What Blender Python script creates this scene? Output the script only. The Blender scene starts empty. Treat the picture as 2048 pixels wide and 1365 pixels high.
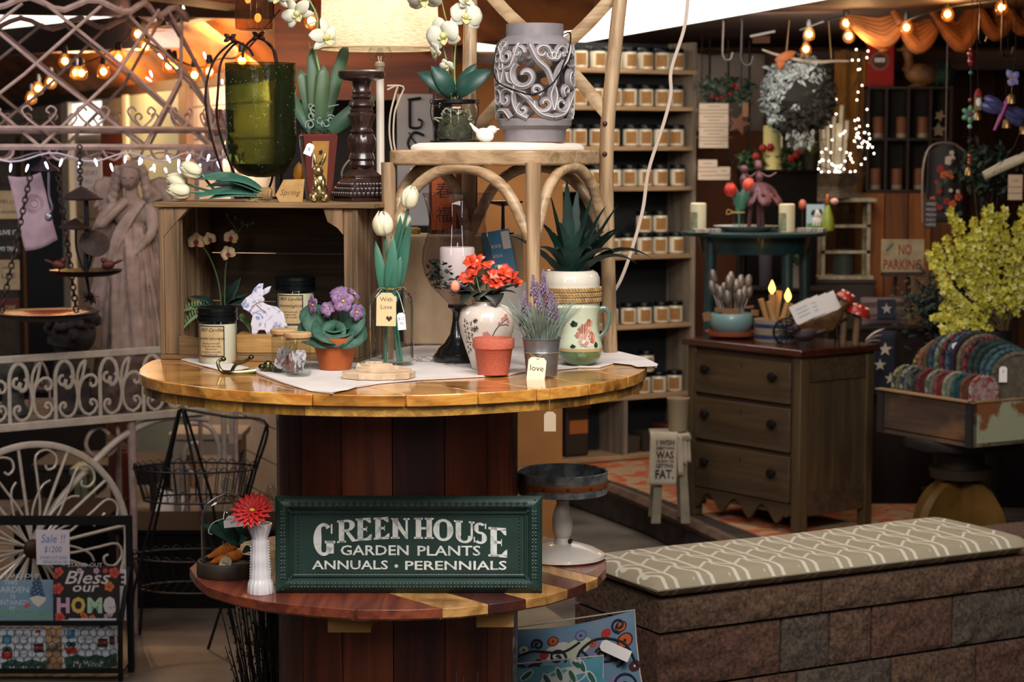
import bpy, math, random
from math import sin, cos, pi, sqrt, atan2, radians
from mathutils import Vector, Matrix, noise
SC = bpy.context.scene; COL = SC.collection
F = 4100.0; CZ = 1.79; PITCH = math.atan(382.5/F)
# ---------------------------------------------------------------- camera
cd = bpy.data.cameras.new('camera'); cam = bpy.data.objects.new('camera', cd); COL.objects.link(cam)
cam.location = (0,0, CZ); cam.rotation_euler = (pi/2-PITCH, 0,0)
cd.sensor_width = 36; cd.lens = F/2048*36; cd.clip_start = .05; cd.clip_end = 80
cd.dof.use_dof = True; cd.dof.focus_distance = 4.85; cd.dof.aperture_fstop = 6.5
SC.camera = cam
SC.view_settings.view_transform = 'Standard'; SC.view_settings.look = 'None'
SC.view_settings.exposure = 0.0; SC.view_settings.gamma = 1; SC.view_settings.use_curve_mapping = False
SC.cycles.use_denoising = True
SC.cycles.max_bounces = 8; SC.cycles.transparent_max_bounces = 24; SC.cycles.diffuse_bounces = 3
SC.cycles.sample_clamp_indirect = 3.0; SC.cycles.caustics_reflective = False; SC.cycles.caustics_refractive = False
# ---------------------------------------------------------------- world and room light
W = bpy.data.worlds.new('world'); SC.world = W; W.use_nodes = True
W.node_tree.nodes['Background'].inputs[0].default_value = (.60,.58,.62,1)
W.node_tree.nodes['Background'].inputs[1].default_value = .055
def area(name, loc, aim, sx, sy, power, col=(1,.95,.9)):
    l = bpy.data.lights.new(name, 'AREA'); l.shape = 'RECTANGLE'; l.size = sx; l.size_y = sy; l.energy = power; l.color = col
    o = bpy.data.objects.new(name, l); COL.objects.link(o); o.location = loc
    o.rotation_euler = (Vector(aim)-Vector(loc)).to_track_quat('-Z', 'Y').to_euler(); return o
def point(name, loc, power, col=(1,.55,.22), r=.04):
    l = bpy.data.lights.new(name, 'POINT'); l.energy = power; l.color = col; l.shadow_soft_size = r
    o = bpy.data.objects.new(name, l); COL.objects.link(o); o.location = loc; return o
area('skylight_front', (.3,2.6,3.5),(-.2,4.9,1.2),2.2,1.1,158)
area('ceiling_tube', (-1.3,1.6,2.9),(-.5,4.8,1.2),.12,2.2,22)
area('ceiling_tube', (1.1,1.8,2.9),(.3,4.8,1.2),.12,2.2,22)
area('skylight_left', (-2.6,5.6,3.2),(-1.7,7.4,1.2),1.2,1.0,24,(1,.92,.9))
area('wall_fill', (-1.45,9.4,2.2),(-2.5,13,1.3),.9,.4,60,(1,.9,.8))  # added fill to brighten the cream wall, not a fixture
area('skylight_shelves', (1.0,8.9,2.46),(.7,11,1.6),1.4,.6,16,(1,.9,.76))
area('skylight_right', (2.4,5.8,3.1),(1.8,8.2,.9),1.2,1.0,15,(1,.93,.82))
area('skylight_gap', (-1.0,6.6,2.9),(-1.05,7.15,0),.25,.2,7,(1,.93,.85))
area('wreath_fill', (1.2,9.3,2.3),(1.4,10.1,1.9),.5,.3,7)  # added fill for the moss wreath, no skylight of its own
# ---------------------------------------------------------------- helpers
def P(px, py, Y):
    a = (px-1024)/F; b = (682.5-py)/F
    d = Vector((a, cos(PITCH)+b*sin(PITCH),-sin(PITCH)+b*cos(PITCH)))
    return Vector((0,0, CZ)) + d*(Y/d.y)
def K(Y): return Y/F
def hexc(h):
    if not isinstance(h, str): return tuple(h)[:3]
    o = []
    for i in (0,2,4):
        c = int(h[i:i+2], 16)/255; o.append(c/12.92 if c <= .04045 else ((c+.055)/1.055)**2.4)
    return tuple(o)
MATS = {}
def _base(name):
    m = bpy.data.materials.new(name); m.use_nodes = True; nt = m.node_tree
    return m, nt, nt.nodes['Principled BSDF']
def _noise(nt, scale, detail=5, stretch=(1,1,1), rot=(0,0,0), dist=0):
    tc = nt.nodes.new('ShaderNodeTexCoord'); mp = nt.nodes.new('ShaderNodeMapping')
    mp.inputs['Scale'].default_value = stretch; mp.inputs['Rotation'].default_value = rot
    nt.links.new(tc.outputs['Object'], mp.inputs['Vector'])
    n = nt.nodes.new('ShaderNodeTexNoise'); n.inputs['Scale'].default_value = scale; n.inputs['Detail'].default_value = detail
    n.inputs['Distortion'].default_value = dist
    nt.links.new(mp.outputs[0], n.inputs['Vector']); return n
def _ramp(nt, src, stops):
    r = nt.nodes.new('ShaderNodeValToRGB'); e = r.color_ramp.elements
    while len(e) < len(stops): e.new(.5)
    for i, (p, c) in enumerate(stops): e[i].position = p; e[i].color = (*hexc(c),1)
    nt.links.new(src, r.inputs[0]); return r
def mat(name, col, rough=.6, metal=0, c2=None, ns=40, rng=(.35,.65), stretch=(1,1,1), rot=(0,0,0), bump=0, bs=None, coat=0, emit=None,
        sheen=0, sss=0, trans=0, spec=.5, dist=0, alpha=1):
    if name in MATS: return MATS[name]
    m, nt, b = _base(name); I = b.inputs
    I['Base Color'].default_value = (*hexc(col),1); I['Roughness'].default_value = rough; I['Metallic'].default_value = metal
    I['Coat Weight'].default_value = coat; I['Coat Roughness'].default_value = .08; I['Sheen Weight'].default_value = sheen
    I['Specular IOR Level'].default_value = spec; I['Alpha'].default_value = alpha
    if sss: I['Subsurface Weight'].default_value = sss; I['Subsurface Scale'].default_value = .01
    if trans: I['Transmission Weight'].default_value = trans
    if emit: I['Emission Color'].default_value = (*hexc(emit[0]),1); I['Emission Strength'].default_value = emit[1]
    if c2 is not None:
        n = _noise(nt, ns, 5, stretch, rot, dist); r = _ramp(nt, n.outputs[0], [(rng[0], col),(rng[1], c2)])
        nt.links.new(r.outputs[0], I['Base Color'])
    if bump:
        n2 = _noise(nt, bs or ns, 4, stretch, rot, dist); bp = nt.nodes.new('ShaderNodeBump')
        bp.inputs['Strength'].default_value = min(1, bump); bp.inputs['Distance'].default_value = .004
        nt.links.new(n2.outputs[0], bp.inputs['Height']); nt.links.new(bp.outputs[0], I['Normal'])
    MATS[name] = m; return m
def wood(name, c1, c2, axis='X', s=14, rough=.6, coat=0, bump=.35, c3=None, rng=(.35,.65), rot=(0,0,0)):
    if name in MATS: return MATS[name]
    st = {'X': (.12,1.6,1.6), 'Y': (1.6,.12,1.6), 'Z': (1.6,1.6,.12)}[axis]
    s *= 2.6; m = mat(name, c1, rough, 0, c2, s, rng, st, rot, bump, s*2.2, coat, dist=.9)
    if c3:
        nt = m.node_tree; b = nt.nodes['Principled BSDF']; l = b.inputs['Base Color'].links[0].from_socket
        n = _noise(nt, s*.5,4,(.5,1,1)); r = _ramp(nt, n.outputs[0], [(.54,(0,0,0)),(.68,(1,1,1))])
        mx = nt.nodes.new('ShaderNodeMix'); mx.data_type = 'RGBA'; nt.links.new(r.outputs[0], mx.inputs[0])
        nt.links.new(l, mx.inputs[6]); mx.inputs[7].default_value = (*hexc(c3),1); nt.links.new(mx.outputs[2], b.inputs['Base Color'])
    return m
def glass(name, tint='f4f8f6', fr=1.0, rough=.02, diffuse=0.0, dcol='ffffff', c2=None, ns=30, bump=0, bs=20):
    if name in MATS: return MATS[name]
    m = bpy.data.materials.new(name); m.use_nodes = True; nt = m.node_tree; nt.nodes.clear(); N = nt.nodes.new; L = nt.links.new
    out = N('ShaderNodeOutputMaterial'); tr = N('ShaderNodeBsdfTransparent'); gl = N('ShaderNodeBsdfGlossy');     fn = N('ShaderNodeLayerWeight'); tr.inputs[0].default_value = (*hexc(tint),1); gl.inputs['Roughness'].default_value = rough; fn.inputs[0].default_value = .5
    if c2 is not None:
        n = _noise(nt, ns); r = _ramp(nt, n.outputs[0], [(.35, tint),(.65, c2)]); L(r.outputs[0], tr.inputs[0])
    if bump:
        n2 = _noise(nt, bs); bp = N('ShaderNodeBump'); bp.inputs['Strength'].default_value = bump; bp.inputs['Distance'].default_value = .004
        L(n2.outputs[0], bp.inputs['Height']); L(bp.outputs[0], gl.inputs['Normal'])
    pw = N('ShaderNodeMath'); pw.operation = 'POWER'; pw.inputs[1].default_value = 3.5; L(fn.outputs['Facing'], pw.inputs[0]); mul = N('ShaderNodeMath'); mul.operation = 'MULTIPLY'; mul.inputs[1].default_value = fr*.6; L(pw.outputs[0], mul.inputs[0])
    ad = N('ShaderNodeMath'); ad.operation = 'ADD'; ad.inputs[1].default_value = .035; ad.use_clamp = True; L(mul.outputs[0], ad.inputs[0])
    mx = N('ShaderNodeMixShader'); L(ad.outputs[0], mx.inputs[0]); L(tr.outputs[0], mx.inputs[1]); L(gl.outputs[0], mx.inputs[2]); last = mx
    if diffuse:
        df = N('ShaderNodeBsdfDiffuse'); df.inputs[0].default_value = (*hexc(dcol),1)
        m2 = N('ShaderNodeMixShader'); m2.inputs[0].default_value = diffuse; L(mx.outputs[0], m2.inputs[1]); L(df.outputs[0], m2.inputs[2]); last = m2
    L(last.outputs[0], out.inputs[0]); MATS[name] = m; return m
def glow(name, col, st):
    if name in MATS: return MATS[name]
    m = bpy.data.materials.new(name); m.use_nodes = True; nt = m.node_tree; nt.nodes.clear()
    o = nt.nodes.new('ShaderNodeOutputMaterial'); e = nt.nodes.new('ShaderNodeEmission')
    e.inputs[0].default_value = (*hexc(col),1); e.inputs[1].default_value = st; nt.links.new(e.outputs[0], o.inputs[0]); MATS[name] = m; return m
_tx = {}
def textmesh(s, sp=1.0, shear=0, bold=0):
    k = (s, sp, shear, bold)
    if k not in _tx:
        cu = bpy.data.curves.new('t', 'FONT'); cu.body = s; cu.size = 1; cu.align_x = 'CENTER'; cu.space_character = sp; cu.shear = shear
        cu.resolution_u = 2; cu.offset = bold
        ob = bpy.data.objects.new('t', cu); me = bpy.data.meshes.new_from_object(ob)
        _tx[k] = ([tuple(v.co) for v in me.vertices], [tuple(p.vertices) for p in me.polygons])
        bpy.data.objects.remove(ob); bpy.data.meshes.remove(me); bpy.data.curves.remove(cu)
    return _tx[k]
def RZ(a): return Matrix.Rotation(a, 4, 'Z')
def RX(a): return Matrix.Rotation(a, 4, 'X')
def RY(a): return Matrix.Rotation(a, 4, 'Y')
def TR(*a): return Matrix.Translation(Vector(a))
class B:
    def __init__(s, k=1.0): s.v = []; s.f = []; s.mi = []; s.k = k
    def add(s, vs, fs, m=0, X=None):
        o = len(s.v)
        for p in vs:
            p = Vector(p)
            if X is not None: p = X @ p
            s.v.append(p*s.k)
        for f in fs: s.f.append([i+o for i in f]); s.mi.append(m)
        return s
    def box(s, x0, x1, y0, y1, z0, z1, m=0, X=None):
        vs = [(x, y, z) for z in (z0, z1) for y in (y0, y1) for x in (x0, x1)]
        return s.add(vs, [(0,2,3,1),(4,5,7,6),(0,1,5,4),(2,6,7,3),(0,4,6,2),(1,3,7,5)], m, X)
    def lathe(s, prof, m=0, n=32, c=(0,0,0), fn=None, X=None, cap=True):
        vs = []; fs = []; L = len(prof)
        for i in range(n):
            a = 2*pi*(i+.5)/n
            for j, (r, z) in enumerate(prof):
                q = r*(fn(a, j, z) if fn else 1)
                vs.append((c[0]+q*cos(a), c[1]+q*sin(a), c[2]+z))
        for i in range(n):
            for j in range(L-1):
                a = i*L+j; b = ((i+1) % n)*L+j; fs.append((a, b, b+1, a+1))
        if cap:
            if prof[0][0] > 1e-6: fs.append([i*L for i in range(n)][::-1])
            if prof[-1][0] > 1e-6: fs.append([i*L+L-1 for i in range(n)])
        return s.add(vs, fs, m, X)
    def tube(s, pts, r, m=0, n=8, cl=False, X=None, flat=1.0):
        pts = [Vector(p) for p in pts]; N = len(pts)
        if N < 2: return s
        T = []
        for i in range(N):
            a = pts[(i-1) % N] if (cl or i > 0) else pts[0]; b = pts[(i+1) % N] if (cl or i < N-1) else pts[-1]
            d = b-a; T.append(d.normalized() if d.length > 1e-9 else Vector((0,0,1)))
        up = Vector((0,1,0)) if abs(T[0].y) < .9 else Vector((1,0,0))
        u = (up - T[0]*up.dot(T[0])).normalized(); vs = []; fs = []
        for i in range(N):
            u = u - T[i]*u.dot(T[i])
            u = u.normalized() if u.length > 1e-6 else T[i].orthogonal().normalized()
            w = T[i].cross(u); rr = r[i] if isinstance(r, (list, tuple)) else (r(i/(N-1)) if callable(r) else r)
            for j in range(n):
                a = 2*pi*j/n; vs.append(pts[i]+u*(cos(a)*rr*flat)+w*(sin(a)*rr))
        for i in range(N if cl else N-1):
            for j in range(n):
                a = i*n+j; b = i*n+(j+1) % n; c = ((i+1) % N)*n; fs.append((a, b, c+(j+1) % n, c+j))
        if not cl: fs.append(list(range(n))[::-1]); fs.append([(N-1)*n+j for j in range(n)])
        return s.add(vs, fs, m, X)
    def sph(s, c, r, m=0, n=12, X=None, j=0):
        if not isinstance(r, (tuple, list)): r = (r, r, r)
        h = max(4, n//2+1); vs = [Vector((0,0,-1))]
        for i in range(1, h):
            t = -pi/2+pi*i/h
            for q in range(n): vs.append(Vector((cos(t)*cos(2*pi*q/n), cos(t)*sin(2*pi*q/n), sin(t))))
        vs.append(Vector((0,0,1))); fs = []
        for q in range(n):
            fs.append((0,1+(q+1) % n, 1+q)); fs.append((len(vs)-1, len(vs)-1-n+q, len(vs)-1-n+(q+1) % n))
            for i in range(h-2):
                a = 1+i*n+q; b = 1+i*n+(q+1) % n; fs.append((a, b, b+n, a+n))
        o = []
        for p in vs:
            q = 1+(j*noise.noise(p*2.3+Vector(c)) if j else 0)
            p = Vector((p.x*r[0]*q, p.y*r[1]*q, p.z*r[2]*q))
            if X is not None: p = X.to_3x3() @ p
            o.append(p+Vector(c))
        return s.add(o, fs, m)
    def prism(s, poly, y0, y1, m=0, X=None):
        n = len(poly); vs = [(x, y0, z) for x, z in poly]+[(x, y1, z) for x, z in poly]
        fs = [list(range(n)), list(range(n, 2*n))[::-1]]+[((i+1) % n, i, i+n, (i+1) % n+n) for i in range(n)]
        return s.add(vs, fs, m, X)
    def slab(s, poly, z0, z1, m=0, X=None):
        n = len(poly); vs = [(x, y, z0) for x, y in poly]+[(x, y, z1) for x, y in poly]
        fs = [list(range(n))[::-1], list(range(n, 2*n))]+[(i, (i+1) % n, (i+1) % n+n, i+n) for i in range(n)]
        return s.add(vs, fs, m, X)
    def grid(s, fn, nu, nv, m=0, X=None, cu=False):
        vs = [fn(i/nu, j/nv) for i in range(nu+(0 if cu else 1)) for j in range(nv+1)]; fs = []; L = nv+1
        for i in range(nu):
            for j in range(nv):
                a = i*L+j; b = ((i+1) % nu if cu else i+1)*L+j; fs.append((a, b, b+1, a+1))
        return s.add(vs, fs, m, X)
    def leaf(s, a, b, w, m=0, up=(0,0,1), bend=0, fold=.25, n=7, prof=None, X=None, sag=0):
        """blade from a to b, half width w, bulging along up by bend"""
        a = Vector(a); b = Vector(b); d = b-a; up = Vector(up); t = d.normalized(); u = up - t*up.dot(t)
        u = u.normalized() if u.length > 1e-5 else t.orthogonal().normalized(); sd = t.cross(u)
        prof = prof or (lambda q: sin(pi*min(1, q*.93+.07))**.75)
        vs = []
        for i in range(n+1):
            q = i/n; c = a+d*q+u*(bend*sin(pi*q)) + Vector((0,0,-sag*q*q)); h = w*prof(q)
            vs += [c-sd*h+u*(fold*h), c, c+sd*h+u*(fold*h)]
        fs = []
        for i in range(n):
            o = i*3; fs += [(o, o+1, o+4, o+3),(o+1, o+2, o+5, o+4)]
        return s.add(vs, fs, m, X)
    def text(s, t, size, x, y, z, m=0, X=None, sp=1.0, shear=0, w=1.0, bold=0):
        vs, fs = textmesh(t, sp, shear, bold)
        return s.add([(x+a[0]*size*w, y, z+a[1]*size) for a in vs], fs, m, X)
    def fit(s, t, x0, x1, z0, h, y, m=0, X=None, sp=1.0, shear=0, bold=0):
        vs, fs = textmesh(t, sp, shear, bold)
        if not vs: return s
        a = min(v[0] for v in vs); c = max(v[0] for v in vs); zz = 0 if t.upper() == t else 0; top = max(v[1] for v in vs); low = min(0, min(v[1] for v in vs)) if 0 else 0
        return s.add([(x0+(v[0]-a)/(c-a)*(x1-x0), y, z0+v[1]/top*h) for v in vs], fs, m, X)
    def build(s, name, mats, parent=None, loc=(0,0,0), rz=0, bevel=0, solid=0, sub=0, flat=False, ang=40, seg=2, remesh=0):
        me = bpy.data.meshes.new(name); me.from_pydata([tuple(p) for p in s.v], [], s.f)
        for mt in (mats if isinstance(mats, (list, tuple)) else [mats]): me.materials.append(mt)
        me.polygons.foreach_set('material_index', s.mi)
        me.validate(); me.update()
        if not flat:
            me.polygons.foreach_set('use_smooth', [True]*len(me.polygons))
            try: me.set_sharp_from_angle(angle=radians(ang))
            except Exception: pass
        o = bpy.data.objects.new(name, me); COL.objects.link(o); o.location = loc; o.rotation_euler = (0,0, rz)
        if parent is not None: o.parent = parent
        if remesh: q = o.modifiers.new('remesh', 'REMESH'); q.mode = 'VOXEL'; q.voxel_size = remesh; q.use_smooth_shade = True; q = o.modifiers.new('smooth', 'SMOOTH'); q.iterations = 3
        if solid: q = o.modifiers.new('solid', 'SOLIDIFY'); q.thickness = solid; q.offset = 0
        if sub: q = o.modifiers.new('sub', 'SUBSURF'); q.levels = sub; q.render_levels = sub
        if bevel: q = o.modifiers.new('bevel', 'BEVEL'); q.width = bevel; q.segments = seg; q.limit_method = 'ANGLE'; q.angle_limit = radians(50)
        return o
def vplane(px, py, p0, th):
    n = Vector((-sin(th), cos(th),0)); o = Vector((0,0, CZ)); d = P(px, py, 1)-o; p = o+d*((Vector(p0)-o).dot(n)/d.dot(n)); q = p-Vector(p0)
    return q.x*cos(th)+q.y*sin(th), p.z
def aim(c, d, roll=0):
    return TR(*c) @ Vector(d).to_track_quat('Z', 'Y').to_matrix().to_4x4() @ RZ(roll)
def wrap(b, i0, r, c=(0,0), a0=0):
    k = b.k
    for i in range(i0, len(b.v)):
        p = b.v[i]/k; q = r-p.y; a = p.x/r+a0; b.v[i] = Vector((c[0]+q*sin(a), c[1]-q*cos(a), p.z))*k
def patch(b, r, x0, x1, z0, z1, m=0, a0=0, c=(0,0), nu=10, rf=None):
    rf = rf or (lambda z: r)
    b.grid(lambda u, v: (c[0]+rf(z0+(z1-z0)*v)*sin((x0+(x1-x0)*u)/r+a0), c[1]-rf(z0+(z1-z0)*v)*cos((x0+(x1-x0)*u)/r+a0), z0+(z1-z0)*v), nu, 1 if rf is None else 6, m)
def tag(o, label, cat, group=None, kind=None):
    if label: o['label'] = label
    if cat: o['category'] = cat
    if group: o['group'] = group
    if kind: o['kind'] = kind
    return o
def struct(o): o['kind'] = 'structure'; return o
def thing(name, label, cat, loc, rz=0, group=None, rot=None):
    o = bpy.data.objects.new(name, None); COL.objects.link(o); o.location = loc
    o.rotation_euler = rot if rot else (0,0, rz); o.empty_display_size = .02; return tag(o, label, cat, group)
def copytree(o, parent=None):
    c = o.copy(); COL.objects.link(c); c.parent = parent
    for ch in [x for x in list(COL.objects) if x.parent == o]: copytree(ch, c)
    return c
def subcopy(root, loc, rz, label=None, group=None, scale=None):
    kids = [(ch, list(ch.children)) for ch in root.children]
    r = root.copy(); COL.objects.link(r); r.location = loc; r.rotation_euler = (0,0, rz)
    if label: r['label'] = label
    if group: r['group'] = group
    if scale: r.scale = (scale,)*3 if not isinstance(scale, (tuple, list)) else scale
    for ch, gs in kids:
        c = ch.copy(); COL.objects.link(c); c.parent = r
        for g in gs: d = g.copy(); COL.objects.link(d); d.parent = c
    return r
def pcopy(o, parent, loc, rz=0, scale=None):
    c = o.copy(); COL.objects.link(c); c.parent = parent; c.location = loc; c.rotation_euler = (0,0, rz)
    if scale: c.scale = scale if isinstance(scale, (tuple, list)) else (scale,)*3
    return c
def bez(pts, n=24):
    """Catmull-Rom through pts"""
    pts = [Vector(p if len(p) == 3 else (p[0], 0, p[1])) for p in pts]; o = []; L = len(pts)
    if L == 2: return [pts[0].lerp(pts[1], i/n) for i in range(n+1)]
    for i in range(n+1):
        t = i/n*(L-1); k = min(int(t), L-2); q = t-k
        p0 = pts[max(k-1,0)]; p1 = pts[k]; p2 = pts[k+1]; p3 = pts[min(k+2, L-1)]
        o.append(.5*((2*p1)+(p2-p0)*q+(2*p0-5*p1+4*p2-p3)*q*q+(3*p1-p0-3*p2+p3)*q**3))
    return o
def spiral(cx, cz, r0, r1, a0, a1, n=20, y=0): return [Vector((cx+(r0+(r1-r0)*i/n)*cos(a0+(a1-a0)*i/n), y, cz+(r0+(r1-r0)*i/n)*sin(a0+(a1-a0)*i/n))) for i in range(n+1)]
def circ(r, n=48, z=0, c=(0,0)): return [Vector((c[0]+r*cos(2*pi*i/n), c[1]+r*sin(2*pi*i/n), z)) for i in range(n)]
def clip(poly, nx, ny, d):
    o = []
    for i in range(len(poly)):
        a = poly[i]; b = poly[(i+1) % len(poly)]; da = a[0]*nx+a[1]*ny-d; db = b[0]*nx+b[1]*ny-d
        if da >= 0: o.append(a)
        if da*db < 0: t = da/(da-db); o.append((a[0]+(b[0]-a[0])*t, a[1]+(b[1]-a[1])*t))
    return o
def planks(b, poly, z0, z1, ang, edges, mats, gap=.003):
    nx, ny = cos(ang), sin(ang)
    for i in range(len(edges)-1):
        q = clip(clip(poly, nx, ny, edges[i]+gap/2),-nx, -ny, -(edges[i+1]-gap/2))
        if len(q) > 2: b.slab(q, z0, z1, mats[i % len(mats)])
def rnd(a, b): return R.uniform(a, b)
R = random.Random(11)
# common materials
twine = mat('twine', 'a98a5e', .9, c2='7d6038', ns=300)
tagpaper = mat('tag_card', 'd9c9a6', .8); whitecard = mat('white_card', 'e9e3e0', .8); ink = mat('ink', '2a221e', .8); kraft = mat('kraft_card', 'b08a55', .85, c2='9c7642', ns=30)
blackm = mat('black_metal', '1a1b1d', .45,.6); iron = mat('dark_iron', '241b1a', .6,.4, c2='38241d', ns=60)
clear = glass('clear_glass', fr=4)
def cardtag(name, w, h, lines, root, k, X=None, m=None, im=None, size=None, corner=.25, hole=True, th=.8, sp=1):
    """flat hanging tag: card mesh with its writing, origin top centre, local pixel units"""
    b = B(k); c = corner*w
    poly = [(-w/2,-h),(w/2,-h),(w/2,-c),(w/2-c, 0),(-w/2+c, 0),(-w/2,-c)]
    b.prism(poly, -th, th, 0, X)
    for (t, z, sz) in lines: b.text(t, sz, 0,-th-.25,-z, 1, X, sp=sp)
    return b.build(name, [m or tagpaper, im or ink], root)
# ================================================================ SETTING
ZC = 2.39
def onplane(px, py, z): 
    Y0 = P(px, py, 1.0)-Vector((0,0, CZ)); t = (z-CZ)/Y0.z; return Vector((0,0, CZ))+Y0*t
def beam(name, a, b, w, h, m, bow=0):
    a = Vector(a); b = Vector(b); bb = B(); d = b-a; L = d.length; X = TR(*a) @ d.to_track_quat('X', 'Z').to_matrix().to_4x4()
    bb.box(0, L, -w/2, w/2,-h/2, h/2,0, X); return struct(bb.build(name, m, bevel=.006))
concrete = mat('floor_concrete', '736a62', .5, c2='332e2a', ns=3.2, rng=(.3,.7), bump=.2, bs=30, spec=.35)
dwood = wood('dark_boards', '43210f', '210f06', 'X', 6,.7)
owood = wood('orange_boards', '8a4312', '5a2508', 'X', 5,.65, bump=.5)
b = B(); b.box(-8,8,3,22,-.1,0); struct(b.build('floor', concrete, flat=True))
b = B(); b.slab([(-.62,12.0),(.26,10.3),(.62,9.45),(1.2,7.5),(6,7.5),(6,13.4),(-.62,13.4)], 0,.17,0)
struct(b.build('trim_1', mat('platform_stone', '3a2c26', .85, c2='201816', ns=12, bump=.6), bevel=.012))
# front lip of the platform
b = B(); pts = [Vector((.26,10.3,.15)), Vector((.62,9.45,.15)), Vector((1.2,7.5,.15))]
b.tube(bez(pts, 12),.03,0,6); struct(b.build('trim_2', mat('platform_lip', '6d5445', .8, c2='4a382e', ns=14)))
# ceiling boards (with skylight opening covered by its panel)
b = B(); sk = [(-.24,14.06),(1.25,8.34),(1.42,7.7),(.22,7.7),(.152,8.2),(-.166,9.84)]
b.box(-.95,8,6.9,20, ZC+.02, ZC+.1); struct(b.build('ceiling', dwood, flat=True))
b = B(); b.slab([(-.24,14.06),(.1,12.9),(.35,11.75),(.62,10.75),(.9,9.7),(1.25,8.34),(1.42,7.7),(.22,7.7),(.152,8.2),(-.166,9.84)], ZC, ZC+.012)
struct(b.build('window_1', glow('skylight_sheet', 'fff3e2', 3.2)))
# left back wall, its sloping boarded upper part, trim, door and second skylight
A = Vector((-4.27,17.1,0)); Bq = Vector((-1.43,10.25,0)); dv = (Bq-A).normalized(); nv = Vector((dv.y, -dv.x, 0))
WA = A-dv*2; WB = A+dv*9.3; zt = 2.17; ang = atan2(dv.y, dv.x)
def wl(s, out, z): return WA+dv*s+nv*out+Vector((0,0, z))
if (nv.y > 0): nv = -nv
LW = (WB-WA).length
b = B(); 
for i in range(13): 
    z0 = i*.168; b.box(0, LW, -.01,.06, z0, z0+.158)
b.box(0, LW, .0,.1,0,2.17)
cream = mat('cream_clapboard', 'c9b7a4', .7, c2='b3a18f', ns=5)
o = b.build('wall_left', cream, loc=WA, rz=ang, flat=True); struct(o)
b = B(); b.box(0, LW, -.03,.12,2.11,2.2); struct(b.build('trim_3', mat('dark_trim', '3b2516', .7), loc=WA, rz=ang))
# sloped boarded ceiling, rising from the wall top towards the room
b = B(); q = [wl(-1,0, zt), wl(LW+2.5,0, zt), wl(LW+2.5,0, zt+.75)-Vector((0,2.4,0)), wl(-1,0, zt+.75)-Vector((0,2.4,0))]
b.add(q, [(0,1,2,3)])
boards = mat('orange_slope', 'b56a26', .6, c2='6b3410', ns=3.2, stretch=(1,1,3), bump=.5)
struct(b.build('ceiling_slope', boards, solid=.04, flat=True))
def onslope(px, py, off=.05):
    n = (q[1]-q[0]).cross(q[3]-q[0]).normalized(); n = n if n.y < 0 else -n; o = Vector((0,0, CZ)); d = (P(px, py, 1)-o)
    return o+d*((q[0]+n*off-o).dot(n)/d.dot(n))
b = B(); pl = [(-60,22),(60,24),(150,30),(235,34),(262,48),(215,62),(165,72),(110,52),(60,66),(-60,58)]
b.add([onslope(x, y, .06) for x, y in pl], [list(range(len(pl)))]); struct(b.build('window_2', glow('skylight_sheet', 'fff3e2', 3.2), solid=.01))
for i, (x0, y0, x1, y1, w) in enumerate([(-80,92,330,62,.16),(-80,8,560,4,.13),(250,60,620,-40,.09)]):
    beam('beam', onslope(x0, y0,.12), onslope(x1, y1,.12), w, w, dwood)
# doors and window in left wall
white = mat('door_white', 'b9c0b4', .6); lw = mat('trim_white', 'd8d2c0', .7)  # trims share one even cream white
def wallx(px):   # s along the left wall for a picture column, at eye height
    d = P(px, 300,1)-Vector((0,0, CZ)); a = Vector((d.x, d.y, 0)); r = WA
    den = a.x*dv.y-a.y*dv.x; t = (r.x*dv.y-r.y*dv.x)/den; p = a*t; return (p-WA).dot(dv)
def wrect(name, p0, p1, z0, z1, th, m):
    b = B(); b.box(wallx(p0), wallx(p1),-th, .0, z0, z1); return struct(b.build(name, m, loc=WA, rz=ang, bevel=.004))
def yz(px, py): # height on the wall
    s = wallx(px); Y = (WA+dv*s).y; return P(px, py, Y).z
wrect('door_1', 270,376,.0, yz(320,185),.03, mat('door_pale', '98a69c', .55))
wrect('trim_4', 376,392,.0, yz(380,172),.05, mat('trim_brown', '6b4a30', .7)); wrect('trim_5', 262,270,.0, yz(266,190),.05, lw)
wrect('trim_6', 137,152,.0, yz(145,205),.05, lw)
wrect('door_2', 55,137,.0, yz(90,282),.03, mat('door_black', '0d0c0e', .4)); wrect('trim_7', 44,55,0,1.9,.05, mat('trim_brown', '6b4a30', .7))
wrect('window_3', 152,208, yz(180,268), yz(180,205),.02, glow('daylight_pane', 'fff8e8', 1.6))
wrect('trim_8', 208,262,0, yz(235,262),.02, mat('shed_door', '7c3a24', .6))
# brown boarded soffit behind the lamp and tan panel behind the chair
b = B(); Y = 7.6
p0 = P(548,-30, Y); p1 = P(905,200, Y); b.box(p0.x, p1.x, Y, Y+.06, p1.z, p0.z+.3); struct(b.build('wall_center', wood('soffit_wood', '7a3a18', '4b200c', 'X', 4,.6), flat=True))
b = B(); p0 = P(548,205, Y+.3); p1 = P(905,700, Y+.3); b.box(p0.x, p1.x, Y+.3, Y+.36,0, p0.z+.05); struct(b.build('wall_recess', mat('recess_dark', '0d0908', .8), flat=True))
b = B(); Y = 8.7; p0 = P(890,128, Y); p1 = P(1150,128, Y); b.box(p0.x, p1.x-.05, Y, Y+.05,0, p0.z); struct(b.build('wall_panel', mat('tan_panel', 'b5793f', .7, c2='a06a34', ns=4), flat=True))
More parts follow.
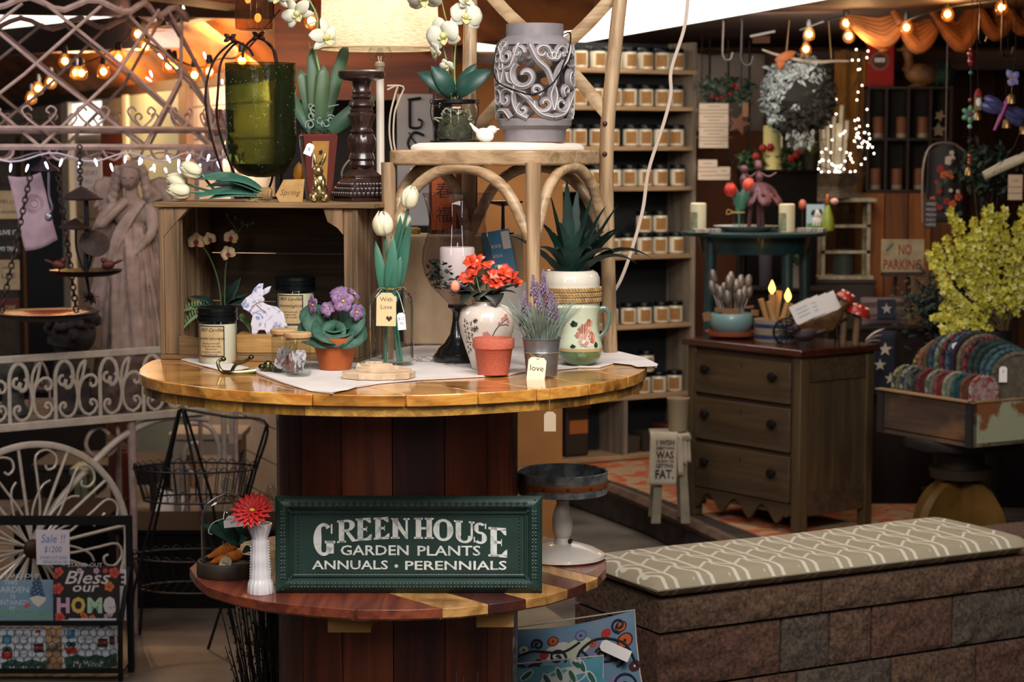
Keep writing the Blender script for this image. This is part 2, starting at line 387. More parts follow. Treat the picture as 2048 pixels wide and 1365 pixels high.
# far right back wall, orange boards
b = B(); 
for i in range(36):
    x = -.4+i*.16; b.box(x, x+.152,12.6,12.65,.17, ZC+.02, i % 2)
struct(b.build('wall_back', [wood('back_board_a', '7a4014', '3f1d08', 'Z', 5,.7), wood('back_board_b', '653210', '331706', 'Z', 5,.7)], flat=True))
b = B(); b.box(5.3,5.4,7,12.6,.0, ZC); struct(b.build('wall_right', dwood, flat=True))
beam('beam', (-.2,12.2,2.3),(4.5,11.6,2.3),.12,.12, wood('beam_wood', '5c2c10', '2d1407', 'X', 4,.6))
beam('beam', (.15,8.6, ZC-.1),(-2.2,7.4, ZC+.14),.3,.16, owood)
# rug on the platform
b = B(); b.slab([(.22,10.55),(.58,9.75),(1.16,8.2),(2.0,8.45),(2.2,9.4),(1.1,11.0),(.36,10.7)], .17,.172)
rugm = mat('rug_orange', 'b2542c', .9, c2='a98c6a', ns=7, rng=(.46,.54), dist=1.5, bump=.2, bs=200)
tag(b.build('area_rug', rugm), 'orange and beige patterned rug lying on the raised platform by the shelves', 'rug')
# point fill from lamps
# ================================================================ SPOOL TABLE
TC = Vector((-.282,4.9,0)); TR_ = .607; TZ = 1.275; SZ = .79; SR = .50
g1 = wood('golden_plank_a', 'dba04c', 'b5702a', 'X', 8,.28,1.0,.3, '6f3c12'); g2 = wood('golden_plank_b', 'cc9040', 'a5661f', 'X', 9,.28,1.0,.3, '5a300f')
g3 = wood('golden_plank_under', 'b98d3c', '94682a', 'Y', 10,.45,.5,.5, '5c3c14')
tb = thing('spool_table', 'large round cable spool table with golden varnished top and striped lower shelf', 'table', TC)
rim = [((TR_+rnd(-.006,.006))*cos(2*pi*i/40),(TR_+rnd(-.006,.006))*sin(2*pi*i/40)) for i in range(40)]
ed = [-.62,-.43,-.27,-.12,.02,.17,.33,.47,.63]
b = B(); planks(b, rim, TZ-.026, TZ, radians(32), ed, [0,1], .0016); b.build('tabletop', [g1, g2], tb, bevel=.0022)
rim2 = [(x*.985, y*.985) for x, y in rim]
b = B(); planks(b, rim2, TZ-.048, TZ-.0265, radians(100), [-.62+.082*i for i in range(16)], [0,1], .002)
b.build('under_layer', [g3, wood('golden_plank_under_b', '8f6a26', '6a4618', 'Z', 10,.45,.5,.5, '4d3110')], tb, bevel=.003)
reds = [wood('stave_'+c, a, d, 'Z', 5,.5,.3) for c, a, d in (('a', '7a3414', '4a1a08'),('b', '5f2410', '381006'),('c', '8b4420', '5a240c'))]
def staves(z0, z1, r, name):
    b = B(); n = 15; off = .12
    for i in range(n):
        a0 = 2*pi*i/n+.004+off; a1 = 2*pi*(i+1)/n-.004+off
        arc = [(r*cos(a0+(a1-a0)*j/4), r*sin(a0+(a1-a0)*j/4)) for j in range(5)]; arc += [(x*.93, y*.93) for x, y in arc[::-1]]
        b.slab(arc, z0, z1,(i*2) % 3)
    o = b.build(name, reds, tb); o.location = (.006,0,0); return o
staves(SZ, TZ-.048,.29, 'upper_column'); staves(.0, SZ-.024,.29, 'lower_column')
b = B(); b.lathe([(.26,.0),(.26, TZ-.055)], 0,24); b.build('core', mat('core_black', '060403', .9), tb, loc=(.006,0,0))
srim = [((SR+rnd(-.006,.006))*cos(2*pi*i/28+.1)+.01,(SR+rnd(-.006,.006))*sin(2*pi*i/28+.1)) for i in range(28)]
r1 = wood('shelf_red', '7d3a22', '552012', 'Y', 6,.5,.3); r2 = wood('shelf_yellow', 'b98b50', '8d6230', 'Y', 7,.5,.3,.3, '5b3a1c'); r3 = wood('shelf_dark', '4e2016', '34120c', 'Y', 6,.5,.3)
b = B(); planks(b, srim, SZ-.022, SZ, radians(39), [-.52,-.36,-.205,-.101,-.003,.06,.136,.216,.276,.40,.52], [0,0,1,2,1,1,2,1,0,0], .002)
b.build('lower_shelf', [r1, r2, r3], tb, bevel=.003)
b = B(); b.slab([(x*.985, y*.985) for x, y in srim], SZ-.026, SZ-.0225); b.build('shelf_underlay', r2, tb)
br = wood('pine_block', 'b98a4c', '95672c', 'X', 7,.6)
for (x0, x1) in ((655,742),(952,1028)):
    Y = 4.9-.43+(.05 if x0 > 900 else 0); p = P(x0,1240, Y); p2 = P(x1,1274, Y)
    b = B(); b.box(p.x-TC.x, p2.x-TC.x, Y-TC.y, Y-TC.y+.24, SZ-.026-.042, SZ-.027); b.build('support_block', br, tb, bevel=.002)

# ================================================================ CRATE on its side
cw1 = wood('crate_wood', '8a6c46', '5d4529', 'X', 9,.8,0,.5); cw2 = wood('crate_wood_vertical', '86684a', '54402a', 'Z', 9,.8,0,.5); cw3 = wood('crate_dark', '4a3623', '2c1f14', 'X', 8,.85,0,.4)
CW = .51; CD = .33; CH = .388
cr = thing('wooden_crate', 'old slatted wooden apple crate lying on its side on the table', 'crate', (-.868,5.035, TZ), atan2(-.115,.50))
b = B(); b.box(-.01, CW+.045,-.008, CD*.5-.003, CH-.013, CH); b.box(-.005, CW+.05, CD*.5, CD, CH-.013, CH); b.build('top_board', cw1, cr, bevel=.002)
b = B(); b.box(0, CW, 0, CD, 0,.012); b.build('bottom_board', cw1, cr, bevel=.002)
b = B(); b.box(.0,.012,0,.1,.012, CH-.014); b.box(.0,.012,.125,.215,.012, CH-.014); b.box(.0,.012,.235, CD, .012, CH-.014); b.build('left_side', cw2, cr, bevel=.002)
b = B(); b.box(CW-.012, CW, .0,.085,.012, CH-.014); b.box(CW-.012, CW, .1,.2,.012, CH-.014); b.box(CW-.012, CW, .22, CD, .012, CH-.014); b.build('right_side', cw2, cr, bevel=.002)
b = B()
for z0, z1 in ((.012,.122),(.124,.247),(.2495, CH-.014)): b.box(.012, CW-.012, CD-.014, CD-.004, z0, z1)
b.build('back_slats', cw3, cr, bevel=.001)
for x0, x1 in ((.012,.05),(CW-.036, CW-.012)):
    b = B(); b.box(x0, x1,.004,.035,.0125, CH-.014); b.build('corner_post', cw2, cr, bevel=.002)
b = B(); b.prism([(.013, CH-.014),(.08, CH-.014),(.013, CH-.085)], .0,.02); b.build('corner_brace', cw2, cr)
b = B(); b.prism([(CW-.037, CH-.014),(CW-.085, CH-.014),(CW-.075, CH-.045),(CW-.05, CH-.06),(CW-.037, CH-.075)], .0,.02); b.build('corner_brace', cw2, cr)
b = B(); b.prism([(.05,.0125),(.16,.0125),(.15,.03),(.10,.05),(.05,.058)], .0,.03); b.build('corner_brace', cw1, cr)
b = B(); b.box(.0, CW, CD-.002, CD+.006,.0,.01); b.build('rear_batten', cw3, cr)

# ================================================================ BISTRO CHAIR
chw = wood('limed_oak', 'b59874', '8c6e4e', 'X', 9,.55,.15,.4); chz = wood('limed_oak_leg', 'b59874', '86694c', 'Z', 10,.55,.15,.4)
FRp, FLp, RLp, RRp = Vector((.05,4.83)), Vector((-.30,5.0)), Vector((-.11,5.25)), Vector((.235,5.12))
cc = (FRp+FLp+RLp+RRp)/4
ch = thing('bistro_chair', 'limed oak cross-back bistro chair standing on the spool table', 'chair', (cc.x, cc.y, TZ))
L = lambda p, z: Vector((p[0]-cc.x, p[1]-cc.y, z))
zs = CZ-TZ   # seat rim top
def rr(poly, r, n=6):
    o = []
    for i in range(len(poly)):
        a = Vector(poly[i-1]); p = Vector(poly[i]); c = Vector(poly[(i+1) % len(poly)])
        u = (a-p).normalized(); v = (c-p).normalized()
        for j in range(n+1):
            t = j/n; o.append(tuple((p+u*r)*(1-t)**2+p*2*t*(1-t)+(p+v*r)*t*t))
    return o
def grow(p, s): v = p-cc; return tuple(v*s)
seat = rr([grow(FRp, 1.09), grow(RRp, 1.02), grow(RLp, 1.02), grow(FLp, 1.09)], .07)
b = B(); b.slab(seat, zs-.037, zs); b.build('seat_frame', chw, ch, bevel=.006, seg=3)
b = B(); pad = rr([grow(FRp, .93), grow(RRp, .9), grow(RLp, .9), grow(FLp, .93)], .09); cen = Vector((0,0))
vs = []; n = len(pad)
for s_, z in ((1,0),(1,.006),(.97,.013),(.9,.017),(.5,.019)): vs += [(x*s_, y*s_, zs+z) for x, y in pad]
vs.append((0,0, zs+.0195)); fs = [(i*n+j, i*n+(j+1) % n, (i+1)*n+(j+1) % n, (i+1)*n+j) for i in range(4) for j in range(n)]+[(4*n+j, 4*n+(j+1) % n, 5*n) for j in range(n)]
b.add(vs, fs); b.build('seat_cushion', mat('linen_pad', 'd9cfc2', .9, sheen=.3), ch)
for p in (FRp, FLp):
    b = B(); q = p+(p-cc)*.02; b.tube([L(q, .0), L(p, .25), L(p, zs-.03)], lambda t: .0145+.004*t, 0,12); b.build('front_leg', chz, ch)
def post(foot, p, top, r=.018):
    b = B(); b.tube(bez([L(foot, 0), L(foot.lerp(p, .5),.2), L(p, zs), L(p.lerp(top, .35), zs+.22), L(top, zs+.52)], 20), r, 0,12); b.build('back_post', chz, ch)
RRt = Vector((.285,5.17)); RLt = Vector((-.105,5.36))
post(Vector((.25,5.17)), RRp, RRt); post(Vector((-.115,5.30)), RLp, RLt)
def arch(a, c, name, zt_=.285, zb=.27, rr_=.0145):
    b = B(); pts = []; am = (a+c)/2
    prof = [(0, zb),(.05,.31),(.17,.385),(.34,.428),(.5,.438),(.66,.428),(.83,.385),(.95,.31),(1, zb)]
    pts = bez([L(a.lerp(c, .02+.96*t), z+.035) for t, z in prof], 28); b.tube(pts, rr_, 0,10); b.build(name, chw, ch)
arch(FLp, FRp, 'front_arch'); arch(FRp, RRp, 'side_arch'); arch(RLp, RRp, 'rear_arch'); arch(FLp, RLp, 'side_arch')
def cross(a, az, c, cz_, bow):
    b = B(); m_ = (a+c)/2; b.tube(bez([L(a, az), L(a.lerp(c, .25), az+(cz_-az)*.28+bow*.5), L(m_, (az+cz_)/2+bow*.4), L(a.lerp(c, .75), az+(cz_-az)*.72), L(c, cz_)], 20),.017,0,10, flat=.5)
    b.build('cross_slat', chw, ch)
cross(RLp, zs+.03, RRt, zs+.42,0); cross(RRp, zs+.09, RLt, zs+.46,0)
b = B()
for p, z in ((RRp, zs-.01),(RRp, zs+.065)): q = L(p, z)+Vector((-.005,-.019,0)); b.sph(q, (.006,.004,.006),0,8)
b.build('bolt', mat('chair_bolt', '54302a', .4,.7), ch)
# ================================================================ ON THE TABLE TOP
def base(px, py, z): p = onplane(px, py, z); return p
wax = mat('cream_wax', 'e6dcc4', .5, sss=.2); lidm = mat('black_lid', '15191b', .35,.7); kl = mat('kraft_label', 'b49a70', .8, c2='a38a62', ns=60)
jglass = glass('jar_glass', 'eef2f0', .8)
def candle_jar(px, py, Y, Rr, H, lines, label, lid=True):
    p = P(px, py, Y); k = K(Y); t = thing('jar_candle', label, 'candle', p)
    b = B(k); b.lathe([(Rr*.86,0),(Rr*.95,2),(Rr, 8),(Rr, H*.9),(Rr*.97, H*.95),(Rr*.9, H)], 0,40); b.build('glass_jar', jglass, t)
    b = B(k); b.lathe([(Rr*.82,3),(Rr*.93,9),(Rr*.93, H*.88),(0, H*.88)], 0,32); b.build('wax', wax, t)
    b = B(k); h0 = H*.94
    b.lathe([(Rr*.9, h0),(Rr*1.05, h0+1),(Rr*1.05, h0+8),(Rr*1.0, h0+9),(Rr*1.0, h0+11),(Rr*1.04, h0+12),(Rr*1.04, h0+15),(Rr*1.0, h0+16),(Rr*1.0, h0+18),(Rr*1.03, h0+20),(Rr*1.02, h0+26),(Rr*.95, h0+28),(0, h0+28)], 0,40)
    b.build('lid', lidm, t, ang=30)
    b = B(k); w = Rr*.72; r = Rr+.4; a0 = -.22
    patch(b, r, -w, w, H*.2, H*.86,1, a0); patch(b, r+.25,-w+2.2, w-2.2, H*.2+2.2, H*.86-2.2,0, a0)
    i0 = len(b.v)
    for (s, z, sz, sh) in lines: b.text(s, sz, 0,-.6, z*H, 1, shear=sh)
    wrap(b, i0, r+.2, a0=a0); b.build('label', [kl, ink], t)
    return t
candle_jar(436,729,4.92,39,94, [('1803 Candles', .74,9.5,.4),('Lavender Lemongrass', .57,6.6,0),('Soothing lemon and', .47,4.6,0),('calming lavender make', .41,4.6,0),('from seed for', .35,4.6,0),('generations to soothe', .29,4.6,0),('the weary soul', .235,4.6,0)],
           'black-lidded cream jar candle with kraft label, in front of the crate on the table')
# wooden riser in the crate, second jar, rabbit
p = P(555,716,5.04); t = thing('wooden_riser', 'short oak board standing inside the crate under the floral rabbit', 'riser', (p.x, 5.06, TZ+.0125))
b = B(); b.box(-.105,.11,0,.13,0,.046); b.build('riser_board', wood('oak_riser', 'b58a50', '8f6530', 'X', 12,.45,.4), t, bevel=.002)
RT = TZ+.0585
pj = P(592,668,5.13); t = candle_jar(592,668,5.13,39,90, [('1803 Candles', .74,9,.4),('Hummingbird', .59,9,.4),('Sweet banana and', .47,4.4,0),('pineapple with', .41,4.4,0),('a touch of vanilla', .35,4.4,0)], 'black-lidded cream jar candle behind the floral rabbit inside the crate'); t.location.z = RT+.0005
p = P(528,672,5.09); k = K(5.09); t = thing('rabbit_ornament', 'blue and white floral paper covered wooden rabbit with twine round its neck', 'ornament', (p.x, 5.09, RT))
body = [(-24,0),(-14,0),(-9,8),(2,8),(6,0),(22,0),(36,4),(42,14),(44,26),(40,42),(26,54),(8,58),(0,62),(2,70),(-2,76),(12,84),(16,96),(8,94),(-2,88),(0,101),(-8,101),(-18,92),(-24,80),(-36,72),(-45,60),(-40,50),(-28,44),(-22,36),(-26,20),(-24,10)]
floral = mat('floral_paper', 'cfcbd8', .6, c2='8089b0', ns=38, rng=(.5,.62), dist=2)
b = B(k); b.prism(body, -6,6); b.build('rabbit_body', floral, t, bevel=.0012)
b = B(k); b.sph((44,0,18),6,0,10); b.build('tail', mat('floral_tail', 'c8c6d2', .8), t)
b = B(k); b.tube([(-30,-6.6,44),(-14,-7,62),(2,-6.6,66),(2,6.6,66),(-14,7,62),(-30,6.6,44)], .8,0,5, True); b.tube([(-14,-7.5,60),(-4,-8,50),(6,-8,44)], .6,0,4); b.build('twine_collar', twine, t)
# orchid and fern pot inside the crate
pt = mat('petal_peach', 'e2c79a', .6); pc = mat('petal_magenta', 'a03a50', .6); stemg = mat('stem_green', '3c4d2c', .6); dleaf = mat('leaf_dark', '1c3a30', .5, c2='12261f', ns=20); fern = mat('fern_green', '4d6b3c', .6)
p = P(440,706,5.2); k = K(5.2); t = thing('orchid_plant', 'artificial orchid and fern with peach and magenta flowers inside the crate', 'plant', (p.x, 5.2, TZ+.0125))
b = B(k); b.lathe([(24,0),(34,48),(37,50),(37,58),(32,58),(30,50),(0,48)], 0,24); b.build('pot', mat('pot_dark', '161412', .6), t)
b = B(k)
b.tube(bez([(10,0,50),(12,-5,120),(16,-8,170),(30,-12,210),(38,-15,235),(20,-10,262)], 24),1.6,0,6)
b.tube(bez([(5,0,50),(0,-6,130),(-20,-12,190),(-50,-15,225),(-68,-10,250)], 24),1.6,0,6)
b.tube(bez([(30,-12,215),(50,-15,245),(70,-16,250)], 8),1,0,5)
for x, z in ((50,252),(60,246),(71,252),(36,262),(20,268)): b.sph((x, -14, z),(3.5,3.5,4.5),0,8)
b.build('stem', stemg, t)
b = B(k)
for (x0, y0, z0, x1, y1, z1, w, bd) in ((0,0,52,-62,-18,104,16,18),(6,0,52,66,-12,110,20,20),(0,0,52,72,-35,84,20,24),(4,4,50,44,5,142,20,4),(0,-4,52,-48,-30,84,17,22)):
    b.leaf((x0, y0, z0),(x1, y1, z1), w, 0,(0,-.3,1), bd)
b.build('leaves', dleaf, t, solid=.0008)
def frond(b, a, d, L, w, n=13, m=0, droop=.3):
    a = Vector(a); d = Vector(d).normalized(); sd = d.cross(Vector((0,-1,.2))).normalized(); pts = []
    for i in range(n+1):
        q = i/n; pts.append(a+d*(L*q)+Vector((0,0,-droop*L*q*q)))
    b.tube(pts, .5, m, 4)
    for i in range(2, n+1):
        q = i/n; l = w*sin(pi*(q*.85+.12)); 
        for s in (-1,1): b.leaf(pts[i], pts[i]+sd*(s*l)+d*(l*.35),2.0, m, (0,-1,.3),0,.1,3)
b = B(k)
frond(b, (-20,-20,75),(-.75,-.5,.15),70,13, droop=.9); frond(b, (40,-25,62),(.5,-.6,.2),60,12, droop=.9); frond(b, (-10,-20,84),(-.9,-.2,.3),80,11, droop=.5); frond(b, (20,-20,70),(.1,-.9,.6),60,12, droop=.3)
b.build('fern_fronds', fern, t)
def orchid(b, c, r, d, m=0, mc=1, roll=0, lip=True, nar=1):
    X = aim(c, d, roll)
    for i, (a, w, l) in enumerate(((90,.42,1),(210,.36,.95),(330,.36,.95),(15,.55,.95),(165,.55,.95))):
        a = radians(a); b.leaf((cos(a)*r*.05, sin(a)*r*.05,.06*r if i < 3 else .12*r),(cos(a)*r*l, sin(a)*r*l, .1*r), r*w*nar, m, (0,0,1),.12*r, .12,6, lambda q: sin(pi*min(1, q*.8+.16))**.6 if q < .98 else .12, X=X)
    if lip:
        b.sph(X @ Vector((0,0,.2*r)),(.17*r,)*3, mc, 8)
        b.leaf((0,0,.1*r),(0,-.5*r, .45*r), r*.22, mc, (0,0,1),-.1*r, .5,5, X=X)
        for s in (-1,1): b.leaf((0,0,.1*r),(s*.28*r, -.1*r, .35*r), r*.14, mc, (0,0,1),0,.3,4, X=X)
for (x, z, r, dx, ro) in ((-42,214,19,.1,0),(-16,219,15,.5,.3),(27,222,16,.2,-.2),(22,190,17,-.2,.4)):
    b = B(k); orchid(b, (x, -16, z), r, (dx, -1,.1), roll=ro); b.build('flower', [pt, pc], t, solid=.0006)

# table runner
ed = [(500,741),(520,752),(565,768),(620,784),(664,790),(690,781),(760,769),(840,762),(940,757),(1018,753),(1042,747),(1110,742),(1160,737),(1200,737),(1235,727),(1296,733),(1312,738),(1316,731),(1288,717),(1240,708),(1190,700),(1130,694),(1040,690),(960,687),(880,689),(830,692),(770,706),(640,722),(560,732)]
cloth = mat('runner_cloth', 'd4cbc6', .95, c2='c6bab4', ns=12, bump=.5, bs=30, sheen=.2)
pts = [onplane(x, y, TZ) for x, y in ed]; b = B(); n = len(pts)
vs = [p+Vector((0,0,.0012)) for p in pts]+[p+Vector((0,0,.0042+.002*sin(i*1.7))) for i, p in enumerate(pts)]
cn = sum(pts, Vector())/n; vs += [cn+(p-cn)*.9+Vector((0,0,.0036)) for p in pts]
fs = [(i, (i+1) % n, n+(i+1) % n, n+i) for i in range(n)]+[(n+i, n+(i+1) % n, 2*n+(i+1) % n, 2*n+i) for i in range(n)]+[list(range(2*n, 3*n)), list(range(n))[::-1]]
b.add(vs, fs)
o = b.build('table_runner', [cloth]); tag(o, 'white cotton runner with faint script print lying across the spool table', 'cloth')
b = B()
for (x0, y0, w, h) in ((850,722,46,12),(900,730,30,8),(930,716,44,10),(985,722,30,8),(700,742,30,6)):
    for j in range(3):
        q = [onplane(x0+w*(i/10-.5)+6*sin(i*.9+j), y0+h*sin(i*.7+j*2)*.5, TZ)+Vector((0,0,.0048)) for i in range(11)]
        b.tube(q, .0006,0,4)
b.build('printed_script', mat('print_grey', '8d8790', .9), o)
q = [onplane(x, y, TZ) for x, y in ((362,722),(455,747),(498,738),(400,716))]
b = B(); b.slab([(p.x, p.y) for p in q], TZ+.0005, TZ+.004); tag(b.build('napkin', cloth, bevel=.001), 'folded cream napkin under the corner candle in front of the crate', 'napkin')

# brass hook
brass = mat('antique_brass', '6f6a48', .3,1, c2='3d3a28', ns=40)
Y = 4.84; k = K(Y); p = onplane(515,748, TZ); t = thing('wall_hook', 'antique brass double wall hook lying in front of the crate', 'hook', (p.x, p.y, TZ))
b = B(k); b.tube(bez([(-70,10,27),(-78,4,22),(-70,0,5),(-50,-4,3),(-30,0,3),(-5,8,5)], 24), [3+2*i/24 for i in range(25)], 0,8); b.sph((-68,10,28),(6,6,5),0,10); b.build('long_arm', brass, t)
b = B(k); b.tube(bez([(-50,-4,5),(-42,0,18),(-25,4,24),(-14,6,30)], 14),3.4,0,8); b.sph((-13,6,32),(6,6,5),0,10); b.build('short_arm', brass, t)
b = B(k)
for i in range(16): a = i*.9; b.sph((8+i*2.2,6+5*sin(a),8+5*cos(a*1.3)),(8,6,6),0,8)
b.sph((20,6,18),(9,7,8),0,10); b.build('cast_scrollwork', brass, t, remesh=.0015)

# two little cork-lid jars
corkm = mat('cork_lid', 'b8956a', .7, c2='a5825a', ns=80); shells = mat('paper_charms', 'd6d2da', .6, c2='9a8a92', ns=120, rng=(.5,.6)); pinkm = mat('charm_pink', 'c48f8c', .7)
for (px, py, lab) in ((569,754, 'small cork-lidded glass jar of paper charms, behind its taller-looking twin near the crate'),(596,761, 'small cork-lidded glass jar of paper charms, in front of its twin and of the violet')):
    p = onplane(px, py-5, TZ); Y = p.y; k = K(Y); t = thing('storage_jar', lab, 'jar', (p.x, p.y, TZ+.0045), group=None)
    b = B(k); b.lathe([(22,0),(25,2),(26,6),(26,74),(25,77)], 0,32); b.build('glass_jar', jglass, t)
    b = B(k); b.lathe([(23,72),(23,77),(27,78),(28,80),(28,86),(26,88),(0,88)], 0,32); b.build('cork_lid', corkm, t)
    b = B(k)
    for i in range(14):
        a = rnd(0,6.28); X = TR(cos(a)*9, sin(a)*9,16+i*2.0) @ RZ(rnd(0,3)) @ RX(rnd(-.6,.6)) @ RY(rnd(-.8,.8))
        b.prism([(12*cos(j/8*6.28),15*sin(j/8*6.28)*(1 if j % 2 else .8)) for j in range(8)], -.6,.6, i % 5 == 0, X)
    b.build('paper_charms', [shells, pinkm], t)
# african violet
terra = mat('terracotta_orange', 'a8531e', .75, c2='984817', ns=30); leafg = mat('violet_leaf', '2f5746', .65, c2='264a3a', ns=90, bump=.3)
vio = mat('violet_petal', '8f7193', .65, c2='6b4c77', ns=120); yel = mat('stamen_yellow', 'c9a53e', .6)
p = onplane(671,742, TZ); Y = p.y; k = K(Y); t = thing('potted_violet', 'purple African violet in an orange terracotta pot beside the crate', 'plant', (p.x, p.y, TZ+.0045))
def clay(b, r0, r1, h, rim): b.lathe([(r0,0),(r1-4, h-rim),(r1, h-rim+1),(r1+1.5, h),(r1-3, h),(r1-7, h-6),(0, h-8)], 0,40)
b = B(k); clay(b, 31,47,65,17); b.build('pot', terra, t)
b = B(k); b.lathe([(0,57),(40,59)], 0,20, cap=False); b.build('soil', mat('soil', '1a120c', .95), t)
for i, (a, l, z, w) in enumerate(((185,66,82,30),(215,58,66,28),(150,50,92,24),(250,48,56,27),(290,52,58,27),(330,60,66,28),(10,56,78,26),(60,50,88,24),(110,46,96,24),(270,38,80,24),(230,30,94,20),(310,30,92,20),(200,56,108,27),(350,52,106,25),(170,58,118,25),(20,50,122,22),(265,44,70,30),(235,60,76,28))):
    a = radians(a); b = B(k); c = Vector((cos(a)*8, sin(a)*8,62)); e = Vector((cos(a)*l, sin(a)*l*.8, z))
    b.leaf(c+(e-c)*.2, e+(e-c)*.18+Vector((0,0,-8)), w*1.3,0,(0,-.8,.7),8,.18,8, lambda q: sin(pi*min(1, q*.8+.14))**.55 if q < .99 else .25); b.tube([c, c+(e-c)*.4], 1.4,0,5); b.build('leaf', leafg, t, solid=.0012)
def violet(b, c, r, d, ro=0):
    X = aim(c, d, ro)
    for i in range(5):
        a = 2*pi*i/5+.3; b.leaf((0,0,0),(cos(a)*r, sin(a)*r, .15*r), r*.48,0,(0,0,1),.12*r, .15,6, lambda q: sin(pi*min(1, q*.72+.18))**.6 if q < .99 else .4, X=X)
    b.sph(X @ Vector((0,0,.12*r)),(.13*r,)*3,1,8)
for (x, y, z, r, d, ro) in ((18,-22,138,23,(0,-1,.15),0),(44,-20,116,18,(.7,-.8,0),.5),(-12,-18,122,16,(-.2,-.9,.4),.8),(-40,-20,130,20,(-.9,-.6,.1),.2),(8,0,152,20,(-.3,-.5,.9),.4),(38,0,150,16,(.8,-.2,.8),0),(-18,-4,116,15,(-.3,-1,.2),.1)):
    b = B(k); violet(b, (x, y, z), r, d, ro); b.tube([(x*.3,0,70),(x*.7, y*.4, z*.75),(x, y+2, z)], 1.1,2,5); b.build('flower', [vio, yel, stemg], t, solid=.0006)

# milk bottle with tulips
cream_p = mat('tulip_cream', 'e6dcc0', .55, c2='d8cba6', ns=40, stretch=(1,1,.2), sss=.1); tleaf = mat('tulip_leaf', '39705a', .5, c2='2b5a4b', ns=20, stretch=(1,1,.15))
def tulip(b, c, d, r, h, m=0, roll=0):
    X = aim(c, d, roll)
    for ring, (n, rr_, hh, of) in enumerate(((3,1.0,1,0),(3,.93,1.03, pi/3))):
        for i in range(n):
            a = 2*pi*i/n+of
            def fn(u, v, a=a, rr_=rr_, hh=hh):
                w = (u-.5)*2; th = a+w*.95*(sin(pi*min(1, v*.8+.2))**.6 if v < .97 else .15)
                rad = r*rr_*(.25+.85*sin(pi*min(1,(v*.86+.08)))**.7)*(1-.08*abs(w)) if v > 0 else r*.12
                return (rad*cos(th)*(1-.25*max(0, v-.75)*4), rad*sin(th)*(1-.25*max(0, v-.75)*4), h*hh*v)
            b.grid(fn, 6,9, m, X)
    return b
p = onplane(783,733, TZ); Y = p.y; k = K(Y); t = thing('milk_bottle', 'clear glass milk bottle holding cream tulips, tied with paper tags', 'bottle', (p.x, p.y, TZ+.0045))
b = B(k); b.lathe([(38,0),(43,2),(45,8),(45,118),(42,136),(32,150),(21,160),(18,168),(18,186),(20,188),(20,191),(17.5,193),(19,197),(20,199),(18,203),(18.5,205)], 0,40, cap=False); b.lathe([(0,3),(38,0)], 0,40, cap=False); b.build('glass_bottle', clear, t)
b = B(k)
for s in (.3,-.3,.0): b.tube([Vector((20.6*cos(a),20.6*sin(a),153+s*5+sin(a*2))) for a in [i*2*pi/24 for i in range(24)]], 1,0,5, True)
b.tube(bez([(-6,-21,152),(-18,-24,156),(-26,-24,152)], 6),.8,0,4); b.tube(bez([(6,-21,152),(24,-25,158),(32,-25,150)], 6),.8,0,4); b.tube(bez([(12,-21,150),(18,-26,140),(28,-44,108)], 8),.7,1,4); b.build('twine_tie', [twine, whitecard], t)
o = cardtag('paper_tag', 39,66, [('With', 17,12),('Love', 32,12)], t, k, None, mat('with_love_card', 'd3bb8c', .8), mat('brown_ink', '59452c', .8)); o.location = Vector((-6,-52,148))*k; o.rotation_euler = (-.02,.02,0)
hb = B(k); hp = [(-6,-51),(0,-57),(6,-51),(5,-47),(2.5,-46),(0,-49),(-2.5,-46),(-5,-47)]; hb.prism(hp, -1.3,-1,0, TR(6,0,0)); hb.build('heart_cutout', mat('heart_brown', '3a2416', .8), o)
o = cardtag('price_tag', 16,34, [('$12', 14,8),('95', 24,8)], t, k, None, whitecard, mat('blue_ink', '6a7390', .8)); o.location = Vector((22,-50,108))*k; o.rotation_euler = (0,-.08,0)
def stem(b, pts, r=2.6): b.tube(bez(pts, 20), r, 1,8)
for (pts, c, d, r, h) in (([(14,0,6),(2,4,110),(2,0,175),(22,-4,260),(36,-6,316)], (36,-6,312),(.15,-.1,1),17,46),([(-12,-6,6),(-8,-8,120),(-4,-8,180),(-10,-10,240),(-12,-12,262)], (-12,-12,258),(-.1,-.15,1),20,50),([(20,4,6),(6,6,120),(-2,8,180),(14,14,240),(22,16,275)], (22,16,272),(.2,0,1),14,36)):
    b = B(k); stem(b, pts); tulip(b, c, d, r, h, 0); b.build('tulip', [cream_p, tleaf], t, solid=.0007)
b = B(k)
for (a, c, w, bd) in (((-4,-4,110),(-30,-14,250),11,8),((2,0,110),(40,-12,290),12,-10),((0,-8,110),(6,-20,262),13,8),((4,2,120),(20,-2,300),12,-10),((0,-10,130),(22,-20,220),10,6)):
    b.leaf(a, c, w, 0,(0,-1,.1), bd, .35,9)
b.build('leaves', tleaf, t, solid=.0008)

# carved wood slice
p = onplane(757,763, TZ); k = K(p.y); ws = mat('pale_driftwood', 'cdb598', .75, c2='b59a7c', ns=30, bump=.5); t = thing('wood_carving', 'pale carved wooden rose slice lying in front of the tulip bottle', 'ornament', (p.x, p.y+.03, TZ+.0045))
b = B(k); o = [((72+5*sin(i*1.9)+4*sin(i*3.1))*cos(2*pi*i/30)-2,(50+5*sin(i*2.3))*sin(2*pi*i/30)) for i in range(30)]; b.slab(o, 0,13); b.build('slab', ws, t, bevel=.0015)
b = B(k)
for j, (rx, ry, cx, cy, z) in enumerate(((56,34,8,2,18),(44,26,0,6,23),(30,18,-6,8,28),(16,9,-10,10,32))):
    b.slab([((rx+3*sin(i*2.2+j))*cos(2*pi*i/22)+cx, (ry+2*sin(i*2.9+j))*sin(2*pi*i/22)+cy) for i in range(22)], 13, z)
b.prism([(-50,13),(-44,30),(-36,22),(-20,28),(-10,22),(0,13)], 8,14); b.build('carved_petals', ws, t, bevel=.001)

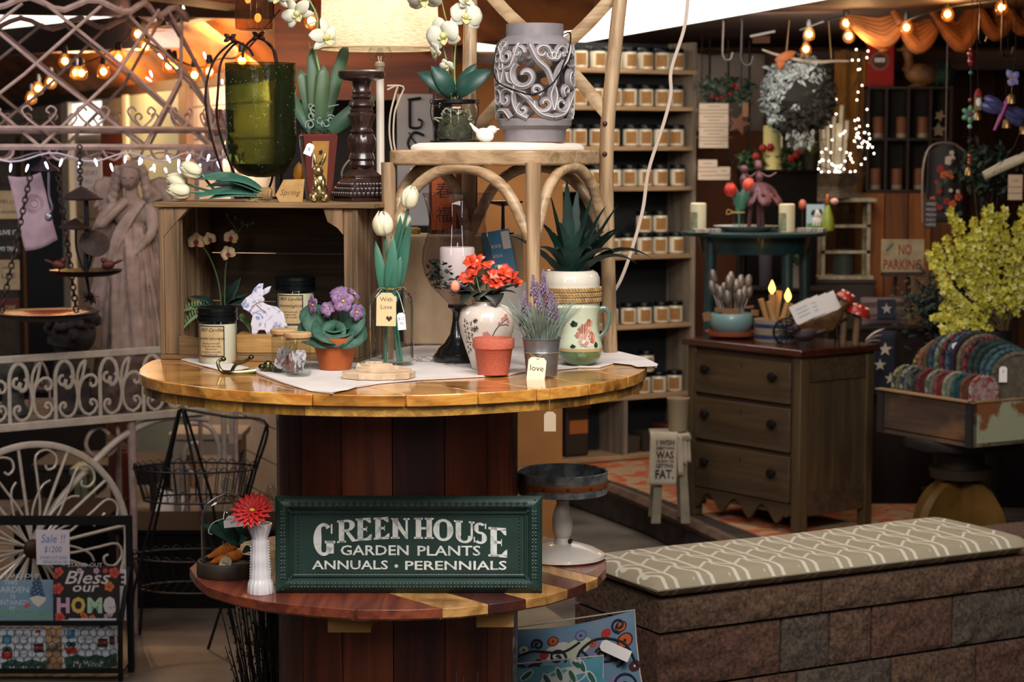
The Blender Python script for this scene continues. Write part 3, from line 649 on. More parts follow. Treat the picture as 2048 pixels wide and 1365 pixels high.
# glass hurricane on black pedestal
p = onplane(915,726, TZ); Y = p.y; k = K(Y); t = thing('hurricane_lamp', 'flared clear glass hurricane on a black pedestal with white candle and moss', 'candle holder', (p.x, p.y, TZ+.0045))
bk = mat('black_pedestal', '0c0d10', .25, coat=.5)
b = B(k); b.lathe([(49,0),(50,4),(49,14),(44,18),(40,26),(26,38),(15,54),(10,80),(9,98),(13,104),(19,108),(19,114),(0,114)], 0,40); b.build('pedestal', bk, t)
b = B(k); b.lathe([(16,112),(30,128),(52,150),(66,176),(71,200),(69,226),(60,256),(56,280),(60,306),(67,332),(69,336),(68.5,336.5)], 0,56, cap=False)
b.build('glass_shade', glass('hurricane_glass', 'e9e2e4', 1.0), t)
b = B(k); b.tube([Vector((68.6*cos(2*pi*i/48),68.6*sin(2*pi*i/48),336)) for i in range(48)], .9,0,6, True); b.build('glass_rim', jglass, t)
b = B(k); b.lathe([(34,150),(35,152),(35,226),(33,229),(0,228)], 0,32); b.tube([(0,0,228),(1,0,238)], 1,0,5); b.build('pillar_candle', mat('white_candle', 'e4e0da', .45, sss=.2), t)
moss = mat('moss_dark', '1c3a2c', .9, c2='101f18', ns=60)
b = B(k)
for i in range(420):
    a = rnd(0,6.28); r = rnd(42,60); z = rnd(134,168 if cos(a) > -.2 else 192)+(8 if cos(a) < -.3 else 0); r = min(r, 64-(176-z)*.75 if z < 176 else 62)
    c = Vector((cos(a)*r, sin(a)*r, z)); b.leaf(c, c+Vector((rnd(-6,6), rnd(-6,6), rnd(-2,9))),5.5,0,(0,0,1),0,.2,3)
b.build('moss', moss, t)

# ginger jar with begonia
p = onplane(973,741, TZ); Y = p.y; k = K(Y); t = thing('ginger_jar', 'white crackle ginger jar with brush writing and a pink blossom branch, holding orange-red flowers', 'vase', (p.x, p.y, TZ+.0045))
cer = mat('ivory_ceramic', 'cfc3b8', .15, coat=.6, c2='c4b6aa', ns=20)
gp = [(28,0),(30,3),(34,16),(44,44),(53,74),(56,96),(52,114),(42,125),(30,129),(28,133),(30,136),(27,136),(25,128),(10,126)]
b = B(k); b.lathe(gp, 0,56); b.build('vase_body', cer, t)
def gr(z):
    for i in range(len(gp)-1):
        if gp[i][1] <= z <= gp[i+1][1] and gp[i+1][1] > gp[i][1]: return gp[i][0]+(gp[i+1][0]-gp[i][0])*(z-gp[i][1])/(gp[i+1][1]-gp[i][1])
    return 30
def onlathe(b, i0, rf, off=.5):
    for i in range(i0, len(b.v)):
        q = b.v[i]/b.k; r = rf(q.z)+off; a = q.x/r; b.v[i] = Vector((r*sin(a),-r*cos(a), q.z))*b.k
b = B(k)
for col in range(3):
    for rw in range(7-col):
        cx = -50+col*9+rw*1.4; cz = 100-rw*11-col*3
        for s in range(4):
            a = rnd(0,3.1); l = rnd(2,4); ox = rnd(-2,2); oz = rnd(-3,3); b.tube([(cx+ox-l*cos(a),0, cz+oz-l*sin(a)),(cx+ox+l*cos(a),0, cz+oz+l*sin(a))], .55,0,4)
for (cx, cz, s) in ((-22,100,5),(-22,84,7)):
    for q in range(6):
        a = q*.8; b.tube([(cx-s*cos(a),0, cz-s*sin(a)),(cx+s*cos(a+.3),0, cz+s*sin(a+.3))], .7,0,4)
b.tube(bez([(10,0,60),(18,0,80),(34,0,96),(50,0,104)], 14),1,0,5); b.tube(bez([(26,0,90),(44,0,92),(52,0,88)], 8),.7,0,5)
i1 = len(b.f)
for (cx, cz, s) in ((8,62,9),(0,72,7),(16,52,6),(36,102,5),(44,108,5),(50,98,4),(28,94,4),(-2,52,5)):
    for q in range(5):
        a = q*1.257; b.prism([(cx+s*.6*cos(a)+s*.5*cos(j*.785), cz+s*.6*sin(a)+s*.5*sin(j*.785)) for j in range(8)], -.1,.1,1)
onlathe(b, 0, gr); b.build('painted_decoration', [ink, mat('blossom_pink', 'b5756c', .6)], t)
b = B(k); red = mat('begonia_red', 'd8451f', .5, c2='c2321a', ns=40); redl = mat('begonia_light', 'd98a70', .5)
for i, (x, y, z, r) in enumerate(((-38,-10,178,20),(-20,-14,196,22),(-30,-4,212,18),(6,-10,206,16),(14,-14,186,18),(34,-8,192,20),(52,-8,178,20),(20,-16,172,17),(0,-12,176,14),(-14,6,214,16),(44,4,172,18),(60,2,170,14))):
    X = aim((x, y, z),(rnd(-.5,.5),-.6, rnd(.2,.9)), rnd(0,3))
    for q in range(6):
        a = q*1.047; b.leaf((0,0,0),(cos(a)*r, sin(a)*r, r*rnd(.1,.7)), r*.42,0 if (i+q) % 7 else 1,(0,0,1), r*.2,.2,5, X=X)
b.sph((-62,-12,166),(10,8,13),1,8)
b.build('red_flowers', [red, redl], t, solid=.0006)
b = B(k); bl = mat('begonia_leaf', '2c1d1a', .5, c2='1d2a22', ns=12)
for (x, y, z, w, bd) in ((-75,-15,152,22,10),(-50,-40,132,24,16),(-20,-45,140,24,16),(20,-42,128,24,16),(70,-25,172,26,6),(60,20,150,22,10),(-60,20,156,22,10),(0,30,150,20,10),(-80,5,172,16,4)):
    b.leaf((x*.12, y*.1,138),(x, y, z), w, 0,(0,0,1), bd, .2,7)
for x in (-40,-20,0,14,30,46): b.tube([(x*.2,0,135),(x*.8,-6,165),(x, -8,185)], 1.2,1,5)
b.build('leaves', [bl, mat('stem_pale', '7f8f55', .6)], t, solid=.0008)

# empty pink terracotta pot
p = onplane(987,753, TZ); k = K(p.y); b = B(k); b.lathe([(29,0),(31,1),(38,50),(40,52),(42,54),(42.5,72),(41,74),(38,74),(35,60),(27,5),(0,5)], 0,40)
tag(b.build('flower_pot', mat('terracotta_pink', 'b5604a', .8, c2='a9533f', ns=200, bump=.2), loc=(p.x, p.y, TZ+.0046)), 'empty pink terracotta flower pot in front of the ginger jar', 'flower pot')
# metal bucket of lavender
p = onplane(1083,755, TZ); k = K(p.y); galv = mat('galvanised', '9b9c9f', .38,.8, c2='7f8184', ns=25); t = thing('metal_bucket', 'small galvanised bucket of artificial lavender with a hanging love tag', 'planter', (p.x, p.y, TZ+.0046))
b = B(k); b.lathe([(30,0),(31,1),(34.5,44),(35.5,45),(34.5,46.5),(35.5,48),(34.7,50),(38,73),(39.5,74),(39.5,76),(38,77),(37,74),(34,55),(0,55)], 0,48); b.build('bucket', galv, t)
lvs = mat('lavender_leaf', '8f9f92', .7, c2='71857a', ns=30); lvf = mat('lavender_flower', '6b5366', .8, c2='8a7390', ns=60)
b = B(k)
for i in range(230):
    a = rnd(0,6.28); r = rnd(0,26); l = rnd(50,108); o = rnd(.1,.75); d = Vector((cos(a)*o, sin(a)*o, 1)).normalized(); c = Vector((cos(a)*r, sin(a)*r, 60))
    e = c+d*l; m_ = c+d*l*.55+Vector((0,0,6)); b.tube([c, m_, e+Vector((cos(a)*6, sin(a)*6,-4))], [1.3,1.1,.3], 0,4)
b.build('lavender_leaves', lvs, t)
b = B(k)
for (x, y, z) in ((-36,-6,150),(-26,4,126),(-10,-10,168),(2,-2,184),(12,-10,160),(22,2,150),(4,8,192),(-18,-4,182),(30,-6,128),(16,-12,134),(-4,-14,146),(-40,4,120)):
    b.tube([(x*.3, y*.3,60),(x*.8, y*.8, z*.7),(x, y, z)], .9,0,4)
    for j in range(26):
        a = j*2.4; q = j/26; b.sph((x*(1-.05*q)+cos(a)*5*(1.1-q), y+sin(a)*5*(1.1-q), z-22+q*42),(2.6,2.6,3.4),1,5)
b.build('lavender_spikes', [lvs, lvf], t)
o = cardtag('love_tag', 36,46, [('love', 27,17)], t, k, RY(.0), mat('love_card', 'e0dac2', .75), ink, corner=.16); o.location = Vector((-8,-40,40))*k; o.rotation_euler = (-.04,.1,0)
b = B(k); b.tube(bez([(-24,-30,46),(-14,-38,42),(-8,-41,36),(0,-38,44),(8,-34,48)], 14),.9,0,5); b.tube([Vector((36*cos(a),36*sin(a),47)) for a in [i*2*pi/30 for i in range(30)]], .8,0,4, True); b.build('tag_string', twine, t)

# painted pitcher
p = onplane(1160,733, TZ); k = K(p.y); t = thing('pitcher', 'pale green glazed pitcher painted with a pink rose', 'pitcher', (p.x, p.y, TZ+.0046))
pg = mat('pitcher_glaze', 'c3ccb4', .12, coat=.8, c2='b6c2a6', ns=8); pgd = mat('pitcher_green', '5d7a50', .15, coat=.8)
pp = [(24,0),(28,2),(40,12),(45,24),(46,30),(46,34),(44,44),(37,66),(36,86),(38,104),(41,116),(39,116),(36,104),(33,86),(30,60),(0,50)]
def prf(z):
    for i in range(11):
        if pp[i][1] <= z <= pp[i+1][1] and pp[i+1][1] > pp[i][1]: return pp[i][0]+(pp[i+1][0]-pp[i][0])*(z-pp[i][1])/(pp[i+1][1]-pp[i][1])
    return 40
b = B(k); sp_ = lambda a, j, z: 1+(.42*max(0, cos(a-pi))**6*max(0,(z-84)/32) if z > 84 else 0)
b.lathe(pp[4:], 0,56, fn=sp_, cap=False); b.lathe(pp[:5], 1,56, cap=False); b.lathe([(46.3,29),(46.3,35)], 2,56, cap=False); b.build('pitcher_body', [pg, pgd, mat('pitcher_band', 'b59a72', .2, coat=.5)], t)
b = B(k); b.tube(bez([(36,0,108),(48,0,114),(57,0,104),(57,0,84),(50,0,66),(38,0,54)], 20), [6,6,6,5.6,5.4,5.2,5,4.8,4.6,4.5]+[4.4]*11,0,10); b.build('handle', mat('handle_green', '5b6f62', .15, coat=.8), t)
b = B(k); rp = [mat('rose_petal', 'c9826a', .3, coat=.4), mat('rose_petal_light', 'd9b2a4', .3, coat=.4), mat('rose_leaf', '2c4636', .3, coat=.4)]
for (cx, cz, w, h, m) in ((8,74,26,20,0),(18,86,16,16,0),(-4,62,16,13,0),(24,60,16,18,0),(10,60,22,14,1),(12,44,26,12,1),(2,50,14,10,1),(-14,84,15,13,2),(-16,40,11,8,2),(34,42,10,12,2),(26,50,12,10,0),(14,76,10,8,1)):
    b.prism([((w*.5*(1+.2*sin(j*2.3)))*cos(j*.524)+cx, (h*.5*(1+.2*cos(j*1.7)))*sin(j*.524)+cz) for j in range(12)], -.02*cz, .0, m)
for i in range(7): b.tube([(10+i*4-14,0,50),(10+i*5-14,0,88)], .4,1,3)
onlathe(b, 0, prf, .7); b.build('painted_rose', rp, t)

# stoneware crock with rope and aloe
p = Vector(((1141-1024)*5.02/4100,5.03, TZ)); k = K(5.03); t = thing('stoneware_crock', 'tall white stoneware crock wrapped in braided rope, holding an agave plant', 'planter', (p.x, p.y, TZ+.0046))
wc = mat('white_glaze', 'd8d0c2', .12, coat=.9, c2='cfc5b4', ns=10)
b = B(k); b.lathe([(52,0),(56,4),(59,14),(59,112),(60,114),(60,142),(59,145),(60,150),(59,162),(54,172),(47,176),(44,175),(44,160),(0,158)], 0,56); b.build('crock', wc, t)
rope = mat('braid_rope', 'b08a56', .85, c2='86653a', ns=60, bump=.8)
b = B(k)
for r_ in range(3):
    for i in range(60):
        a = 2*pi*i/60; 
        for s in (-1,1): 
            X = TR(61.5*cos(a),61.5*sin(a),118+r_*10.5+s*1.9) @ RZ(a+pi/2) @ RY(-s*.6); b.sph(X.translation, (4.6,2.2,2.5),0,6, X)
b.build('rope_braid', rope, t)
ag = mat('agave_green', '173a30', .5, c2='0e2420', ns=10)
def agave(b, c, e, w, sag, m=0, n=12):
    c = Vector(c); e = Vector(e); d = e-c; t_ = d.normalized(); sd = t_.cross(Vector((0,0,1))); sd = sd.normalized() if sd.length > .1 else Vector((1,0,0)); up = sd.cross(t_); vs = []
    for i in range(n+1):
        q = i/n; p = c+d*q+Vector((0,0, sag*(q-q*q)*4)); h = w*(1-q)**.7*(1+.18*(i % 2))+.3
        vs += [p-sd*h+up*h*.35, p-up*h*.25, p+sd*h+up*h*.35, p+up*h*.05]
    fs = [(i*4+j, i*4+(j+1) % 4, i*4+4+(j+1) % 4, i*4+4+j) for i in range(n) for j in range(4)]; b.add(vs, fs, m)
for (x, y, z, w, sg) in ((-120,-20,240,13,14),(-62,-30,268,13,18),(-40,10,320,12,0),(-8,-10,350,13,-6),(14,10,330,12,4),(44,-10,322,13,8),(72,-5,300,12,16),(96,-14,304,11,6),(100,-20,256,13,20),(120,-20,268,11,14),(160,-30,196,13,36),(130,-40,186,12,30),(66,-50,250,13,20),(28,-50,262,13,16),(-26,-50,270,13,16),(-70,-40,216,13,24),(10,50,260,13,20),(-50,45,250,13,20),(60,45,260,13,20),(88,-50,210,12,26),(40,-55,215,13,26),(-30,-55,214,13,26)):
    b = B(k); agave(b, (x*.08, y*.08,158),(x, y*1.2, z+6), w*1.55, sg); b.build('leaf', ag, t)
# small plates behind the pitcher
for (px, py, r, lab, m) in ((1196,690,24, 'small round wooden coaster behind the pitcher, by the chair leg', wood('coaster_wood', '9c7450', '7c5838', 'X', 10,.6)),(1044,688,22, 'small white saucer behind the lavender bucket, beside the chair leg', cer)):
    p = onplane(px, py, TZ); k = K(p.y); b = B(k); b.lathe([(r*.7,0),(r, 5),(r+1,9),(r-1,9),(r*.65,4),(0,4)], 0,32); tag(b.build('coaster' if r == 24 else 'saucer', m, loc=(p.x, p.y, TZ+.0047)), lab, 'coaster' if r == 24 else 'saucer')
# beige linen storage box and things on/behind it
Yb = 5.36; k = K(Yb); xa = P(806,500, Yb).x; xb = P(1046,500, Yb).x; hb_ = (690-470)*k
b = B(); b.box(xa, xb, Yb, Yb+.13, TZ+.0046, P(900,470, Yb).z); tag(b.build('linen_box', mat('beige_linen', 'c9b292', .95, c2='b9a07e', ns=15, bump=.3, bs=300), bevel=.006), 'beige linen covered box standing behind the glass hurricane', 'box')
zb_ = P(900,470, Yb).z
def onbox(px, Y=Yb+.06): return Vector(((px-1024)*Y/F, Y, zb_+.0005))
p = onbox(824); k = K(p.y); t = thing('glass_jug', 'small glass jug with tan rope-wrapped neck on the linen box', 'jug', p)
b = B(k); b.lathe([(16,0),(18,4),(18,10),(12,13),(0,13)], 0,24); b.build('wrapped_neck', rope, t)
# orange lacquer box and dark stand
p = onbox(905); k = K(p.y); t = thing('lacquer_box', 'orange-red lacquer box with painted characters standing on the linen box', 'box', p)
b = B(k); b.box(-46,50,-16,16,0,135); b.build('box_body', mat('lacquer_red', '4b1a10', .3, coat=.4), t, bevel=.001)
b = B(k); b.box(-40,8,-17.5,-16.1,8,128); b.text('\u6625', 34,-16,-18,74,1); b.text('\u798f', 34,-16,-18,26,1); b.build('front_panel', [mat('lacquer_orange', 'b0501c', .4), ink], t)
p = onbox(1006, Yb+.05); k = K(p.y); t = thing('dark_display_stand', 'dark metal easel with a round tray, behind the agave', 'stand', p)
b = B(k); b.lathe([(22,0),(22,3),(4,5),(3,55),(24,60),(40,62),(40,66),(0,66)], 0,24); b.build('stand', mat('stand_black', '15120f', .4), t)
p = P(1034,560,5.3); k = K(5.3); t = thing('blue_packet', 'bright blue printed packet leaning behind the chair leg', 'packet', (p.x, 5.3, TZ+.0046),0.1)
X = RY(-.16) @ RX(-.2); b = B(k); b.box(-30,26,-2,2,128,240,0, X); b.box(8,24,-2.6,-2.1,200,236,1, X)
for i in range(4): b.text('xxxx'[:3], 14,-6,-2.4,205-i*20,1, X)
b.build('packet_front', [mat('packet_blue', '2f7fae', .35), whitecard], t)
b = B(k); b.box(-34,34,3,10,0,130,0); b.build('packet_support', mat('board_white', 'c8c4bc', .8), t)
# hanging price tag below the rim
p = P(1100,824,4.375); k = K(4.375); o = cardtag('price_tag', 24,40, [], None, k, None, mat('tag_tan', 'b09a80', .8)); o.location = p; tag(o, 'blank tan price tag hanging by a thread below the golden table rim', 'tag')
b = B(k); b.tube(bez([(0,4,-4),(-1,2,20),(0,0,52),(-2,14,64)], 10),.8,0,4); b.build('thread', twine, o)
# loose cord from the ceiling
b = B(); pts = [P(x, y, Y) for x, y, Y in ((1378,-60,5.2),(1374,0,5.2),(1366,60,5.2),(1341,140,5.2),(1340,190,5.2),(1325,250,5.2),(1296,340,5.2),(1284,420,5.2),(1262,500,5.19),(1240,560,5.19),(1222,590,5.19))]
b.tube(bez(pts, 60),.0026,0,8); b.tube(bez([q+Vector((.004,0,0)) for q in pts], 60),.0026,0,8); tag(b.build('power_cord', mat('cord_clear', 'b9a798', .35)), 'loose pale electric cord hanging down beside the chair back', 'cord')
# ================================================================ ON THE CRATE
KZ = TZ+CH   # top of the crate
def onk(px, Y): return Vector(((px-1024)*Y/F, Y, KZ+.0003))
# tulip bunch lying down
Y = 5.06; k = K(Y); t = thing('tulip_bunch', 'bunch of cream tulips with green leaves bound in twine, lying on the crate', 'flowers', onk(445, Y),-.08)
for (c, d, r, h, rr0) in (((-60,-14,19),(-1,-.25,.1),16,46,.3),((-74,16,34),(-1,.1,.3),16,44,0),((-40,0,54),(-1,-.1,.42),16,46,.5),((-72,30,18),(-1,.3,0),15,42,.8)):
    b = B(k); tulip(b, c, d, r, h, 0, rr0); b.tube(bez([c, (0,0,16),(90,4,14)], 10),2.4,1,6); b.build('tulip', [cream_p, tleaf], t, solid=.0008)
b = B(k)
for (a, e, w, bd) in (((80,-8,14),(-52,-22,8),15,10),((84,-6,16),(-40,-10,44),16,16),((80,4,18),(-48,6,50),15,14),((84,0,14),(-36,18,30),15,12),((84,-10,10),(-20,-30,6),14,8),((88,-4,18),(-10,-24,40),13,16)):
    b.leaf(a, e, w, 0,(0,-.6,1), bd, .3,9)
b.build('leaves', tleaf, t, solid=.0009)
b = B(k); b.tube(bez([(66,0,14),(90,0,14),(100,0,13)], 8), [12,13,13,13,13,13,12,12,11], 0,14)
for i in range(9): b.tube([Vector((74+i*3,13.6*cos(a),14+13.6*sin(a))) for a in [j*2*pi/16 for j in range(16)]], 1.3,0,5, True)
for i in range(8):
    z = rnd(1,14); b.tube(bez([(85,-10, z+4),(rnd(50,80),-24,3),(rnd(60,110),-30,1.2),(rnd(90,112),-16,1.2)], 10),.8,0,4)
b.build('twine_wrap', twine, t)
# Spring tag
p = onk(582,5.0); k = K(5.0); o = None
b = B(k); b.prism([(-30,14),(-14,45),(28,46),(24,0),(-22,0)], -1,1); b.text('Spring', 16,-2,-1.3,14,1, shear=.35)
o = b.build('spring_tag', [kraft, mat('brown_ink', '59452c', .8)]); o.location = p; o.rotation_euler = (-.12,0,0); tag(o, 'kraft card tag handwritten Spring, propped on the crate beside the gold rabbit', 'tag')
# gold rabbit
gold = mat('gold_foil', 'b8a678', .34,1, c2='9c8a5c', ns=60, bump=.2)
p = onk(640,5.0); k = K(5.0); t = thing('rabbit_figurine', 'small shiny gold sitting rabbit figurine on the crate edge', 'figurine', p)
b = B(k)
for c, r, X in (((0,4,22),(17,16,20), None),((0,0,42),(13,12,16), None),((-2,-6,62),(11,12,11), None),((-4,-14,59),(6,7,5), None),((-12,-6,10),(9,12,10), None),((13,-6,10),(9,12,10), None),((-9,-14,4),(6,9,4), None),((10,-14,4),(6,9,4), None),((-7,-10,34),(5,5,12), None),((8,-10,34),(5,5,12), None),((-8,-2,82),(4.5,3,15), RY(-.2)),((8,0,84),(4.5,3,15), RY(.35)),((0,18,12),(7,7,7), None)):
    b.sph(c, r, 0,12, X)
b.build('rabbit_body', gold, t, remesh=.0011)
b = B(k)
for x in (-8,3): b.sph((x, -15.5,64),1.3,0,6)
b.sph((-3,-21,60),1.6,0,6); b.build('face_details', mat('gold_dark', '4d3d1c', .4,.8), t)  # eyes and nose in a darker gold
o = cardtag('price_tag', 16,24, [('6', 15,12)], t, k, RY(.2), whitecard, mat('blue_ink', '6a7390', .8)); o.location = Vector((-14,-12,116))*k; o.rotation_euler = (0,.2,0)
b = B(k); b.tube([(-14,-12,114),(-8,-4,98),(-4,-8,70)], .5,0,4); b.build('string', whitecard, o); o.children[0].location = -o.location
# green glass vase
p = onk(525,5.17); k = K(5.17); t = thing('glass_vase', 'large green bubbled glass vase with round bottom on a short clear foot', 'vase', p)
gg = glass('green_glass', '8f9358', .8,.05,.22, '353d24', c2='5f6a50', ns=7, bump=.5, bs=70)
b = B(k)
b.lathe([(8,46),(28,48),(46,56),(60,72),(68,92),(70,112),(70,272)], 0,64, cap=False); b.build('bowl', gg, t)
b = B(k); b.lathe([(0,48),(30,50),(48,60),(58,72),(40,68),(0,62)], 0,40); b.build('thick_base', glass('green_dark', '3f5a22', .5,.05,.25, '1f3010'), t)
b = B(k)
for i in range(150):
    a = rnd(0,6.28); z = rnd(66,268); r = 70.3 if z > 100 else 66-.02*(100-z)**1.35
    b.sph((r*cos(a), r*sin(a), z),(.45,.45, rnd(.5,1.6)),0,5)
b.build('bubbles', glass('bubble_glass', 'c8cf9a', 1.5,.1,.3, 'e0e4c0'), t)
b = B(k); b.lathe([(24,0),(26,2),(22,5),(14,12),(11,24),(14,38),(18,46),(0,47)], 0,32); b.build('foot', jglass, t)
# orchid in tapered lacquer vase
p = onk(638,5.17); k = K(5.17); t = thing('potted_orchid', 'white artificial orchid in a tall tapered red-brown lacquer vase on the crate', 'plant', p, .25)
b = B(k); X = RZ(pi/4)
b.lathe([(22*1.414,0),(34*1.414,128),(31*1.414,132),(28*1.414,132),(27*1.414,120),(0,120)], 0,4); b.build('vase_body', mat('lacquer_brown', '5a2118', .35, coat=.4), t, ang=20, loc=(0,0,0)).rotation_euler = (0,0,0)
b = B(k)
b.add([(-11,-23.2,8),(11,-23.2,8),(17,-33.2,118),(-17,-33.2,118)], [(0,1,2,3)]); b.add([(-23.2,-11,8),(-23.2,11,8),(-33.2,17,118),(-33.2,-17,118)], [(0,3,2,1)])
for (z, s) in ((96,9),(74,8),(52,9)):
    for j in range(5): a = j*1.3+z; b.tube([(-s*.5*cos(a),-24.6-z*.085, z+s*sin(a)*.5),(s*.5*cos(a+.8),-24.6-z*.085, z-s*.5*sin(a+.4))], .8,1,4)
b.build('inlay_panels', [mat('panel_ochre', 'a8762e', .5, c2='8a5c20', ns=20), ink], t)
b = B(k)
for i in range(46):
    a = rnd(0,6.28); r = rnd(6,28); b.tube(bez([(r*cos(a), r*sin(a),128),(r*1.3*cos(a+.4), r*1.3*sin(a+.4),134+rnd(0,10)),(r*1.2*cos(a+1), r*1.2*sin(a+1),128+rnd(0,8))], 6),1.0,0,4)
b.build('root_moss', mat('brown_moss', '3d2c1c', .9), t)
b = B(k); lich = mat('grey_tendril', '7f8c7c', .8)
for (cx, cz, r, a0) in ((-14,168,12,0),(2,160,14,1),(14,152,10,2),(-8,180,10,3),(24,160,10,.5),(-18,150,10,2)):
    b.tube(spiral(cx, cz, 3, r, a0, a0+8,24,-14),1.5,0,6)
b.tube(bez([(0,-6,135),(-10,-14,160),(-20,-14,190),(4,-14,184),(40,-12,190)], 16),1.3,0,5); b.build('tendrils', lich, t)
ogl = mat('orchid_leaf', '2a4f42', .45, c2='4f6238', ns=5, stretch=(1,1,1.6))
for (a, e, w, bd) in (((-4,0,130),(-10,4,302),14,6),((4,-4,130),(60,0,314),13,-8),((0,-8,130),(10,-14,268),13,6),((10,-4,128),(112,-20,206),17,12),((-8,-4,128),(-72,-10,236),12,-10),((-2,6,130),(-34,10,260),14,4)):
    b = B(k); b.leaf(a, e, w, 0,(0,-1,.2), bd, .3,9, lambda q: (.35+.65*sin(pi*min(1, q*.75+.1))**.8)*(1 if q < .9 else (1-(q-.9)*9.5))); b.build('leaf', ogl, t, solid=.0012)
ost = mat('orchid_stem', '8a9a5c', .5)
b = B(k); b.tube(bez([(2,0,130),(8,-6,220),(-6,-12,300),(-2,-16,360),(-30,-20,410),(-70,-24,452)], 24),2.1,0,7)
b.tube(bez([(-2,-16,352),(-10,-20,350),(-26,-22,345)], 6),1.3,0,5); b.tube(bez([(-4,-12,308),(-16,-14,300),(-18,-14,312)], 6),1.6,0,5); b.tube(bez([(-24,-20,405),(-50,-24,390)], 4),1.3,0,5); b.build('flower_stem', ost, t)
wp = mat('orchid_white', 'ddd8c8', .6, c2='cfc9b2', ns=20, sss=.1); wy = mat('orchid_lip', 'c9c48a', .6)
for (x, z, r, d, ro) in ((12,322,42,(.3,-1,.1),.2),(-42,368,38,(-.5,-1,-.2),.5),(-76,400,34,(-.8,-.7,0),-.3),(-88,440,34,(-.3,-1,.3),.2)):
    b = B(k); orchid(b, (x, -26, z), r*.95, d, roll=ro, nar=.62); b.build('flower', [wp, wy], t, solid=.0008)
# single yellow petal flower behind
p = onk(598,5.24); k = K(5.24); t = thing('yellow_tulip', 'yellow tulip petal showing between the green vase and the lacquer vase', 'flower', p)
b = B(k); b.leaf((-2,0,34),(2,0,76),9,0,(0,-1,0),5,.3,6); b.leaf((2,2,34),(8,0,74),8,0,(.4,-1,0),5,.3,6); b.tube([(0,0,0),(0,0,36)], 1.5,1,6); b.build('petals', [mat('tulip_yellow', 'c9831c', .5), stemg], t, solid=.0008)
# carved candlestick
carv = mat('carved_mahogany', '35201c', .35, coat=.4, c2='1f1210', ns=40, bump=.25); p = onk(725,5.1); k = K(5.1)
t = thing('candlestick', 'tall carved dark wooden candlestick with round plate top on the crate', 'candlestick', p)
b = B(k); b.lathe([(50*1.3,0),(50*1.3,6),(46*1.3,10),(50*1.2,14),(46*1.2,30),(38*1.2,42),(34*1.2,46),(36*1.2,50),(24*1.2,60),(20,70),(0,70)], 0,4, X=RZ(.55)); b.build('square_foot', carv, t, bevel=.002, ang=30)
b = B(k)
for r_ in range(3):
    for s in range(4):
        for i in range(9):
            a = s*pi/2+.55; w = 46-r_*6; x = -w+i*w/4+(w/8 if r_ % 2 else 0); y = -(52-r_*5); X = RZ(a+pi/4+pi/4) ; q = X @ Vector((x*.85, y*.86,22-0+r_*9-8)); b.sph(q, (6,5,6),0,6)
b.build('carved_leaves', carv, t)
fl = lambda a, j, z: 1+(.07*abs(sin(a*7)) if 96 < z < 134 else (.05*cos(a*8) if 146 < z < 176 else 0))
b = B(k); b.lathe([(20,66),(24,72),(22,80),(26,84),(24,92),(22,96),(26,110),(27,122),(23,132),(20,134),(23,138),(20,142),(19,148),(23,160),(27,170),(22,176),(24,180),(20,184),(26,190),(24,196),(17,202),(21,206),(17,211),(20,216),(17,222),(18,232),(20,238),(34,240),(44,243),(47,248),(47,256),(42,259),(36,257),(0,256)], 0,48, fn=fl)
b.build('turned_column', carv, t)
# table lamp
p = onk(762,5.25); k = K(5.25); t = thing('table_lamp', 'lit table lamp with linen drum shade and slim white pole behind the candlestick', 'lamp', p)
lwht = mat('lamp_white', 'd9cfc0', .4)
b = B(k); b.lathe([(38,0),(38,5),(10,10),(8,14),(8,262),(10,264),(9,272),(0,274)], 0,32); b.build('lamp_base', lwht, t)
b = B(k); cg = jglass
b.lathe([(4,272),(8,276),(14,284),(8,292),(5,296),(5,300)], 0,20); 
for s in (-1,1): b.tube(bez([(s*5,0,276),(s*18,0,278),(s*22,0,290),(s*16,0,302)], 10),2.6,0,8)
b.build('glass_finial', cg, t)
m = bpy.data.materials.new('linen_shade'); m.use_nodes = True; nt = m.node_tree; nt.nodes.clear(); N = nt.nodes.new
out = N('ShaderNodeOutputMaterial'); tl = N('ShaderNodeBsdfTranslucent'); df = N('ShaderNodeBsdfDiffuse'); mx = N('ShaderNodeMixShader'); mx.inputs[0].default_value = .6
n = _noise(nt, 240,4,(.25,.25,2)); r_ = _ramp(nt, n.outputs[0], [(.3, 'c9b693'),(.7, 'f0e4cc')]); nt.links.new(r_.outputs[0], tl.inputs[0]); nt.links.new(r_.outputs[0], df.inputs[0])
nt.links.new(df.outputs[0], mx.inputs[1]); nt.links.new(tl.outputs[0], mx.inputs[2]); nt.links.new(mx.outputs[0], out.inputs[0])
b = B(k); b.lathe([(118,298),(112,470)], 0,64, cap=False); b.build('lamp_shade', m, t)
b = B(k)
for r0, z in ((118,298),(112,470)): b = B(k); b.tube([Vector((r0*cos(2*pi*i/64), r0*sin(2*pi*i/64), z)) for i in range(64)], 1.6,0,6, True); b.build('shade_rim', mat('shade_trim', 'c2a67a', .7), t)
b = B(k); b.sph((0,0,350),(15,15,20),0,16); bulb = b.build('light_bulb', glow('lamp_bulb', 'ffe2b0', 5), t)
l = point('lamp_light', (0,0,0),3.2,(1,.88,.7),.03); l.parent = t; l.location = (0,0,365*k)
# its cord, looping beside it
b = B(k)
for o_ in (0,5): b.tube(bez([(8,12,16),(-30,-6,14),(-62,-18,30),(-76,-20,52),(-60,-10,80),(-24,6,100)], 20),2,0,6)
b.tube(bez([(14,4,218),(34,4,226),(30,4,210),(20,4,170),(18,4,130),(24,4,90)], 20),2,0,6); b.tube(bez([(14,4,226),(46,4,224),(38,4,200),(28,4,170),(26,4,120),(32,4,86)], 20),2,0,6)
b.build('cord', mat('cord_white', 'cdbda8', .4), t)
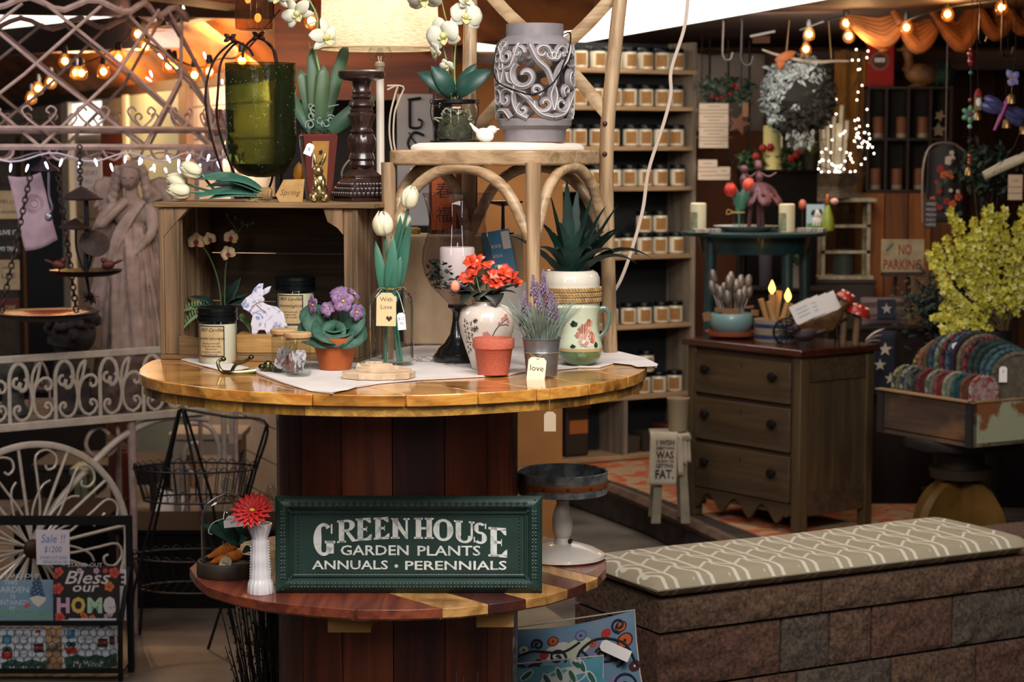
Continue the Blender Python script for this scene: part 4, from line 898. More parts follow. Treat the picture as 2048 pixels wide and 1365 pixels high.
# iron hoops ornament and hanging amber jar
rusty = mat('rusty_iron', '3a1c14', .6,.5, c2='24100c', ns=40)
p = onk(480,5.3); k = K(5.3); t = thing('wire_hoop_stand', 'rusty bent iron double hoop stand with leaf knots, behind the green vase', 'stand', p)
for (pts) in ([(-6,0,2),(-32,0,50),(-60,0,150),(-64,0,220),(-46,0,276),(-14,0,308),(0,0,312)], [(14,4,2),(-14,4,60),(-42,4,150),(-40,4,220),(-34,4,270),(-14,4,300),(0,0,310)], [(10,0,280),(14,0,300),(34,0,318),(56,0,312),(72,0,290),(80,0,200),(70,0,60),(50,0,2)], [(0,0,312),(20,6,300),(30,8,284)], [(56,0,312),(70,8,296),(76,8,280),(90,8,180),(80,8,2)]):
    b = B(k); b.tube(bez(pts, 30),2.4,0,8); b.build('hoop', rusty, t)
for x in (-14,42):
    b = B(k); z = 318 if x < 0 else 322
    for a in (.6,2.5,-.4,3.6): b.leaf((x, -3, z),(x+15*cos(a),-3, z+15*sin(a)),4.5,0,(0,-1,0),2,.2,4)
    b.build('leaf_knot', rusty, t, solid=.001)
b = B(k); b.tube([(-10,-2,3),(80,-2,3)], 2.4,0,8); b.build('foot_bar', rusty, t)
p = P(508,60,5.3); k = K(5.3); t = thing('hanging_glass_jar', 'amber tinted glass jar lantern hanging from the ceiling above the green vase', 'lantern', p)
b = B(k); b.lathe([(28,0),(36,2),(37,8),(37,120),(30,126),(28,140)], 0,40, cap=False); b.lathe([(0,4),(30,0)], 0,40, cap=False); b.build('glass_jar', glass('amber_glass', 'd9b08a', .8,.03,.06, 'b98a60'), t)
b = B(k); b.tube([(0,0,132),(0,0,560)], 1.2,0,6); b.lathe([(29,136),(30,140),(0,144)], 0,24); b.build('hanger', rusty, t)
b = B(k); b.sph((8,0,24),(7,7,9),0,10); b.sph((-12,4,60),(6,6,8),0,10); b.build('inner_bulbs', glow('amber_inner', 'ffb060', 3), t)

# ================================================================ ON THE CHAIR SEAT
QZ = CZ+.0193
def onq(px, Y): return Vector(((px-1024)*Y/F, Y, QZ))
p = onq(910,5.06); k = K(5.06); t = thing('orchid_jar', 'white orchid growing in a wire-handled glass jar on the chair seat', 'plant', p)
b = B(k); b.lathe([(40,0),(42,2),(44,10),(44,64),(42,72),(38,76),(38,90),(40,92),(40,95),(38,95)], 0,40, cap=False); b.lathe([(0,3),(40,0)], 0,30, cap=False); b.build('glass_jar', jglass, t)
b = B(k); b.lathe([(40,76),(41.5,77),(41.5,83),(40,84)], 0,40, cap=False)
for s in (-1,1): b.tube([Vector((s*(46+3*cos(a)),0,80+4*sin(a))) for a in [i*2*pi/10 for i in range(10)]], 1,0,5, True)
b.tube(bez([(-46,-2,78),(-46,-20,50),(-30,-42,16),(0,-50,5),(30,-42,16),(46,-20,50),(46,-2,78)], 30),1.2,0,6); b.build('wire_handle', blackm, t)
b = B(k); b.lathe([(47,-.4),(50,.5),(50,3),(40,3.2),(0,3)], 0,40); b.build('dark_plate', blackm, t)
b = B(k)
for i in range(150):
    a = rnd(0,6.28); r = rnd(0,36)*(1 if i % 2 else 1); z = rnd(8,64); c = Vector((cos(a)*r, sin(a)*r, z)); b.tube(bez([c, c+Vector((rnd(-12,12), rnd(-8,8), rnd(-10,10))), c+Vector((rnd(-16,16), rnd(-8,8), rnd(-14,8)))], 5), rnd(.8,1.8), i % 3 == 0,4)
b.lathe([(0,5),(34,6),(36,20),(30,40),(24,52),(0,56)], 0,20); b.build('moss_and_roots', [mat('jar_moss', '4c4a34', .9, c2='302e20', ns=60), mat('root_pale', 'a8a48c', .8)], t)
for (a, e, w, bd) in (((-6,0,88),(-68,-14,132),19,18),((-4,-6,88),(-42,-20,144),18,14),((4,-4,88),(72,-14,138),19,14),((4,4,88),(40,6,150),14,10)):
    b = B(k); b.leaf(a, Vector(e)+(Vector(e)-Vector(a))*.1, w, 0,(0,-1,.5), bd, .2,8); b.build('leaf', mat('phal_leaf', '24493e', .45, c2='1c3a34', ns=8), t, solid=.0014)
b = B(k); b.tube(bez([(2,0,80),(0,-2,160),(8,-6,230),(24,-8,290),(34,-8,330)], 20),1.8,0,6); b.tube(bez([(-4,0,80),(-14,-2,150),(-22,-8,185),(-30,-12,190)], 12),1.5,0,6); b.tube(bez([(0,-2,190),(-16,-8,240),(-30,-10,300)], 12),1.5,0,6); b.build('flower_stem', ost, t)
for (x, z, r, d, ro) in ((-20,210,38,(-.3,-1,-.2),.3),(22,246,36,(.3,-1,.1),-.2),(-58,288,40,(-.2,-1,-.5),.1),(-34,178,22,(-.9,-.5,-.3),.4),(20,278,26,(.8,-.6,.2),.1),(-14,150,17,(-.4,-.9,-.6),.2)):
    b = B(k); orchid(b, (x, -20, z), r, d, roll=ro); b.build('flower', [wp, wy], t, solid=.0008)
# white ceramic bird
p = onq(970,4.98); k = K(4.98); t = thing('bird_figurine', 'small glossy white ceramic bird between the orchid jar and the grey lantern', 'figurine', p)
b = B(k); b.sph((0,0,14),(19,12,14),0,16, RY(.25)); b.sph((14,0,24),(11,9,9),0,14); b.sph((-16,0,22),(15,5,5),0,12, RY(.75)); b.sph((-24,0,31),(10,3.5,3),0,10, RY(.8)); b.sph((25,0,25),(5,2.2,2),0,8)
b.build('bird_body', mat('white_glaze_bird', 'ddd8d2', .15, coat=.8), t, remesh=.0011)
# grey openwork lantern
p = onq(1069,5.02); k = K(5.02); t = thing('ceramic_lantern', 'grey ceramic lantern with openwork scrolls and black wire handle on the chair seat', 'lantern', p)
gc = mat('grey_ceramic', '837b7d', .55, c2='766f71', ns=30); gl2 = mat('scroll_edge', 'c2bcbb', .5)
def lr(z): return 62 if z < 24 else (62+10*(z-24)/14 if z < 38 else (72 if z < 180 else 72-(14*((z-180)/22)**2 if z < 202 else 14)))
b = B(k); b.lathe([(56,0),(60,0),(63,24),(73,32),(74,44),(72,46),(67,46),(60,30),(56,6)], 0,64, cap=False); b.lathe([(0,1),(58,0.5)], 0,40, cap=False); b.build('base_band', gc, t)
b = B(k); b.lathe([(72,190),(68,200),(59,206),(57,208),(57,232),(53,232),(53,206),(64,196),(68,188)], 0,64, cap=False); b.build('neck_band', gc, t)
def onc(x, z, off=0):
    a = x/72; r = lr(z)+off; return Vector((r*sin(a),-r*cos(a), z))
motif = []
def mz(pts, w): motif.append((pts, w))
for q in range(4):
    x0 = q*113.1-20; s = 1 if q % 2 else -1
    mz([(x0+s*v.x, v.z) for v in spiral(0,128,4,30,.5,7.2,36)], 7)
    mz([(x0+s*v.x, v.z) for v in spiral(42,84,3,22,2,9,30)], 6)
    mz([(x0+s*v.x, v.z) for v in spiral(40,168,3,19,1,7.6,28)], 6)
    mz([(x0+s*v.x, v.z) for v in spiral(-38,74,3,20,0,6.6,28)], 6)
    mz([(x0+s*v.x, v.z) for v in spiral(-34,174,3,16,3,9.6,26)], 5.5)
    mz([(x0+s*x, z) for x, z in ((-56,48),(-30,56),(-6,84),(18,100),(56,110))], 6.5); mz([(x0+s*x, z) for x, z in ((-6,46),(14,58),(24,84),(20,110))], 6)
    mz([(x0+s*x, z) for x, z in ((-56,110),(-44,140),(-24,160),(-10,190))], 6.5); mz([(x0+s*x, z) for x, z in ((56,110),(46,140),(28,150),(12,192))], 6.5); mz([(x0+s*x, z) for x, z in ((30,46),(44,60),(56,62))], 6)
    mz([(x0+s*x, z) for x, z in ((56,170),(44,192),(56,196))], 5); mz([(x0+s*x, z) for x, z in ((-56,62),(-50,90),(-56,110))], 6)
    mz([(x0+s*x, z) for x, z in ((10,112),(34,118),(40,136))], 5)
    for cx_, cz_, r_, a_ in ((4,62,13,1),(54,148,13,2),(-22,100,12,4),(14,174,14,3),(-54,170,12,0)): mz([(x0+s*v.x, v.z) for v in spiral(cx_, cz_, 2, r_, a_, a_+6.5,20)], 5)
b = B(k)
for pts, w in motif:
    cs = [onc(v.x, v.z) for v in bez(pts, 26)] if len(pts) < 10 else [onc(x, z) for x, z in pts]
    b.tube(cs, w*1.12,0,6, flat=1)
b.build('scroll_openwork', gc, t)
b = B(k)
for pts, w in motif:
    cs = [onc(v.x, v.z, w*1.04) for v in bez(pts, 26)] if len(pts) < 10 else [onc(x, z, w*1.04) for x, z in pts]
    b.tube(cs, 1.3,0,5)
b.build('raised_piping', gl2, t)
b = B(k); b.tube(bez([(58,-6,212),(70,-10,214),(66,-40,180),(40,-80,120),(0,-92,92),(-40,-84,100),(-74,-50,118),(-82,-20,150),(-74,-4,190),(-58,-4,212)], 50),1.6,0,6); b.build('wire_handle', blackm, t)

# ================================================================ LOWER SHELF
def ons(px, py): return onplane(px, py, SZ)+Vector((0,0,.0004))
gw = mat('dark_base_wood', '3b2e20', .6, c2='251c14', ns=15)
p = ons(457,1150); k = K(p.y); t = thing('glass_cloche', 'glass bell cloche on a dark wooden base with felt carrots inside', 'cloche', p)
b = B(k); b.lathe([(62,0),(64,3),(64,26),(61,30),(56,30),(54,22),(0,22)], 0,48); b.build('wooden_base', gw, t)
b = B(k); b.lathe([(54,23),(54,110),(52,128),(42,148),(24,160),(8,165),(6,167)], 0,48, cap=False); b.tube([Vector((54*cos(2*pi*i/48),54*sin(2*pi*i/48),24)) for i in range(48)], 1,0,5, True); b.build('glass_bell', clear, t)
b = B(k); b.lathe([(6,164),(8,168),(7,172),(0,173)], 0,20); b.sph((0,0,184),14,0,20); b.build('glass_knob', jglass, t)
carr = mat('felt_carrot', 'c8691c', .9, c2='b0560f', ns=60, stretch=(1,1,1), bump=.3)
for (a, e, r0) in (((-38,-18,38),(20,-10,66),13),((-32,-28,30),(32,-22,46),11)):
    b = B(k); a = Vector(a); e = Vector(e); b.tube([a.lerp(e, q/10) for q in range(11)], [2,5,7.5,9,10,11,11.5,12,12,10,5], 0,14); b.build('carrot', carr, t)
b = B(k)
for (a, e, w) in (((26,-10,62),(-50,-30,108),14),((26,-10,60),(46,-30,80),14),((20,-10,66),(-20,-20,120),12),((32,-16,48),(50,-10,50),8),((26,0,64),(30,10,120),12)): b.leaf(a, e, w, 0,(0,-.7,.7),10,.25,8)
b.build('carrot_tops', mat('felt_green', '24483a', .9), t, solid=.001)
o = cardtag('love_tag', 22,28, [('love', 16,9)], t, k, None, mat('carrot_card', 'b9a88c', .8)); o.location = Vector((6,-50,46))*k; o.rotation_euler = (-.2,.35,0)
b = B(k); b.tube(bez([(6,-50,46),(-6,-36,70),(0,-30,76),(14,-34,60)], 10),.8,0,4); b.build('string', twine, t)
o = cardtag('price_tag', 44,24, [('WOOL CARROTS', 9,5),('$24 95', 16,6)], t, k, None, whitecard); o.location = Vector((20,-56,132))*k; o.rotation_euler = (0,-.1,0)
b = B(k); b.prism([(4,164),(10,168),(48,134),(40,128)], -38,-36); b.build('kraft_strip', mat('strip_brown', '6d4d2c', .8), t)
b = B(k); b.tube(bez([(0,-50,124),(-22,-54,116),(-32,-52,98),(-24,-54,92)], 8),.8,0,4); b.build('price_string', whitecard, t)
# glass arched basket behind the vase
p = ons(541,1180); k = K(p.y); t = thing('glass_basket', 'clear pressed glass basket with a tall arched handle behind the green sign', 'basket', p); t.scale = (1,1,1.4)
b = B(k); b.tube(bez([(-24,0,60),(-20,0,90),(-10,0,130),(0,0,150),(10,0,146),(20,0,118),(26,0,70)], 30),3.6,0,8); b.tube(bez([(-18,-6,60),(-14,-6,90),(-5,-6,128),(2,-6,142),(12,-6,120),(20,-6,70)], 30),2.2,0,8); b.build('arched_handle', jglass, t)
b = B(k); b.lathe([(20,0),(22,2),(12,8),(14,14),(26,40),(30,62),(28,62),(22,36),(0,16)], 0,32, fn=lambda a, j, z: 1+.04*cos(12*a)); b.build('bowl', jglass, t)
# milk glass bud vase with gerbera
p = ons(521,1187); k = K(p.y); milk = mat('milk_glass', 'd8d4d6', .2, coat=.7, sss=.1); t = thing('bud_vase', 'white milk glass bud vase holding one red silk gerbera', 'vase', p)
vf = lambda a, j, z: 1+(.03*cos(16*a) if z < 28 or z > 112 else .055*cos(8*a+z*.09)*cos(8*a-z*.09))
b = B(k); b.lathe([(26,0),(27,3),(25,22),(22,28)]+[(21-4*(z-28)/82, z) for z in range(32,112,4)]+[(16,114),(20,124),(24,138),(25,143),(22,143),(14,118),(0,112)], 0,64, fn=vf); b.build('vase_body', milk, t, ang=60)
b = B(k)
for i in range(14):
    for s in (-1,1): b.sph((s*(19.5-.035*i*6+.6),-3,34+i*5.6),2.2,0,6)
b.build('beading', milk, t)
b = B(k); X = aim((-12,-14,170),(-.15,-.75,.75))
for ring, (n_, r0, up) in enumerate(((18,46,.12),(16,38,.3),(12,24,.55))):
    for i in range(n_): a = 2*pi*i/n_+ring*.2; b.leaf((3*cos(a),3*sin(a), ring*2),(r0*cos(a), r0*sin(a), r0*up), r0*.15,0,(0,0,1),2,.3,4, X=X)
b.sph(X @ Vector((0,0,5)),(6,6,4),1,10); b.tube([(-2,0,120),(-8,-6,150), X @ Vector((0,0,0))], 2,2,6); b.build('gerbera', [mat('gerbera_red', 'c2201c', .6, c2='a51614', ns=30), yel, stemg], t, solid=.0008)
# metal brass leaf scrap (small things behind the vase)
# green embossed sign
Ysg = 4.572; k = K(Ysg); pl = P(548,1193, Ysg); pr = P(1089,1193, Ysg); w = (1089-548); h = 1193-996
t = thing('green_sign', 'dark green embossed framed sign reading green house garden plants', 'sign', (P(818,1193, Ysg).x, Ysg, SZ+.0008)); t.rotation_euler = (-.05,0,0)
gs = mat('sign_green', '1c372f', .5, c2='152c26', ns=14, bump=.15); W2, H2 = w/2, h
b = B(k); b.box(-W2, W2,2,8,0, H2); b.box(-W2+4, W2-4,-1,4,4, H2-4); b.build('back_panel', gs, t, bevel=.001)
b = B(k)
# mitred moulding with a rounded section
def mould(b, x0, z0, x1, z1, prof, m=0):
    for (ax, az, bx, bz, nx, nz) in ((x0, z0, x1, z0,0,1),(x1, z0, x1, z1,-1,0),(x1, z1, x0, z1,0,-1),(x0, z1, x0, z0,1,0)):
        vs = []
        for (px_, pz_, sx) in ((ax, az, 1),(bx, bz, -1)):
            tx, tz = (bx-ax),(bz-az); L_ = sqrt(tx*tx+tz*tz); tx /= L_; tz /= L_
            for (o_, d_) in prof: vs.append((px_+nx*o_+tx*sx*o_, -d_, pz_+nz*o_+tz*sx*o_))
        n_ = len(prof); b.add(vs, [(i, i+1, n_+i+1, n_+i) for i in range(n_-1)], m)
mould(b, -W2,0, W2, H2, [(0,-2),(0,3),(3,6),(8,10),(15,13),(22,12),(27,7),(29,3),(31,3),(33,6),(35,6),(36,2),(38,1)]); b.build('frame_moulding', gs, t, ang=35)
b = B(k)
def run(x0, z0, x1, z1, st, f):
    L_ = math.hypot(x1-x0, z1-z0); n_ = int(L_/st)
    for i in range(n_+1): f(x0+(x1-x0)*i/n_, z0+(z1-z0)*i/n_, i)
for (a_, c_) in (((-W2+46,41),(W2-46,41)),((-W2+46, H2-41),(W2-46, H2-41)),((-W2+46,46),(-W2+46, H2-46)),((W2-46,46),(W2-46, H2-46))): run(*a_, *c_, 7.5, lambda x, z, i: b.sph((x, -1.5, z),2.1,0,6))
b.build('bead_border', gs, t)
b = B(k)
for (a_, c_, hz) in (((-W2+36,16),(W2-36,16),1),((-W2+36, H2-16),(W2-36, H2-16),1),((-W2+16,34),(-W2+16, H2-34),0),((W2-16,34),(W2-16, H2-34),0)):
    def ff(x, z, i, hz=hz):
        for q in range(4): a = q*pi/2+pi/4; b.sph((x+4.2*cos(a),-12, z+4.2*sin(a)),(3.6,2.2,3.6),0,6)
        b.sph((x, -13, z),(2.6,2.2,2.6),0,6)
    run(*a_, *c_, 13.5, ff)
for sx in (-1,1):
    for sz in (0,1):
        for i in range(5):
            a = radians(20+i*12.5); x = sx*(W2-3-30*cos(a)); z = 3+30*sin(a); z = H2-z if sz else z; x2 = sx*(W2-36); z2 = H2-36 if sz else 36; b.tube([(sx*(W2-6-i*2),-9,(6+8-i*2) if not sz else H2-14+i*2),(x2,-6, z2)], 2,0,5)
b.build('embossed_ornament', gs, t)
# lettering: serif glyphs built as strokes
def gly(b, ch, x, z, w, h, th, y=-2.2, m=0, sk=0):
    """x,z lower-left; th = thick stem width"""
    tn = th*.42; sf = th*.32
    def bar(x0, x1, z0, z1): b.prism([(x0, z0+sk*(x0-x)),(x1, z0+sk*(x1-x)),(x1, z1+sk*(x1-x)),(x0, z1+sk*(x0-x))], y, y+1.4, m)
    def arcs(cx, cz, rx, rz, a0, a1, wt, n=18):
        o = []; i_ = []
        for q in range(n+1):
            a = radians(a0+(a1-a0)*q/n); wv = tn+(wt-tn)*abs(cos(a)); X_ = cx+rx*cos(a); Z_ = cz+rz*sin(a); Xi = cx+(rx-wv)*cos(a); Zi = cz+(rz-tn*1.05)*sin(a)
            o.append((X_, Z_+sk*(X_-x))); i_.append((Xi, Zi+sk*(Xi-x)))
        for q in range(n): b.prism([o[q], o[q+1], i_[q+1], i_[q]], y, y+1.4, m)
    def poly(pts): b.prism([(px_, pz_+sk*(px_-x)) for px_, pz_ in pts], y, y+1.4, m)
    if ch in 'HNERPD':
        bar(x+sf, x+sf+th, z, z+h)
    if ch in 'HERP': bar(x, x+2*sf+th, z, z+tn*.8); bar(x, x+sf+th, z+h-tn*.8, z+h)
    if ch == 'E':
        bar(x+th, x+w, z, z+tn); bar(x+th, x+w*.95, z+h-tn, z+h); bar(x+th, x+w*.72, z+h*.5-tn*.5, z+h*.5+tn*.5)
        poly([(x+w, z),(x+w, z+h*.27),(x+w-tn*.7, z+h*.24),(x+w-tn*2.2, z+tn)]); poly([(x+w*.95, z+h),(x+w*.95-tn*2.2, z+h-tn),(x+w*.95-tn*.7, z+h*.77),(x+w*.95, z+h*.75)]); bar(x+w*.68, x+w*.72, z+h*.38, z+h*.62)
    if ch == 'H':
        bar(x+w-sf-th, x+w-sf, z, z+h); bar(x+sf+th, x+w-sf-th, z+h*.5-tn*.5, z+h*.5+tn*.5); bar(x+w-2*sf-th, x+w, z, z+tn*.8); bar(x+w-2*sf-th, x+w, z+h-tn*.8, z+h); bar(x, x+2*sf+th, z+h-tn*.8, z+h)
    if ch == 'R':
        arcs(x+th+w*.2, z+h*.735, w*.48, h*.265,-90,90, th); bar(x+th, x+th+w*.2, z+h-tn, z+h); bar(x+th, x+th+w*.2, z+h*.47, z+h*.47+tn); poly([(x+w*.42, z+h*.5),(x+w*.62, z+h*.5),(x+w*1.0, z+tn*.8),(x+w*1.05, z),(x+w*.82, z)])
    if ch == 'N':
        b_ = x+sf; poly([(x, z+h),(x+th*1.1, z+h),(x+w-sf-tn*.2, z+h*.16),(x+w-sf-tn*.2, z-h*.02),(x+w-th*.7, z)]); bar(x+w-sf-tn, x+w-sf, z, z+h); bar(x+w-2.2*sf-tn, x+w, z+h-tn*.8, z+h); bar(x, x+2*sf+th, z, z+tn*.8)
    if ch == 'U':
        bar(x+sf, x+sf+th, z+h*.3, z+h); arcs(x+w*.5, z+h*.32, w*.5-sf, h*.32+tn*.3,180,360, th*.9); bar(x+w-sf-tn, x+w-sf, z+h*.3, z+h); bar(x, x+2*sf+th, z+h-tn*.8, z+h); bar(x+w-2*sf-tn, x+w, z+h-tn*.8, z+h)
    if ch == 'O': arcs(x+w/2, z+h/2, w/2, h/2+1,0,360, th*1.05,32)
    if ch == 'S': arcs(x+w*.5, z+h*.73, w*.44, h*.27,40,270, th*.85,18); arcs(x+w*.5, z+h*.28, w*.5, h*.28+.5,90,-140, th*.95,20); bar(x+w*.85, x+w*.95, z+h*.72, z+h*.97); bar(x+w*.04, x+w*.13, z+h*.04, z+h*.3)
    if ch == 'G': arcs(x+w*.5, z+h/2, w/2, h/2+1,50,330, th*1.1,26); bar(x+w*.8-th*.5, x+w*.8+th*.5, z+h*.06, z+h*.46); bar(x+w*.55, x+w*1.05, z+h*.46-tn*.8, z+h*.46); bar(x+w*.84, x+w*.92, z+h*.68, z+h*.98)
b = B(k); wl_ = mat('sign_white', 'd6d8d2', .7, c2='a9b2aa', ns=60, rng=(.5,.68))
O = lambda px: px-818.5; Zt = lambda py: 1193-py
for ch_, px, top, bot, w_, th, sk in (('G', 625,1052,1117,42,15,0),('R', 673,1046,1092,37,11,.10),('E', 711,1042,1088,32,11,.08),('E', 747,1040,1085,32,11,.05),('N', 782,1041,1083,38,11,-.0),('H', 829,1040,1083,40,11,-.01),('O', 868,1043,1086,41,12,-.04),('U', 910,1045,1089,42,11,-.08),('S', 949,1049,1092,28,11,-.08),('E', 980,1059,1119,38,13,-.07)):
    gly(b, ch_, O(px), Zt(bot), w_, bot-top, th, sk=sk)
b.fit('GARDEN', O(680), O(818), Zt(1116),20,-2.4, bold=.016); b.fit('PLANTS', O(836), O(964), Zt(1117),20,-2.4, bold=.016)
b.fit('ANNUALS', O(622), O(776), Zt(1145),18,-2.4, bold=.016); b.fit('PERENNIALS', O(811), O(1017), Zt(1146),18,-2.4, bold=.016); b.sph((O(793),-2, Zt(1139)),(4,1,4),0,8)
b.build('lettering', wl_, t, flat=True)
# cake stand
p = ons(1126,1134); k = K(p.y); t = thing('cake_stand', 'galvanised tray on a chipped white turned pedestal, beside the green sign', 'stand', ((1126-1024)*4.97/F, 4.97, SZ+.0004)); k = K(4.97)
chipw = mat('chipped_white', 'cdc4ba', .4, coat=.3, c2='c2b8ae', ns=12); zinc = mat('zinc_tray', '9ba1a3', .45,.45, c2='63696c', ns=30, rng=(.42,.6))
b = B(k); b.lathe([(84,0),(88,3),(86,9),(66,20),(40,28),(20,31),(0,31)], 0,56); b.build('foot_disc', chipw, t)
b = B(k); b.lathe([(18,30),(16,36),(14,42),(18,48),(20,60),(21,78),(18,96),(12,112),(13,118),(10,122),(10,140),(0,142)], 0,40); b.build('turned_stem', chipw, t)
b = B(k); b.lathe([(86,134),(90,134),(91,138),(91,176),(92.5,178),(91,180),(88.5,178),(88.5,140),(0,138)], 0,64); b.build('tray', zinc, t)
b = B(k); b.lathe([(92,148),(92.5,149),(92.5,160),(92,161)], 0,64, cap=False); b.build('copper_band', mat('copper_leather', '8a4a1c', .5,.2), t)
for i in range(12): b = B(k); a = 2*pi*i/12+.1; b.sph((93*cos(a),93*sin(a),154),3,0,8); b.build('rivet', mat('rivet_bronze', '6a3c18', .4,.7), t)
b = B(k); b.sph((15,-11,36),(5,2,7),0,8, RY(.6)); b.build('chipped_patch', mat('chip_brown', '2a1c16', .9), t)
# dried plants under the shelf and pillows
dl = mat('dry_stem', '2c2a26', .9, c2='1a1816', ns=20); dfl = mat('dry_flower', '3c3842', .9)
def dry(px, py, Y, n_, hh, sp_, lab, m=dl):
    p = P(px, py, Y); p.z = .0; k = K(Y); t = thing('dried_lavender', lab, 'dried plant', p); z0 = 0; b = B(k)
    for i in range(n_):
        a = rnd(0,6.28); o_ = rnd(0,1); c = Vector((cos(a)*12, sin(a)*12,0)); hgt = hh*rnd(.55,1); e = c+Vector((cos(a)*sp_*o_, sin(a)*sp_*o_, hgt)); mm = c.lerp(e, .55)+Vector((rnd(-8,8),0,12))
        b.tube(bez([c, mm, e], 5), [2.4,2.2,1.9,1.5,1.2,.8], 0,4)
        for j in range(5): q = .72+.28*j/5; b.sph(c.lerp(e, q)+Vector((rnd(-2,2), rnd(-2,2),0)),(1.5,1.5,3.4),1,4)
    b.build('stalks', [m, dfl], t)
    b = B(k); b.lathe([(26,0),(34,60),(36,64),(30,64),(0,60)], 0,20); b.build('pot', mat('pot_dark', '161412', .6), t)
dry(560,1365,5.1,300,600,120, 'dark bushy dried lavender standing under the left side of the shelf')
dry(898,1365,4.35,26,660,50, 'sparse dried lavender stalks standing before the lower spool column')
dry(960,1365,4.4,14,560,24, 'thin dried stalks beside the taller dried lavender, before the column')

p = P(831,452,7.591); k = K(7.591); t = thing('scroll_sign', 'large white board with black iron scroll numerals behind the chair, hanging from the brown soffit', 'sign', p)
b = B(k); b.box(-36,36,-2,4,0,262); b.build('white_board', mat('board_greywhite', '9b9a9c', .7, c2='8a8a8e', ns=6), t, bevel=.003)
b = B(k); b.tube(bez([(-10,-5,250),(-10,-5,205),(-8,-5,196),(10,-5,196),(14,-5,208),(6,-5,212)], 20), [3.4]*8+[2.4]*13,0,6); b.tube([(-14,-5,250),(12,-5,254)], 3,0,6); b.build('scroll_letter', blackm, t)
b = B(k); b.tube(bez([(18,-5,180),(-2,-5,186),(-14,-5,166),(-6,-5,150),(10,-5,146),(16,-5,160)], 24),2.8,0,6); b.tube(bez([(-12,-5,186),(0,-5,166),(18,-5,146)], 8),1.8,0,6); b.build('scroll_letter', blackm, t)
b = B(k); b.tube(spiral(0,90,3,22,0,8,30,-5),2.6,0,6); b.build('scroll_letter', blackm, t)
b = B(k); b.tube([(-30,0,262),(-30,0,275)], 1.6,0,5); b.tube([(-30,0,274),(-30,10,286)], 1.6,0,5); b.tube([(30,0,262),(30,0,275)], 1.6,0,5); b.build('hanger', blackm, t)
# ================================================================ WHITE IRON FLOWER CART
wi = mat('white_iron', 'b8ab9e', .5, c2='a5988b', ns=30, coat=.2); wid = mat('white_iron_pink', 'a58c86', .5, c2='8f7871', ns=30)
p57 = P(57,1095,7.22); th = radians(37); hub = Vector((p57.x, p57.y, 0))
ct = thing('flower_cart', 'large white wrought iron flower cart with scrolled railing, spoked wheel and lattice canopy', 'cart', hub, th)
V = lambda px, py: vplane(px, py, hub, th)
def cv(b, pts, r, n=24, flat=1.0, y=0, m=0, ns=8): b.tube([Vector((*[V(*q)[0]], y, V(*q)[1])) for q in [(v.x, v.z) for v in bez([(x, 0, z) for x, z in pts], n)]], r, m, ns, flat=flat)
x0, zt0 = V(-140,742); x1, zt1 = V(345,696); ztp = V(150,711)[1]; zbt = V(150,843)[1]
b = B(); b.box(x0,.72,-.006,.006, ztp-.013, ztp+.013); b.build('top_rail', wi, ct, bevel=.003)
b = B(); b.box(x0,.72,-.009,.009, zbt-.017, zbt+.012); b.build('bottom_rail', wi, ct, bevel=.003)
bar0 = V(19,800)[0]; cell = V(111,800)[0]-bar0; sc = (ztp-zbt-.02)/113
for i in range(-2,5):
    ox = bar0+cell*i
    def cc_(b, pts, r=.0062, flat=.6, n=22): b.tube([Vector((ox+v.x*cell/91,0, zbt+.01+v.z*sc)) for v in bez([(x, 0, z) for x, z in pts], n)], r, 0,6, flat=flat)
    b = B(); cc_(b, [(0,0),(0,60),(1,86),(8,103),(19,110),(31,101),(36,84),(34,66),(25,58),(19,66),(23,74)], .008); b.build('baluster', wi, ct)
    b = B(); cc_(b, [(15,22),(20,24),(18,31),(10,28),(9,16),(22,4),(38,12),(45,38),(43,58),(38,72),(30,80)]); cc_(b, [(76,24),(71,26),(72,33),(81,31),(84,18),(70,5),(53,14),(47,38),(50,62),(60,76),(74,80),(84,72),(82,60),(73,58),(72,66)])
    cc_(b, [(24,66),(16,64),(8,70),(10,80),(17,82)]); cc_(b, [(46,56),(45,80),(52,100),(62,108)]); cc_(b, [(47,58),(56,80),(62,108)]); b.build('scroll_panel', wi, ct)
# tray floor
b = B()
for i in range(6): b.box(x0,.72,.02+i*.11,.02+i*.11+.104, zbt-.01, zbt+.005)
b.build('tray', wood('grey_deck', '6f665e', '544c46', 'X', 8,.8), ct)
# wheel
hz = p57.z; R0 = .372
b = B(); b.tube([Vector((R0*cos(a),-.03, hz+R0*sin(a))) for a in [2*pi*i/72 for i in range(72)]], .013,0,8, True, flat=.7); b.build('wheel_rim', wi, ct)
for i in range(12):
    a = 2*pi*i/12+.12; b = B(); b.tube([(.03*cos(a),-.03, hz+.03*sin(a)),(R0*cos(a),-.03, hz+R0*sin(a))], .0062,0,6); b.build('spoke', wi, ct)
for i in range(12):
    a0 = 2*pi*i/12+.12; b = B()
    for s in (1,):
        pl = [(.04,.02),(.14,.16),(.25,.30),(.33,.34),(.355,.22),(.335,.10),(.30,.09),(.285,.17),(.30,.21)]
        b.tube(bez([(r*cos(a0+s*q),-.03, hz+r*sin(a0+s*q)) for r, q in pl], 26),.0048,0,6)
        pl = [(.04,-.02+.5),(.14,.36),(.22,.22),(.25,.10)]; b.tube(bez([(r*cos(a0+q),-.03, hz+r*sin(a0+q)) for r, q in pl], 12),.0042,0,6)
    b.build('wheel_scroll', wi, ct)
b = B(); b.sph((0,-.035, hz),(.035,.02,.035),0,16); b.build('hub', mat('rusty_hub', '3f2b1c', .6,.5), ct)
b = B(); cv(b, [(40,1130),(120,1008),(180,940),(240,882),(300,848),(350,836),(420,840)], .013,30, y=.02, ns=10); b.build('support_arm', wi, ct)
